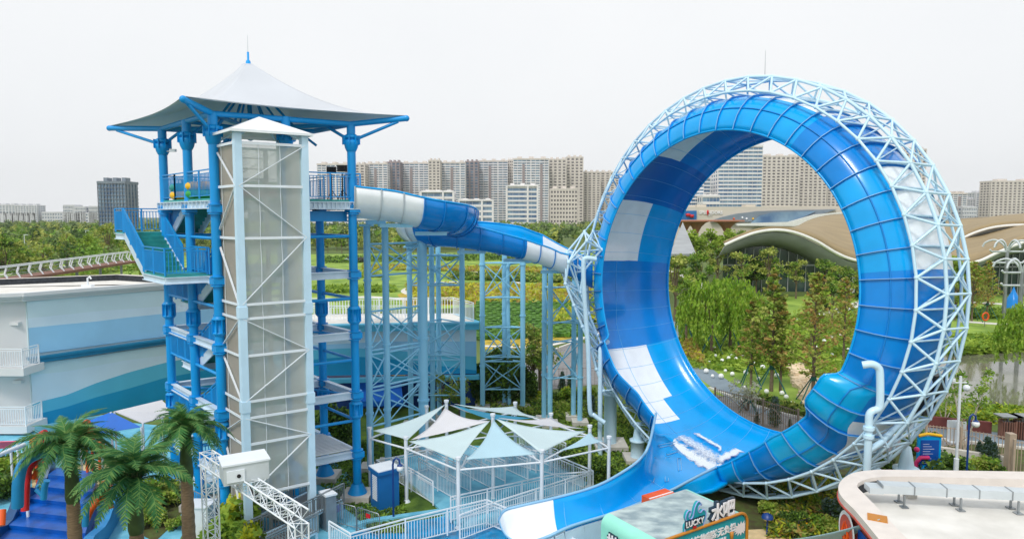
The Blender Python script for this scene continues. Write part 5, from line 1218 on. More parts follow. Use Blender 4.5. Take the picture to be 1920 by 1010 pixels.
# info board
ib = thing('information_board', 'blue information board with a yellow top and pink decoration', 'sign', G(1742, 900)); p = G(1742, 905); q = G(1742, 905)
m = MB(); m.box((p.x - .62, p.y, 0), (p.x + .5, p.y + .12, 2.35)); m.build('panel_frame', 'gel_azure', ib); m = MB(); m.box((p.x - .5, p.y - .03, .6), (p.x + .38, p.y, 2.15)); pf = m.build('text_panel', 'banner_blue', ib)
m = MB(); m.path([(p.x - .62, p.y, 2.36), (p.x - .2, p.y, 2.46), (p.x + .1, p.y, 2.42), (p.x + .5, p.y, 2.36)], .08, 6); m.build('yellow_top', 'yellow', ib)
m = MB()
for k in range(9): m.box((p.x - .4, p.y - .045, 1.95 - k * .12), (p.x - .4 + .3 + .3 * ((k * 7) % 5) / 5, p.y - .03, 1.965 - k * .12))
m.build('text_lines', 'letter_white', pf)
m = MB(); m.path([(p.x - .8, p.y - .2, .3), (p.x - .8, p.y - .2, 1.1), (p.x - .6, p.y - .2, 1.35), (p.x - .2, p.y - .2, 1.35)], .1, 8); m.ball((p.x - .8, p.y - .2, 1.75), .13, 6); m.build('pink_ornament', 'magenta', ib)
m = MB(); m.path([(p.x - .6, p.y - .2, .75), (p.x, p.y - .22, .85), (p.x + .45, p.y - .2, 1.0)], .2, 8); m.build('arrow_board', 'gel_azure', ib)
# fences in the park
def vbar_fence(pts, label, mat, h=1.6, gap=.16, z=0.02, post=3.0, wave=False, name='fence'):
    P = [G(x, y, z) for x, y in pts]; t = thing(name, label, 'fence', P[len(P) // 2]); m = MB(); railing(m, P, h, gap, .014, post, rails=(.96, .1), posts=False); 
    if wave:
        Q = []
        for a, b in zip(P[:-1], P[1:]):
            n = 16
            for k in range(n): Q.append(a.lerp(b, k / n) + Vector((0, -.03, h * (.55 + .25 * math.sin(k / n * math.pi * 2)))))
        m.path(Q, .025, 4)
    m.build('fence_panel', mat, t)
    for a, b in zip(P[:-1], P[1:]):
        n = max(1, round((b - a).length / post))
        for k in range(0 if (a - P[0]).length < .01 else 1, n + 1): p = a.lerp(b, k / n); q = MB(); q.beam(p, p + Vector((0, 0, h + .08)), .1, .1); q.build('post', mat, t)
vbar_fence([(1340, 775), (1430, 800), (1495, 822)], 'dark brown wavy bar fence seen through the bottom of the loop', 'fence_brown', 1.7, wave=True)
vbar_fence([(895, 727), (1010, 727), (1130, 724)], 'dark brown bar fence behind the flume towers', 'fence_brown', 1.5, .3)
vbar_fence([(1735, 845), (1800, 853), (1892, 872)], 'tan bar fence by the pond path', 'fence_tan', 1.5, wave=True)
vbar_fence([(1898, 900), (1990, 905)], 'tan gate at the right edge', 'fence_tan', 2.0)
m = MB(); a, b = G(1740, 852, 0), G(1892, 876, 0); m.beam(a + Vector((0, .2, .25)), b + Vector((0, .2, .25)), .3, .5); tag(m.build('garden_wall', 'concrete'), 'low concrete wall under the tan fence', 'wall')
m = MB(); p = G(1891, 892); m.beam(p, p + Vector((0, 0, 2.2)), .35, .35); tag(m.build('gate_post', 'fence_tan'), 'thick tan gate post at the end of the fence', 'post')
m = MB(); a, b = G(1740, 800), G(1858, 812); m.beam(a + Vector((0, 0, .35)), b + Vector((0, 0, .35)), .25, .7); tag(m.build('planter_wall', 'corten'), 'dark rust red planter wall at the pond edge', 'wall')
for x, lb in ((1888, 'left'), (1915, 'right')):
    p = G(x, 822); t = thing('slatted_bin', f'round brown slatted litter bin, the {lb} one of the pair by the pond path', 'bin', p, 'slatted bins by the path'); m = MB()
    for k in range(22): a = k * math.pi / 11; m.beam(p + Vector((.42 * math.cos(a), .42 * math.sin(a), .05)), p + Vector((.42 * math.cos(a), .42 * math.sin(a), 1.1)), .09, .04)
    m.build('slats', 'wood', t); m = MB(); m.tube(p, p + Vector((0, 0, 1.0)), .38, 14); m.build('liner', 'black', t); m = MB(); m.box((p.x - .6, p.y - .4, 1.35), (p.x + .6, p.y + .4, 1.42)); m.tube(p + Vector((0, 0, 1)), p + Vector((0, 0, 1.36)), .06, 6); m.build('hood', 'steel', t)
for i, (x, y) in enumerate(((1785, 827), (1801, 830))):
    p = G(x, y); t = thing('chair', f'white {"left" if i == 0 else "right"} hand board chair in front of the birch', 'chair', p); m = MB(); m.box((p.x - .3, p.y, .05), (p.x + .3, p.y + .06, 1.25)); m.build('board', 'white_metal', t); m = MB(); m.box((p.x - .3, p.y - .35, 0), (p.x + .3, p.y, .06)); m.build('foot', 'white_metal', t)
# silver tree shaped lamp masts on the right
def mast(px, py, top, label, Y):
    b = AT(px, py, Y); zt = ZT(top, Y); t = thing('tree_mast', label, 'lamp mast', (b.x, Y, 0), 'silver tree shaped masts'); c = Vector((b.x, Y, 0)); m = MB(); m.tube(c, c + Vector((0, 0, zt - 1.2)), .24, 10, r2=.2); m.build('pole', 'steel', t)
    for k in range(6):
        a = k * math.pi / 3 + .4; dr = Vector((math.cos(a), math.sin(a), 0)); m = MB(); m.path(smooth_path([c + Vector((0, 0, zt - 1.6)), c + dr * .5 + Vector((0, 0, zt - .5)), c + dr * 1.4 + Vector((0, 0, zt)), c + dr * 2.3 + Vector((0, 0, zt - .35)), c + dr * 2.6 + Vector((0, 0, zt - .9))], 4), .11, 8); m.build('curved_arm', 'galv', t)
    for zz_ in (1.3, 2.7):
        m = MB(); m.path([c + Vector((-2.2, 0, zt - zz_ + .1)), c + Vector((-2, 0, zt - zz_ - .15)), c + Vector((2, 0, zt - zz_ - .15)), c + Vector((2.2, 0, zt - zz_ + .1))], .12, 8); m.build('cross_arm', 'galv', t)
mast(1882, 590, 450, 'silver branching lamp mast left of the blue cone', 86); mast(1911, 600, 486, 'silver branching lamp mast cut by the right edge', 74)
p = AT(1899, 575, 92); z_ = 0; m = MB(); m.lathe((p.x, p.y, 0), [(1.3, 0), (1.25, .7), (.7, 1.9), (.25, 2.8), (.02, 3.5)], 16); o = m.build('blue_cone', 'gel_blue'); tag(o, 'glossy blue drop shaped cone on the lawn at the right', 'sculpture')
def life_ring(px, py):
    p = G(px, py); t = thing('life_ring', 'orange life ring on a post at the pond bank', 'life ring', p); m = MB(); m.tube(p, p + Vector((0, 0, 1.2)), .04, 6); m.build('post', 'steel', t); m = MB(); m.path([p + Vector((.35 * math.cos(a), -.08, 1.2 + .45 * math.sin(a))) for a in np.linspace(0, 2 * math.pi, 17)], .1, 6, cap=False); m.build('ring', 'orange', t)
life_ring(1846, 612)
# ------------------------------------------------------------------ lattice gantry with the projector box
zg = 5.2; g0 = G(386, 856, zg); g1 = G(566, 972, zg); gd = (g1 - g0).xy.to_3d().normalized(); gs = gd.cross(Vector((0, 0, 1)))
gt = thing('lattice_gantry', 'white aluminium lattice gantry standing in front of the lift shaft', 'gantry', g0.xy.to_3d())
def lattice(p, q, s1, s2, mb, step=.4, h=.19):
    p, q = Vector(p), Vector(q); C4 = [s1 * h + s2 * h, s1 * h - s2 * h, s1 * -h - s2 * h, s1 * -h + s2 * h]; n = max(2, int((q - p).length / step))
    for c in C4: mb.tube(p + c, q + c, .026, 6)
    for k in range(n):
        a, b = p.lerp(q, k / n), p.lerp(q, (k + 1) / n)
        for i in range(4):
            c, d = C4[i], C4[(i + 1) % 4]; mb.tube(a + c, a + d, .014, 4, cap=False); mb.tube(a + (c if k % 2 else d), b + (d if k % 2 else c), .014, 4, cap=False)
Z = Vector((0, 0, 1))
m = MB(); lattice(g0, g1, gs, Z, m); m.build('beam', 'white_metal', gt)
for p in (g0 + gd * .25, g1 - gd * .2): m = MB(); lattice((p.x, p.y, 0), (p.x, p.y, zg - .2), gs, gd, m); m.build('mast', 'white_metal', gt)
bx = thing('projector_box', 'white weatherproof projector housing mounted on the lattice gantry', 'projector', (g0.lerp(g1, .45)).xy.to_3d()); p = g0.lerp(g1, .46) + Z * .42
bl = Vector((.86, .5, 0)).normalized(); bs = Vector((.5, -.86, 0)).normalized()
m = MB(); m.obox(p, bl * .62, bs * .45, Z * .28); m.build('housing', 'galv', bx); m = MB(); m.obox(p + Z * .3, bl * .66, bs * .48, Z * .025); m.build('lid', 'white_metal', bx)
q = p + bs * .46 - bl * .3 - Z * .03; m = MB(); m.obox(q, bl * .24, bs * .03, Z * .17); pn = m.build('front_panel', 'white_metal', bx); m = MB(); m.tube(q + bl * .08, q + bl * .08 + bs * .06, .055, 12); m.build('lens', 'black', pn)
m = MB(); m.path([p + bs * .4 - Z * .3, p + bs * .35 + gd * .5 - Z * .55, p + gd * .9 - Z * .5], .03, 6); m.build('cable', 'black', bx)
q = g1 + Vector((-.1, -.2, -.55)); m = MB(); m.path([q, q + Vector((-.35, -.1, 0)), q + Vector((-.4, -.1, -.25))], .06, 8); m.ball(q + Vector((-.4, -.1, -.4)), .15, 6); tag(m.build('dome_camera', 'white_metal'), 'white dome security camera on the near end of the gantry', 'camera')
p = G(380, 1000, 0); m = MB(); m.box((p.x - .5, p.y - .4, 0), (p.x + .4, p.y + .4, 1.25)); m.box((p.x - .55, p.y - .45, 1.25), (p.x + .45, p.y + .45, 1.31)); tag(m.build('white_cabinet', 'white_metal'), 'small white equipment cabinet at the foot of the lattice mast', 'cabinet')
# ------------------------------------------------------------------ play area bottom left
flat('sand_pit', [(60, 860), (180, 850), (250, 880), (240, 935), (60, 945)], ZL * 6, 'sand')
flat('deck_floor', [(-40, 1060), (40, 920), (105, 922), (190, 935), (160, 1080)], ZL * 7, 'deck_blue')
pl = thing('play_slide', 'wide dark blue stepped water slide with teal side rails', 'slide', G(90, 970))
m = MB()
a0, a1 = G(110, 935), G(185, 945); b0, b1 = G(-30, 1060), G(150, 1080)
st_ = 7
for k in range(st_):
    f0, f1 = k / st_, (k + 1) / st_; P = [a0.lerp(b0, f0), a1.lerp(b1, f0), a1.lerp(b1, f1), a0.lerp(b0, f1)]; m.prism(P, 0, 1.5 - k * .18)
m.build('steps', 'deck_blue', pl)
for (px0, py0, px1, py1, hh_) in ((100, 935, -40, 1065, 2.0), (262, 900, 150, 1085, 1.7)):
    m = MB(); a, b = G(px0, py0), G(px1, py1); n = 14; rows = []
    for k in range(n + 1):
        f = k / n; p = a.lerp(b, f); h = hh_ * (1 - .5 * f) * (.82 + .22 * math.cos(f * 14)); s_ = (b - a).cross(Z).normalized() * .17
        rows.append([p - s_, p - s_ + Z * h, p + s_ + Z * h, p + s_])
    m.grid(rows, smooth=False); m.build('side_wall', 'play_navy' if px0 < 200 else 'play_blue', pl)
def tubes(name, label, cat, segs, mat, n=8):
    t = None; P = [p for s_, r in segs for p in s_]; c = P[0]; t = thing(name, label, cat, (c.x, c.y, 0))
    for s_, r in segs: m = MB(); m.path(smooth_path(s_, 5), r, n); m.build('branch', mat, t)
    return t
a = AT(130, 1000, 17.5); 
tubes('arched_pipe', 'thick teal blue arching play pipe at the left', 'play pipe', [([AT(33, 950, 19.5), AT(35, 900, 19.5), AT(45, 868, 19.6), AT(70, 851, 20), AT(100, 846, 20.6), AT(125, 858, 21), AT(132, 900, 21.2)], .16)], 'play_blue')
tubes('arched_pipe', 'thick teal post with short branches beside the sand pit', 'play pipe', [([AT(82, 935, 22), AT(84, 912, 22), AT(88, 900, 22)], .1), ([AT(82, 930, 22), AT(68, 916, 22)], .08), ([AT(70, 912, 22), AT(76, 908, 22), AT(84, 916, 22)], .05)], 'play_blue')
tubes('coral_ornament', 'red leaning play post beside the arching pipe', 'ornament', [([AT(47, 957, 20), AT(50, 900, 20.2), AT(58, 872, 20.4), AT(100, 842, 21)], .11)], 'red')
tubes('coral_ornament', 'orange coral branch behind the arching pipe', 'ornament', [([AT(50, 900, 20.5), AT(52, 880, 20.5), AT(62, 868, 20.6)], .13), ([AT(64, 895, 20.6), AT(72, 880, 20.6)], .1)], 'orange')
tubes('coral_ornament', 'orange coral branch in the middle of the slide wall', 'ornament', [([AT(160, 978, 18.4), AT(170, 955, 18.5), AT(184, 938, 18.6), AT(190, 934, 18.6)], .1), ([AT(170, 955, 18.5), AT(176, 938, 18.6), AT(178, 932, 18.6)], .08), ([AT(166, 965, 18.5), AT(168, 950, 18.5), AT(170, 944, 18.5)], .06)], 'orange')
tubes('coral_ornament', 'tall orange post with a bend right of the left palm', 'ornament', [([AT(206, 953, 19.5), AT(200, 920, 19.6), AT(197, 900, 19.7)], .11)], 'orange')
tubes('coral_ornament', 'teal branching post next to the orange coral', 'ornament', [([AT(160, 985, 18.2), AT(161, 960, 18.2), AT(163, 944, 18.2)], .09), ([AT(190, 955, 19.2), AT(182, 925, 19.3)], .1)], 'play_blue')
tubes('coral_ornament', 'orange coral stump at the far left edge', 'ornament', [([AT(2, 985, 18), AT(4, 955, 18.2)], .1)], 'orange')
for x, y, mm, lb in ((66, 824, 'orange', 'small orange ornament above the left palm crown'), (160, 797, 'orange', 'small orange ornament right of the left palm crown'), (172, 812, 'red', 'small red ornament by the blue tent edge'), (186, 835, 'orange', 'small orange ornament below the blue tent'), (208, 854, 'red', 'small red ornament near the middle palm'), (80, 816, 'red', 'small red ornament near the pink parasol')):
    tubes('coral_ornament', lb, 'ornament', [([AT(x, y + 12, 30), AT(x - 3, y, 30), AT(x + 6, y - 6, 30)], .16), ([AT(x, y + 8, 30), AT(x + 8, y + 3, 30)], .12), ([Vector((AT(x, y, 30).x, 30, 0.05)), AT(x, y + 12, 30)], .06)], mm)
# tents and awnings behind the palms
def tent(pts, mat, label, name='awning', poles=True, th=.04):
    P = [G(*q) for q in pts]; t = thing(name, label, 'awning', sum(P, Vector()).xy.to_3d() / len(P)); m = MB(); m.sheet(P); solid(m.build('fabric', mat, t), th)
    if poles:
        for p in P: m = MB(); m.tube((p.x, p.y, 0), p, .05, 6); m.build('pole', 'white_metal', t)
tent([(208, 772, 3.6), (265, 800, 2.9), (190, 812, 2.7), (150, 795, 2.8)], 'tent_blue', 'bright blue tent awning behind the left palms')
tent([(215, 771, 3.6), (303, 750, 3.4), (330, 775, 3.0), (268, 793, 3.0)], 'sail_white', 'white tent awning stretching to the stair tower')
tent([(-20, 828, 2.8), (32, 826, 2.8), (20, 838, 2.4), (-20, 842, 2.4)], 'pink', 'pink parasol edge at the far left')
m = MB(); a, b = AT(-20, 860, 25), AT(45, 833, 27); m.tube(a, b, .09, 8); m.tube((b.x, b.y, 0), b, .06, 8); tag(m.build('slanting_beam', 'white_metal'), 'white slanting beam in front of the pink parasol', 'beam')
pn_ = MB(); a, b = G(70, 890), G(215, 860); pn_.beam(a + Z * 1.3, b + Z * 1.3, .06, 2.4); tag(pn_.build('screen_panel', 'pave_teal'), 'turquoise hoarding panel behind the sand pit', 'panel')
# people
def person(p, face, h, shirt, legs, label, arms=.15):
    t = thing('person', label, 'person', p); k = h / 1.75; f = Vector((math.sin(face), math.cos(face), 0)); s_ = Vector((f.y, -f.x, 0))
    J = {'pel': (0, 0, .92), 'che': (0, .02, 1.28), 'nec': (0, .02, 1.48), 'hea': (0, .04, 1.62), 'top': (0, .03, 1.74), 'ls': (-.19, .02, 1.42), 'le': (-.27, .0, 1.12), 'lw': (-.27, arms, .86), 'rs': (.19, .02, 1.42), 're': (.27, -.02, 1.12), 'rw': (.28, arms, .86),
         'lh': (-.1, 0, .88), 'lk': (-.11, .05, .48), 'la': (-.11, 0, .08), 'lt': (-.12, .15, .03), 'rh': (.1, 0, .88), 'rk': (.12, .08, .48), 'ra': (.13, -.04, .08), 'rt': (.14, .11, .03)}
    E = [('pel', 'che'), ('che', 'nec'), ('nec', 'hea'), ('hea', 'top'), ('che', 'ls'), ('ls', 'le'), ('le', 'lw'), ('che', 'rs'), ('rs', 're'), ('re', 'rw'), ('pel', 'lh'), ('lh', 'lk'), ('lk', 'la'), ('la', 'lt'), ('pel', 'rh'), ('rh', 'rk'), ('rk', 'ra'), ('ra', 'rt')]
    Rr = {'pel': .15, 'che': .16, 'nec': .06, 'hea': .1, 'top': .08, 'ls': .07, 'le': .045, 'lw': .03, 'rs': .07, 're': .045, 'rw': .03, 'lh': .1, 'lk': .06, 'la': .04, 'lt': .035, 'rh': .1, 'rk': .06, 'ra': .04, 'rt': .035}
    ks_ = list(J); vs = [s_ * J[q][0] * k + f * J[q][1] * k + Z * J[q][2] * k for q in ks_]
    me = bpy.data.meshes.new('body'); me.from_pydata([tuple(v) for v in vs], [(ks_.index(a), ks_.index(b)) for a, b in E], []); o = bpy.data.objects.new('body', me); C.collection.objects.link(o); o.parent = t
    sm2 = o.modifiers.new('skin', 'SKIN'); 
    for i, q in enumerate(ks_): me.skin_vertices[0].data[i].radius = (Rr[q] * k, Rr[q] * k * .8)
    me.skin_vertices[0].data[0].use_root = True; o.modifiers.new('sub', 'SUBSURF').levels = 1; me.materials.append(M['skin']); o.data.materials[0] = M['skin']
    m = MB(); c = p; m.lathe(c, [(.17 * k, .88 * k), (.185 * k, 1.1 * k), (.21 * k, 1.3 * k), (.2 * k, 1.42 * k), (.07 * k, 1.5 * k)], 12); 
    for sg in (-1, 1): m.tube(c + s_ * .19 * sg * k + Z * 1.42 * k, c + s_ * .26 * sg * k + Z * 1.2 * k, .08 * k, 8)
    m.build('shirt', shirt, t); m = MB()
    for sg in (-1, 1): m.tube(c + s_ * .1 * sg * k + Z * .95 * k, c + s_ * .12 * sg * k + f * .04 + Z * .45 * k, .12 * k, 8, r2=.09 * k)
    m.build('shorts', legs, t); m = MB(); m.ball(c + f * .02 + Z * 1.69 * k, .115 * k, 6, sq=.9); m.build('hair', 'black', t)
person(G(131, 908), 2.6, 1.65, 'shirt_lilac', 'cloth_dark', 'person in a lilac shirt walking on the sand behind the left palm')
# ------------------------------------------------------------------ plants
RG = np.random.default_rng(11)
def leaves(name, pts, size, mats, parent=None, droop=0, aspect=1.6, jit=.35, seed=1, pick=None, origin=None):
    rg = np.random.default_rng(seed); P = np.asarray(pts, float); n = len(P)
    a = rg.normal(size=(n, 3)); a[:, 2] *= .6; a /= np.linalg.norm(a, axis=1, keepdims=True)
    if droop: a = a * (1 - droop) + np.array([0, 0, -1]) * droop; a /= np.linalg.norm(a, axis=1, keepdims=True)
    r = rg.normal(size=(n, 3)); b = np.cross(a, r); b /= np.linalg.norm(b, axis=1, keepdims=True)
    s = (size * (1 + jit * rg.normal(size=(n, 1)))).clip(size * .4, size * 2); a = a * s * aspect * .5; b = b * s * .5
    V = np.stack([P - a, P - a * .1 + b, P + a, P - a * .1 - b], 1).reshape(-1, 3)
    o0 = origin_of(parent) if parent is not None else Vector(origin if origin is not None else (0, 0, 0))
    V -= np.array(o0); me = bpy.data.meshes.new(name); me.vertices.add(4 * n); me.vertices.foreach_set('co', V.ravel())
    me.loops.add(4 * n); me.loops.foreach_set('vertex_index', np.arange(4 * n)); me.polygons.add(n); me.polygons.foreach_set('loop_start', np.arange(n) * 4); me.polygons.foreach_set('loop_total', np.full(n, 4))
    for m in mats: me.materials.append(M[m])
    mi = rg.integers(0, len(mats), n) if pick is None else np.asarray(pick); me.polygons.foreach_set('material_index', mi.astype(np.int32)); me.update(calc_edges=True)
    o = bpy.data.objects.new(name, me); C.collection.objects.link(o)
    if parent is not None: o.parent = parent
    else: o.location = o0
    return o
def clumps(cs, rs, per, rg, shell=.5):
    out = []; idx = []
    for k, (c, r) in enumerate(zip(cs, rs)):
        d = rg.normal(size=(per, 3)); d /= np.linalg.norm(d, axis=1, keepdims=True); d *= (rg.random((per, 1)) ** shell); out.append(np.array(c) + d * np.array(r)); idx += [k] * per
    return np.concatenate(out), np.array(idx)
def limbs(m, base, tips, r0, rnd, mi=0):
    for t in tips:
        b = Vector(base); t = Vector(t); mid = b.lerp(t, .5) + Vector((rnd.uniform(-.15, .15), rnd.uniform(-.15, .15), .12)) * (t - b).length * .4
        m.path([b, mid, t], [r0, r0 * .6, r0 * .15], 5, mi, cap=False)
PROTO = {}
def proto(kind, fn):
    PROTO[kind] = [fn, None]
def plant(kind, p, sc=1, rz=None, label='', group=None, cat='tree', rnd=random.Random(5)):
    fn, o = PROTO[kind]; rz = rnd.uniform(0, 6.28) if rz is None else rz
    if o is None:
        o = fn(); PROTO[kind][1] = o; tag(o, label, cat, group); o.location = p; o.rotation_euler = (0, 0, rz); o.scale = (sc,) * 3 if isinstance(sc, (int, float)) else sc; index_kids(); return o
    c = copy_tree(o, None, KIDS); c.location = p; c.rotation_euler = (0, 0, rz); c.scale = (sc,) * 3 if isinstance(sc, (int, float)) else sc
    c['label'] = label
    if group: c['group'] = group
    elif 'group' in c: del c['group']
    c['category'] = cat; return c
def broad(name, h, cr, mats, seed, per=110, nc=26, leaf=.2, sparse=1, trunk='bark'):
    def f():
        rg = np.random.default_rng(seed); rnd = random.Random(seed); t = thing(name, '', 'tree'); cs = []; rs = []
        for k in range(nc):
            a = rnd.uniform(0, 6.28); u = rnd.random(); z = h * (.38 + .56 * u); rr = cr * math.sin(math.pi * min(.97, .22 + .7 * u)) * rnd.uniform(.35, .95); cs.append((rr * math.cos(a), rr * math.sin(a), z)); q = cr * rnd.uniform(.26, .42) * sparse; rs.append((q, q, q * .75))
        P, ix = clumps(cs, rs, per, rg, .6); pk = np.where(rg.random(len(P)) < .25, rg.integers(0, len(mats), len(P)), ix % len(mats))
        leaves('crown', P, leaf, mats, t, seed=seed, pick=pk)
        m = MB(); m.path([(0, 0, 0), (.04 * h * .2, 0, h * .3), (-.02 * h, .02 * h, h * .6), (0, 0, h * .9)], [h * .022, h * .017, h * .01, h * .003], 7); limbs(m, (0, 0, h * .33), cs[::2], h * .009, rnd); m.build('trunk', trunk, t); return t
    return f
def conic(name, h, cr, mats, seed, per=34, leaf=.14, trunk='bark', bare=.2, ex=1.0):
    def f():
        rg = np.random.default_rng(seed); rnd = random.Random(seed); t = thing(name, '', 'tree'); cs = []; rs = []; m = MB(); m.path([(0, 0, 0), (.03, 0, h * .5), (0, .02, h)], [h * .016, h * .01, .012], 7)
        n = 62
        for k in range(n):
            u = (k + .5) / n; z = h * (bare + (1 - bare) * u); a = k * 2.4 + rnd.uniform(-.3, .3); L_ = cr * (1 - u ** 1.4) ** ex * rnd.uniform(.55, 1.05) * min(1, .45 + u * 4) + .12; tip = Vector((L_ * math.cos(a), L_ * math.sin(a), z + L_ * .45)); m.path([(0, 0, z - .05), tip], [h * .004, .006], 4, cap=False)
            for s_ in (.45, .75, 1.0): q = Vector((0, 0, z)).lerp(tip, s_); cs.append(tuple(q)); w = .12 + L_ * .16; rs.append((w, w, w * .8))
        P, ix = clumps(cs, rs, per, rg, .7); pk = np.where(rg.random(len(P)) < .3, rg.integers(0, len(mats), len(P)), (ix // 5) % len(mats)); leaves('crown', P, leaf, mats, t, seed=seed, pick=pk); m.build('trunk', trunk, t); return t
    return f
def willow(name, h, cr, seed):
    def f():
        rg = np.random.default_rng(seed); rnd = random.Random(seed); t = thing(name, '', 'tree'); pts = []; m = MB(); m.path([(0, 0, 0), (.1, 0, h * .35), (0, .1, h * .65)], [.16, .12, .06], 7); tops = []
        for k in range(210):
            a = rnd.uniform(0, 6.28); u = rnd.random() ** .6; r = cr * u; z0 = h * (.97 - .28 * u * u) * rnd.uniform(.86, 1.03); ln = h * rnd.uniform(.25, .62) * (.6 + .4 * u); n = int(ln / .085)
            if k % 12 == 0: tops.append((r * math.cos(a) * .8, r * math.sin(a) * .8, z0))
            for i in range(n): s_ = i / n; rr = r * (1 + .18 * math.sin(s_ * 2)); pts.append((rr * math.cos(a) + rnd.uniform(-.06, .06), rr * math.sin(a) + rnd.uniform(-.06, .06), max(.8, z0 - ln * s_)))
        leaves('crown', pts, .12, ['leaf_wil', 'leaf_wil', 'leaf_mid', 'leaf_lt'], t, droop=.65, aspect=2.4, seed=seed); limbs(m, (0, 0, h * .4), tops, .05, rnd); m.build('trunk', 'bark', t); return t
    return f
def bush(name, r, hz, mats, seed, n=1500, leaf=.09):
    def f():
        rg = np.random.default_rng(seed); rnd = random.Random(seed); t = thing(name, '', 'bush'); cs = []; rs = []
        for k in range(12): a = rnd.uniform(0, 6.28); q = r * rnd.uniform(0, .7); cs.append((q * math.cos(a), q * math.sin(a), hz * rnd.uniform(.25, .8))); w = r * rnd.uniform(.3, .45); rs.append((w, w, w * hz / r * .8))
        P, ix = clumps(cs, rs, n // 12, rg, .45); P[:, 2] = np.abs(P[:, 2]) + .02; leaves('foliage', P, leaf, mats, t, seed=seed, pick=(ix + rg.integers(0, 2, len(P))) % len(mats))
        m = MB(); limbs(m, (0, 0, 0), [(c[0] * .9, c[1] * .9, c[2]) for c in cs[:8]], .03, rnd); m.build('stem', 'bark', t); return t
    return f
def birch(name, h, seed, nl=1300):
    def f():
        rg = np.random.default_rng(seed); rnd = random.Random(seed); t = thing(name, '', 'tree'); m = MB(); pts = []
        for s_ in range(4):
            a = s_ * 1.7; L_ = Vector((.25 * math.cos(a), .25 * math.sin(a), 1)).normalized(); hh = h * rnd.uniform(.75, 1); A = [L_ * hh * u + Vector((rnd.uniform(-.05, .05), 0, 0)) for u in np.linspace(0, 1, 7)]; m.path(A, [.06 * (1 - .85 * i / 6) for i in range(7)], 6)
            for k in range(12):
                u = rnd.uniform(.3, .98); b = L_ * hh * u; an = rnd.uniform(0, 6.28); tip = b + Vector((math.cos(an), math.sin(an), 1.0)) * h * .17 * (1.1 - u); m.path([b, tip], [.014, .004], 4, cap=False)
                for i in range(nl // 48): q = b.lerp(tip, rnd.uniform(.2, 1.1)); pts.append((q.x + rnd.gauss(0, .1), q.y + rnd.gauss(0, .1), q.z + rnd.gauss(0, .1)))
        leaves('crown', pts, .09, ['leaf_mid', 'leaf_lt', 'leaf_mid'], t, seed=seed); m.build('stem', 'bark_pale', t); return t
    return f
proto('broad', broad('broadleaf_tree', 7.0, 2.4, ['leaf_mid', 'leaf_dk', 'leaf_ol', 'leaf_mid'], 3))
proto('broad_lt', broad('broadleaf_tree', 6.5, 2.5, ['leaf_lt', 'leaf_mid', 'leaf_lt'], 8))
proto('sparse', broad('young_tree', 7.0, 1.9, ['leaf_ol', 'leaf_mid', 'leaf_ol'], 13, per=46, nc=24, leaf=.17))
proto('slim', broad('slender_tree', 8.0, 1.3, ['leaf_lt', 'leaf_mid'], 21, per=70, nc=26, leaf=.15))
proto('autumn', conic('redwood_tree', 8.6, 1.6, ['leaf_ol', 'leaf_lt', 'leaf_mid', 'leaf_ol', 'leaf_rust'], 31, per=17))
proto('autumn_thin', conic('redwood_tree', 8.6, 2.3, ['leaf_ol', 'leaf_rust', 'leaf_lt'], 37, per=12))
proto('willow', willow('willow_tree', 6.4, 2.6, 41))
proto('birch', birch('birch_tree', 5.6, 51))
proto('magnolia', broad('evergreen_tree', 6.0, 2.2, ['leaf_dk', 'leaf_dk', 'leaf_mid'], 57, leaf=.24))
proto('bush', bush('round_bush', .9, .95, ['leaf_dk', 'leaf_mid', 'leaf_dk'], 61))
proto('bush_ol', bush('olive_bush', .85, .8, ['leaf_ol', 'leaf_mid', 'leaf_lt'], 63))
proto('bush_yel', bush('yellow_green_bush', .8, 1.0, ['leaf_yel', 'leaf_lt', 'leaf_mid'], 67, n=1000, leaf=.13))
proto('bush_blue', bush('blue_green_bush', .8, 1.1, ['leaf_blue', 'leaf_blue', 'leaf_dk'], 71, n=1900, leaf=.07))
proto('shrub_dk', bush('tall_dark_shrub', 1.2, 3.0, ['leaf_dk', 'leaf_dk', 'leaf_mid'], 73, n=3600, leaf=.12))
proto('spruce', conic('small_spruce', 2.2, .42, ['leaf_blue', 'leaf_dk'], 77, per=24, leaf=.06, bare=.03))
proto('silver', bush('silver_plant', .8, 1.2, ['leaf_silver'], 79, n=420, leaf=.07))
def stakes(p, r=1.1, h=1.7, n=4, label='', grp='green tree support stakes'):
    t = MB(); 
    for k in range(n): a = k * 6.283 / n + .5; t.tube((p.x + r * math.cos(a), p.y + r * math.sin(a), 0), (p.x + .12 * math.cos(a), p.y + .12 * math.sin(a), h), .045, 6)
    t.lathe((p.x, p.y, h - .1), [(.16, -.15), (.2, .15)], 8); return tag(t.build('tree_stakes', 'dark_green_pole'), label, 'tree stakes', grp)
def hs(px, py, ytop, h0):                # scale so that a plant standing at this pixel reaches ytop
    p = G(px, py); return p, max(.05, (ZT(ytop, p.y)) / h0)
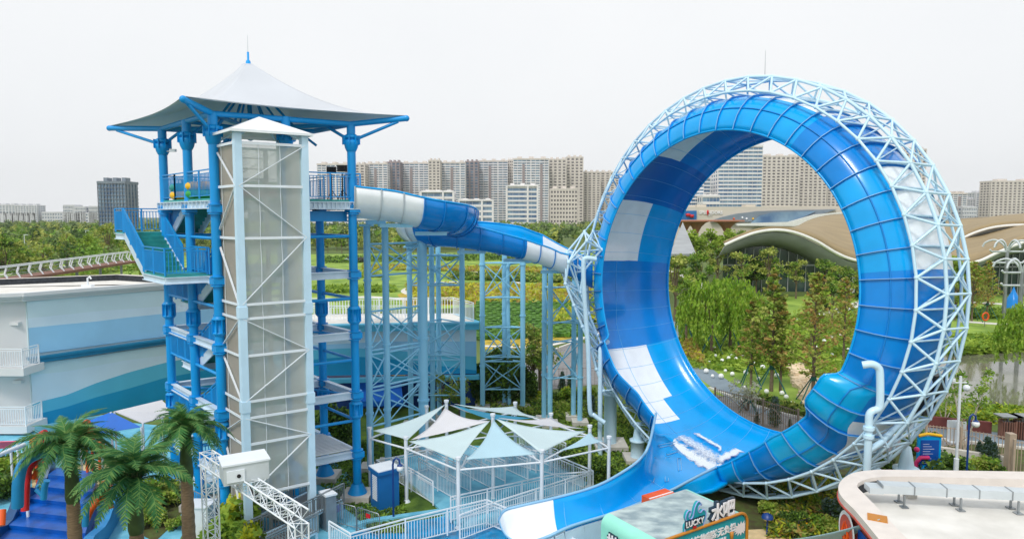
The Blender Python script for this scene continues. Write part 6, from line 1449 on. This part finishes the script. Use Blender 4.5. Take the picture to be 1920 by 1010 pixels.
# inside the loop
for kind, px, py, yt, h0, lb, stk in (('willow', 1335, 662, 516, 6.4, 'willow with hanging bright green leaves, left one of the pair inside the loop', 1), ('willow', 1369, 652, 512, 6.4, 'willow with hanging bright green leaves, right one of the pair inside the loop', 1),
    ('slim', 1286, 640, 512, 8.0, 'slim bright green young tree at the left edge inside the loop', 1), ('sparse', 1265, 602, 462, 7.0, 'thin pale stemmed tree leaning at the left edge inside the loop', 0),
    ('autumn', 1408, 724, 560, 8.6, 'brownish green redwood, left one of the staked group inside the loop', 1), ('autumn', 1446, 733, 505, 8.6, 'tallest brownish green redwood in the middle of the staked group', 1), ('autumn', 1463, 733, 560, 8.6, 'brownish green redwood right behind the tallest one', 0),
    ('autumn_thin', 1524, 757, 512, 8.6, 'thin rusty redwood with bare lower branches by the stone bed', 1), ('autumn_thin', 1581, 676, 520, 8.6, 'thin redwood near the right inside edge of the loop', 0),
    ('sparse', 1390, 560, 462, 7, 'olive tree in front of the pavilion glass, left one', 0), ('sparse', 1440, 556, 452, 7, 'olive tree in front of the pavilion glass, middle one', 0), ('sparse', 1492, 560, 478, 7, 'olive tree in front of the pavilion glass, right one', 0),
    ('magnolia', 1418, 548, 484, 6, 'dark evergreen under the pavilion glass, left one', 0), ('magnolia', 1476, 545, 482, 6, 'dark evergreen under the pavilion glass, middle one', 0), ('broad', 1545, 575, 486, 7, 'green tree at the pavilion corner inside the loop', 0), ('broad', 1588, 590, 500, 7, 'green tree below the funnel column of the pavilion', 1),
    ('broad', 1310, 560, 470, 7, 'green tree behind the willows, left one', 0), ('sparse', 1345, 548, 450, 7, 'pale olive tree behind the willows', 0), ('broad_lt', 1300, 520, 432, 6.5, 'bright green tree below the rust red canopy, left one', 0), ('broad_lt', 1330, 516, 430, 6.5, 'bright green tree below the rust red canopy, middle one', 0), ('broad_lt', 1362, 512, 430, 6.5, 'bright green tree below the rust red canopy, right one', 0),
    ('broad', 1385, 500, 432, 7, 'green tree at the left tip of the pavilion roof', 0), ('broad', 1268, 530, 455, 7, 'green tree against the slatted wedge roof', 0), ('sparse', 1520, 650, 560, 7, 'small olive tree on the slope right of the redwoods', 0), ('broad', 1560, 612, 530, 7, 'mid green tree on the slope by the right inside edge', 0)):
    p, s_ = hs(px, py, yt, h0); plant(kind, p, s_, None, lb)
    if stk: stakes(p, 1.2 * min(1.2, s_ * 1.1), 1.9, 4, 'green stakes propping the ' + ' '.join(lb.split()[:9]))
p, s_ = hs(1402, 770, 712, 1.2); plant('silver', p, s_, None, 'spiky silver white shrub on green props by the road', cat='bush'); stakes(p, .8, .8, 4, 'short green props under the spiky silver shrub')
for i, (px, py, yt) in enumerate(((1452, 800, 745), (1419, 795, 772), (1481, 803, 785), (1354, 778, 756))):
    p, s_ = hs(px, py, yt, 2.2); plant('spruce', p, s_, None, ['pointed blue green spruce in front of the bar fence', 'small spruce left of the pointed one by the bar fence', 'tiny spruce right of the pointed one', 'small spruce at the left end of the bar fence'][i], cat='conifer')
# right of the loop
for kind, px, py, yt, h0, lb, stk in (('birch', 1808, 842, 655, 5.6, 'white stemmed birch with few leaves by the pond path', 0), ('birch', 1770, 800, 690, 5.6, 'thin birch behind the right side of the truss', 0), ('autumn_thin', 1822, 602, 490, 8.6, 'thin rusty tree in front of the right pavilion, left one', 1), ('autumn_thin', 1850, 598, 488, 8.6, 'thin rusty tree in front of the right pavilion, right one', 1),
    ('willow', 1935, 700, 560, 6.4, 'willow cut by the right edge above the pond', 0), ('sparse', 1790, 600, 520, 7, 'small tree just behind the right side of the truss', 1), ('broad', 1768, 585, 545, 7, 'low green tree between truss and right pavilion', 0)):
    p, s_ = hs(px, py, yt, h0); plant(kind, p, s_, None, lb)
    if stk: stakes(p, 1.3, 2.0, 4, 'green stakes propping the ' + ' '.join(lb.split()[:9]))
# bushes, near right garden
bl_ = [('bush_blue', 1421, 938, 900, 'silvery blue green shrub right of the kiosk'), ('bush_blue', 1592, 962, 912, 'silvery blue green shrub against the brick red wall'), ('bush_blue', 1570, 985, 930, 'blue green shrub in front of the brick red wall'), ('bush_yel', 1466, 945, 915, 'yellow green shrub under the truss, left one'), ('bush_yel', 1520, 955, 922, 'yellow green shrub under the truss, right one'),
       ('bush_ol', 1445, 965, 935, 'olive shrub behind the kiosk'), ('bush', 1490, 985, 950, 'dark green shrub by the low hoop barrier'), ('bush_ol', 1548, 1000, 965, 'olive shrub beside the blue green ones'), ('bush', 1575, 905, 885, 'dark shrub under the lower end of the truss'), ('bush', 1768, 905, 835, 'large round dark bush right of the information board'), ('bush_ol', 1838, 888, 850, 'olive grass clump below the tan fence'),
       ('bush', 1862, 890, 862, 'dark clump at the end of the tan fence'), ('bush', 1712, 850, 815, 'dark bush behind the truss pedestals'), ('bush', 1735, 835, 800, 'dark bush between truss and tan fence'), ('bush_blue', 1795, 908, 875, 'blue green shrub at the foot of the white camera pole'), ('bush', 1660, 880, 850, 'dark bush under the right side of the truss'),
       ('bush_ol', 1300, 905, 880, 'low bush in the shade below the loop')]
for k, px, py, yt, lb in bl_:
    h0 = {'bush_blue': 1.25, 'bush_yel': 1.15, 'bush_ol': .95, 'bush': 1.1}[k]; p, s_ = hs(px, py, yt, h0); plant(k, p, s_, None, lb, cat='bush')
for i, (px, py, yt) in enumerate(((1850, 868, 820), (1835, 862, 828), (1862, 872, 830))):
    p, s_ = hs(px, py, yt, 2.2); plant('spruce', p, s_, None, ['spruce behind the tan fence, tallest of three', 'spruce behind the tan fence, left of three', 'spruce behind the tan fence, right of three'][i], cat='conifer')
# around the flume towers
sh_ = [('shrub_dk', 620, 845, 745, 'dark shrub between the two right hand tower columns'), ('shrub_dk', 640, 838, 755, 'dark shrub just left of the right tower column'), ('shrub_dk', 932, 758, 640, 'tall dark shrub right of the terrace building'), ('shrub_dk', 912, 755, 660, 'dark shrub at the corner of the terrace building'), ('shrub_dk', 960, 755, 650, 'dark shrub behind the elbow pipe'),
       ('shrub_dk', 985, 752, 680, 'dark shrub right of the elbow pipe'), ('sparse', 830, 790, 690, 'small reddish tree in front of the terrace building wall'), ('sparse', 862, 795, 700, 'sparse young tree by the navy ground floor'), ('sparse', 1000, 750, 590, 'thin young tree before the crop field, left one'), ('sparse', 1012, 745, 600, 'thin young tree before the crop field, right one')]
for k, px, py, yt, lb in sh_:
    p, s_ = hs(px, py, yt, 3.0 if k == 'shrub_dk' else 7.0); plant(k, p, (s_ * (1 if k != 'shrub_dk' else .9), s_, s_), None, lb, cat='bush' if k == 'shrub_dk' else 'tree')
for i, (px, py, yt) in enumerate(((1054, 742, 698), (1068, 745, 706), (1110, 790, 742), (1140, 800, 760))):
    p, s_ = hs(px, py, yt, 2.2); plant('spruce', p, (s_ * .8, s_ * .8, s_), None, ['narrow dark conifer between the flume columns, left one', 'narrow dark conifer between the flume columns, right one', 'narrow conifer behind the feed pipe', 'narrow conifer behind the thick loop pedestal'][i], cat='conifer')
rnd = random.Random(9)
for i in range(15):
    px = 880 + i * 16 + rnd.uniform(-5, 5); py = 752 + rnd.uniform(-6, 12); p, s_ = hs(px, py, py - rnd.uniform(14, 24), 1.0); plant(['bush', 'bush_ol', 'bush_yel'][i % 3 if i % 5 else 0], p, s_, None, 'low shrub in the bed behind the flume tower footings', 'low shrubs behind the flume towers', 'bush')
for i in range(9):
    px = 600 + i * 9; py = 862 - i * 2 + rnd.uniform(-4, 10); p, s_ = hs(px, py + 2, py - 20, 1.0); plant(['bush', 'bush_ol'][i % 2], p, s_, None, 'low shrub on the lawn under the stair tower', 'low shrubs under the stair tower', 'bush')
# clipped hedge right of the queue
hd = MB(); ha, hb_ = G(1040, 862), G(1120, 905)
pts = []
for k in range(5200):
    u, v, w = rnd.random(), rnd.random(), rnd.random(); f = rnd.randrange(3); p = ha.lerp(hb_, u) + Vector((1.1, .6, 0)) * (v - .3) * 1.4; z = .75 * w
    if f == 0: z = .75
    pts.append((p.x + rnd.gauss(0, .04), p.y + rnd.gauss(0, .04), z + rnd.gauss(0, .03)))
hg = leaves('hedge', pts, .08, ['leaf_dk', 'leaf_mid', 'leaf_dk', 'leaf_lt'], None, seed=5, origin=ha.lerp(hb_, .5)); tag(hg, 'clipped green hedge to the right of the queue railings', 'hedge')
# yellow green shrub by the lattice mast, beds under the palms
for px, py, yt, k, lb in ((440, 1010, 925, 'bush_yel', 'tall yellow green shrub at the foot of the lift shaft'), (470, 1040, 975, 'bush_yel', 'yellow green shrub below the gantry at the bottom edge'), (418, 985, 945, 'bush_blue', 'blue green shrub behind the lattice mast'), (300, 950, 895, 'bush_ol', 'shrub in the bed between the two right palms'), (285, 985, 950, 'bush_ol', 'low brownish shrub in the bed under the middle palm'), (318, 930, 895, 'bush', 'dark shrub behind the right palm trunk'),
                          (20, 905, 845, 'bush_ol', 'shrub behind the arching pipe at the left edge'), (12, 935, 880, 'bush', 'dark shrub at the left edge below the arching pipe'), (0, 880, 840, 'bush', 'dark shrub touching the left edge'), (330, 990, 965, 'bush_ol', 'low shrub at the foot of the right palm')):
    h0 = {'bush_blue': 1.25, 'bush_yel': 1.15, 'bush_ol': .95, 'bush': 1.1}[k]; p, s_ = hs(px, py, yt, h0); plant(k, p, s_, None, lb, cat='bush')
flat('planting_bed', [(262, 1000), (262, 950), (300, 905), (345, 905), (350, 950), (322, 985), (290, 1015)], ZL * 6, 'soil'); flat('planting_bed', [(322, 1040), (350, 985), (400, 985), (470, 1000), (500, 1060)], ZL * 6, 'lawn')
# palms
def frond(seed, L_=1.75):
    rnd = random.Random(seed); m = MB(); n = 26; P = []
    for k in range(n + 1): u = k / n; P.append(Vector((L_ * (u * .93), 0, L_ * (.36 * math.sin(u * 1.9) - .52 * u ** 2.2))))
    m.path(P, [.02 * (1 - .8 * k / n) for k in range(n + 1)], 5, 1)
    for k in range(2, n + 1):
        u = k / n; ll = .46 * math.sin(math.pi * (.16 + .8 * u)) * rnd.uniform(.85, 1.1); t = (P[k] - P[k - 1]).normalized()
        for sg in (-1, 1):
            for q in range(2):
                d = (t * rnd.uniform(.7, 1.0) + Vector((0, sg, 0)) * 1.0 + Vector((0, 0, rnd.uniform(-.35, .1)))).normalized(); b = P[k] - t * q * .033; e = b + d * ll + Vector((0, 0, -.10 * ll)); s_ = t * .019; m.add([b - s_, b + s_, b.lerp(e, .5) + s_ * 1.1, e, b.lerp(e, .5) - s_ * 1.1], [(0, 1, 2, 3, 4)], 0 if rnd.random() < .68 else 1)
    return m.build('frond', ['palm_lf', 'palm_lf2'], None, origin=(0, 0, 0))
FR = [frond(k).data for k in (1, 2, 3)]
for o in [o for o in C.collection.objects if o.name.startswith('frond')]: bpy.data.objects.remove(o)
def palm(px, py, Y, label, seed, sc=1.0):
    rnd = random.Random(seed); top = AT(px, py, Y); t = thing('palm_tree', label, 'palm', (top.x, top.y, 0), 'palm trees at the left'); zt = top.z - .25; m = MB()
    n = 22; zc_ = zt - 1.75; rows = [(.25 - .07 * k / n + (.012 if k % 2 else -.004), zc_ * k / n) for k in range(n + 1)]; m.lathe((top.x, top.y, 0), rows, 14); m.build('trunk', 'palm_bark', t)
    m = MB(); m.lathe((top.x, top.y, zc_), [(.185, 0), (.215, .15), (.2, .6), (.15, 1.3), (.12, 1.75)], 14)
    for k in range(10): a = k * .63; m.path([(top.x + .1 * math.cos(a), top.y + .1 * math.sin(a), zt - .7), (top.x + .22 * math.cos(a), top.y + .22 * math.sin(a), zt + .1)], [.045, .02], 5)
    m.build('crownshaft', 'palm_green', t)
    for k in range(40):
        o = bpy.data.objects.new('frond', FR[k % 3]); C.collection.objects.link(o); o.parent = t; el = rnd.uniform(-.45, .15) if k < 22 else rnd.uniform(.1, .95); o.location = (0, 0, zt - .1 + rnd.uniform(-.15, .15)); s_ = sc * rnd.uniform(.85, 1.12) * (1 if el < .5 else .8)
        o.rotation_euler = (rnd.uniform(-.3, .3), -el, k * 2.399 + rnd.uniform(-.2, .2)); o.scale = (s_,) * 3
palm(131, 822, 20.5, 'palm with a ringed trunk, leftmost of the three', 3, .98); palm(250, 872, 19, 'palm in the middle, nearest and lowest of the three', 5, 1.0); palm(346, 790, 22.5, 'palm whose crown overlaps the stair tower columns', 8, .92)
# globes on the park lawn
gp = [(1342, 668), (1330, 680), (1354, 677), (1366, 672), (1372, 667), (1324, 697), (1336, 705), (1352, 707), (1360, 695), (1373, 702), (1380, 672), (1392, 668), (1398, 700), (1406, 690), (1414, 684), (1384, 716), (1395, 730), (1422, 710), (1437, 735), (1466, 738), (1474, 745), (1486, 757), (1500, 765), (1420, 765), (1448, 668), (1470, 662), (1530, 650), (1545, 640), (1560, 632), (1576, 630), (1598, 640), (1590, 655), (1512, 755), (1488, 700), (1456, 705), (1560, 665), (1430, 690), (1340, 652)]
b0 = None
for i, (x, y) in enumerate(gp):
    p = G(x, y + 3); s_ = rnd.uniform(.8, 1.25)
    if b0 is None: m = MB(); m.ball((0, 0, .32), .3, 8); b0 = m.build('globe_lamp', 'globe', None, origin=(0, 0, 0)); tag(b0, 'white globe lamp lying on the park lawn inside the loop', 'globe lamp', 'white globe lamps on the park lawn'); o = b0
    else: o = b0.copy(); C.collection.objects.link(o)
    o.location = p; o.scale = (s_ * .58,) * 3
for i, (x, y) in enumerate(((1796, 780), (1866, 792), (1774, 782))):
    o = b0.copy(); C.collection.objects.link(o); o.location = G(x, y); o['label'] = 'white globe lamp by the pond path right of the truss'; o['group'] = 'white globe lamps by the pond path'
# stones, reeds, grass
def rocks(name, poly, n, r, seed):
    rnd = random.Random(seed); m = MB(); P = [G(*q) for q in poly]
    for k in range(n):
        a, b = rnd.random(), rnd.random(); p = P[0].lerp(P[1], a).lerp(P[3].lerp(P[2], a), b); q = r * rnd.uniform(.5, 1.3); m.obox(p + Vector((0, 0, q * .3)), (q * rnd.uniform(.6, 1), rnd.uniform(-.3, .3) * q, rnd.uniform(-.1, .1)), (rnd.uniform(-.3, .3) * q, q * rnd.uniform(.5, .9), rnd.uniform(-.1, .1)), (0, .05 * q, q * .4))
    return tag(m.build(name, 'stones'), kind='stuff')
rocks('stone_bed', [(1482, 690), (1505, 684), (1545, 752), (1512, 768)], 260, .35, 3); rocks('stone_bank', [(1812, 645), (1905, 630), (1910, 640), (1830, 652)], 120, .4, 4)
def tufts(name, poly, n, h, mats, seed, sz=.1):
    rnd = random.Random(seed); P = [G(*q) for q in poly]; pts = []
    for k in range(n): a, b = rnd.random(), rnd.random(); p = P[0].lerp(P[1], a).lerp(P[3].lerp(P[2], a), b); pts.append((p.x, p.y, rnd.random() * h))
    return tag(leaves(name, pts, sz, mats, None, droop=-.55 if False else 0, aspect=3.2, seed=seed, origin=P[0]), kind='stuff')
tufts('reeds', [(1745, 774), (1990, 779), (1990, 797), (1745, 792)], 8000, .7, ['leaf_lt', 'leaf_lt', 'leaf_mid', 'leaf_yel'], 3, .13)
tufts('bank_grass', [(1780, 640), (1990, 630), (1990, 655), (1780, 668)], 9000, .8, ['leaf_lt', 'leaf_mid', 'leaf_lt'], 4, .2)
tufts('garden_plants', [(1430, 905), (1575, 900), (1600, 1010), (1440, 1010)], 9000, .4, ['leaf_dk', 'leaf_ol', 'leaf_mid', 'leaf_yel', 'leaf_rust'], 6, .09)
tufts('lawn_grass', [(560, 870), (760, 800), (760, 1000), (700, 1000)], 9000, .09, ['leaf_mid', 'leaf_dk', 'leaf_mid'], 7, .07)
tufts('lawn_grass', [(1040, 790), (1220, 800), (1240, 880), (1110, 905)], 9000, .10, ['leaf_mid', 'leaf_dk', 'leaf_lt'], 8, .08)
tufts('flower_bed', [(1255, 645), (1300, 640), (1325, 690), (1300, 680)], 2500, .5, ['leaf_rust', 'leaf_ol', 'leaf_rust', 'leaf_yel'], 9, .14)
tufts('flower_bed', [(760, 534), (1105, 538), (1110, 572), (770, 570)], 9000, .6, ['leaf_yel', 'leaf_ol', 'leaf_rust', 'leaf_yel'], 10, .3)
tufts('meadow', [(1270, 600), (1640, 590), (1640, 720), (1290, 690)], 12000, .25, ['leaf_lt', 'leaf_mid', 'leaf_lt'], 11, .2)
tufts('border_shrubs', [(1400, 745), (1560, 790), (1560, 800), (1400, 755)], 4500, .55, ['leaf_dk', 'leaf_mid', 'leaf_ol'], 12, .13)
tufts('hedge_rows', [(1790, 586), (1990, 590), (1990, 600), (1790, 596)], 5000, .7, ['leaf_mid', 'leaf_lt'], 13, .25)
tufts('bed_plants', [(880, 745), (1200, 765), (1180, 800), (900, 770)], 6000, .35, ['leaf_mid', 'leaf_dk', 'leaf_ol', 'leaf_lt'], 14, .1)
for i, (poly, mats, hh_) in enumerate((([(600, 486), (1000, 480), (1000, 487), (600, 494)], ['leaf_dk', 'leaf_mid'], 1.2), ([(680, 500), (1090, 506), (1090, 514), (680, 506)], ['leaf_rust', 'leaf_yel', 'leaf_ol'], .8), ([(590, 512), (700, 512), (720, 520), (590, 524)], ['leaf_ol', 'leaf_lt'], .7),
    ([(840, 516), (1080, 524), (1080, 532), (840, 524)], ['leaf_mid', 'leaf_dk', 'leaf_ol'], .9), ([(590, 540), (740, 540), (740, 548), (590, 550)], ['leaf_mid', 'leaf_lt'], .5), ([(1020, 590), (1120, 585), (1120, 606), (1020, 614)], ['leaf_yel', 'leaf_ol', 'leaf_lt'], .7), ([(30, 520), (200, 500), (260, 505), (60, 530)], ['leaf_lt', 'leaf_ol', 'leaf_mid'], .6))):
    tufts('border_planting', poly, 5200, hh_, mats, 30 + i, .3)
# low hoop barrier and blue garden lamp by the kiosk
p0, p1 = G(1497, 1000), G(1556, 985); m = MB()
for k in range(4):
    a, b = p0.lerp(p1, k / 4), p0.lerp(p1, (k + 1) / 4); m.path([a, a + Z * .55, b + Z * .55, b], .03, 6)
t = thing('hoop_barrier', 'low black and yellow hoop barrier in the garden right of the kiosk', 'barrier', p0); m.build('hoops', 'black', t); m = MB()
for k in range(5): a = p0.lerp(p1, k / 4); m.tube(a + Z * .25, a + Z * .4, .04, 6)
m.build('yellow_bands', 'yellow', t)
p = G(1438, 1003); t = thing('garden_lamp', 'blue mushroom shaped garden lamp beside the kiosk', 'garden lamp', p); m = MB(); m.tube(p, p + Z * .8, .04, 8); m.build('stem', 'lamp_navy', t); m = MB(); m.lathe(p + Z * .8, [(.24, -.06), (.2, .06), (.02, .16)], 12); m.build('hood', 'lamp_navy', t)
sail((1470, 1012, 2.2), (1650, 972, 4.6), (1570, 1030, 2.4), 'sail_blue', 'light blue shade sail tied to the rounded roof at the bottom', .2, .1)
# ------------------------------------------------------------------ park trees and distant wood
def treeline(specs):
    for kind, px, py, yt, lb, grp in specs:
        h0 = {'broad': 7, 'broad_lt': 6.5, 'sparse': 7, 'magnolia': 6, 'slim': 8}[kind]; p, s_ = hs(px, py, yt, h0); plant(kind, p, s_, None, lb, grp)
treeline([('broad', 12, 545, 438, 'dense green tree at the far left edge behind the boardwalk', None), ('sparse', 85, 545, 448, 'olive tree standing behind the boardwalk', None), ('broad_lt', 52, 530, 462, 'light green low tree beside the olive tree behind the boardwalk', None), ('sparse', 205, 505, 408, 'thin tall tree at the upper end of the boardwalk', None), ('broad_lt', 165, 500, 438, 'light green tree left of the thin tall one', None), ('magnolia', 235, 490, 440, 'dark tree just left of the stair landing', None),
          ('sparse', 128, 515, 430, 'pale tree in the middle of the left park', None), ('broad', -20, 520, 440, 'dark tree cut by the left edge', None)])
rnd = random.Random(77); cnt = 0
zones = [(0, 300, 428, 480, 34), (590, 1120, 444, 482, 30), (1250, 1400, 440, 470, 8), (1780, 1920, 560, 570, 3)]
for x0, x1, y0, y1, n in zones:
    for k in range(n):
        px = rnd.uniform(x0, x1); py = y0 + (y1 - y0) * rnd.random() ** .8; k_ = rnd.choice(['broad', 'sparse', 'broad_lt', 'broad', 'sparse', 'slim']); h0 = {'broad': 7, 'broad_lt': 6.5, 'sparse': 7, 'slim': 8}[k_]
        p = G(px, py); h = rnd.uniform(4.0, 7.0)
        z_ = ['left park beyond the painted building', 'park between the tower and the loop', 'park below the mall inside the loop', 'park at the right edge'][zones.index((x0, x1, y0, y1, n))]
        plant(k_, p, h / h0, None, {'broad': 'full green', 'sparse': 'thin olive', 'broad_lt': 'light green', 'slim': 'slim green'}[k_] + ' tree growing in the ' + z_, 'trees in the ' + z_)
def woods(y0, y1, N, n, leaf, seed, cond):
    rg = np.random.default_rng(seed); pts = []; pk = []
    for k in range(N):
        Y = y0 + (y1 - y0) * rg.random() ** 1.5; X = rg.uniform(-.82, .82) * Y
        if not cond(X, Y): continue
        h = rg.uniform(4.5, 8.5); w = rg.uniform(2.0, 4.0); d = rg.normal(size=(n, 3)); d /= np.linalg.norm(d, axis=1, keepdims=True); d *= rg.random((n, 1)) ** .4
        pts.append(np.array([X, Y, h * .58]) + d * np.array([w, w, h * .42])); pk += [rg.integers(0, 4)] * n
    o = leaves('distant_woods', np.concatenate(pts), leaf, ['leaf_far', 'leaf_ol', 'leaf_dk', 'leaf_mid'], None, seed=seed, pick=pk); tag(o, kind='stuff')
woods(130, 260, 330, 230, .42, 5, lambda X, Y: X / Y < -.5 or (Y > 228 and X < 0))
woods(260, 1040, 3000, 48, .95, 6, lambda X, Y: not (20 < X < 330 and Y < 330))
# park lamps on thin poles, far cars
for i, (px, py, yt) in enumerate(((215, 470, 430), (163, 480, 432), (700, 470, 430), (800, 475, 428), (560, 500, 405), (48, 490, 440))):
    p = G(px, py); zt = ZT(yt, p.y); m = MB(); m.tube(p, (p.x, p.y, zt), .07, 6); m.obox((p.x + .5, p.y, zt), (.6, 0, 0), (0, .12, 0), (0, 0, .06)); tag(m.build('park_lamp', 'white_metal'), 'thin white park lamp pole among the trees', 'park lamp', 'thin park lamp poles')
def car(px, py, col, label, rz=0.0):
    p = G(px, py); t = thing('parked_car', label, 'car', p); m = MB(); m.grid([[(p.x + x, p.y + y, z) for y, z in ((-.85, .35), (-.88, .8), (-.7, .95), (.7, .95), (.88, .8), (.85, .35))] for x in (-2.1, -2.0, 2.0, 2.15)]); m.box((p.x - 2.0, p.y - .84, .3), (p.x + 2.05, p.y + .84, .9)); m.build('body', col, t)
    m = MB(); m.add([(p.x - 1.3, p.y - .75, .9), (p.x + 1.2, p.y - .75, .9), (p.x + 1.2, p.y + .75, .9), (p.x - 1.3, p.y + .75, .9), (p.x - .9, p.y - .6, 1.42), (p.x + .7, p.y - .6, 1.42), (p.x + .7, p.y + .6, 1.42), (p.x - .9, p.y + .6, 1.42)], [(4, 5, 6, 7), (0, 1, 5, 4), (1, 2, 6, 5), (2, 3, 7, 6), (3, 0, 4, 7)]); m.build('cabin', 'black', t)
    for sx in (-1.3, 1.3):
        for sy in (-.8, .8): q = MB(); q.tube((p.x + sx, p.y + sy - .1, .32), (p.x + sx, p.y + sy + .1, .32), .32, 12); q.build('wheel', 'black', t)
for i, (x, y, c_, lb) in enumerate(((132, 479, 'white_metal', 'small white car on the far park road, left one'), (145, 471, 'white_metal', 'small white car on the far park road, right one'), (660, 490, 'band_b', 'pale blue car parked behind the stair tower column'), (676, 492, 'black', 'dark car parked behind the first flume tower'))): car(x, y, c_, lb)

# lettering becomes real mesh
bpy.context.view_layer.update(); dg = bpy.context.evaluated_depsgraph_get()
for o in TXT:
    me = bpy.data.meshes.new_from_object(o.evaluated_get(dg)); n = bpy.data.objects.new(o.name.split('.')[0], me); C.collection.objects.link(n); n.parent = o.parent; n.matrix_local = o.matrix_local.copy()
for o in TXT: bpy.data.objects.remove(o)

# ------------------------------------------------------------------ thin haze in the air
hm = bpy.data.materials.new('haze'); hm.use_nodes = True; n = hm.node_tree; n.nodes.clear()
ou = n.nodes.new('ShaderNodeOutputMaterial'); vo = n.nodes.new('ShaderNodeVolumePrincipled'); vo.inputs['Density'].default_value = .00012; vo.inputs['Color'].default_value = (.99, .995, 1, 1); vo.inputs['Anisotropy'].default_value = .55
n.links.new(vo.outputs[0], ou.inputs['Volume']); M['haze'] = hm
o = MB().box((-1700, -60, -1), (1700, 1750, 135)).build('haze', 'haze'); tag(o, kind='stuff')
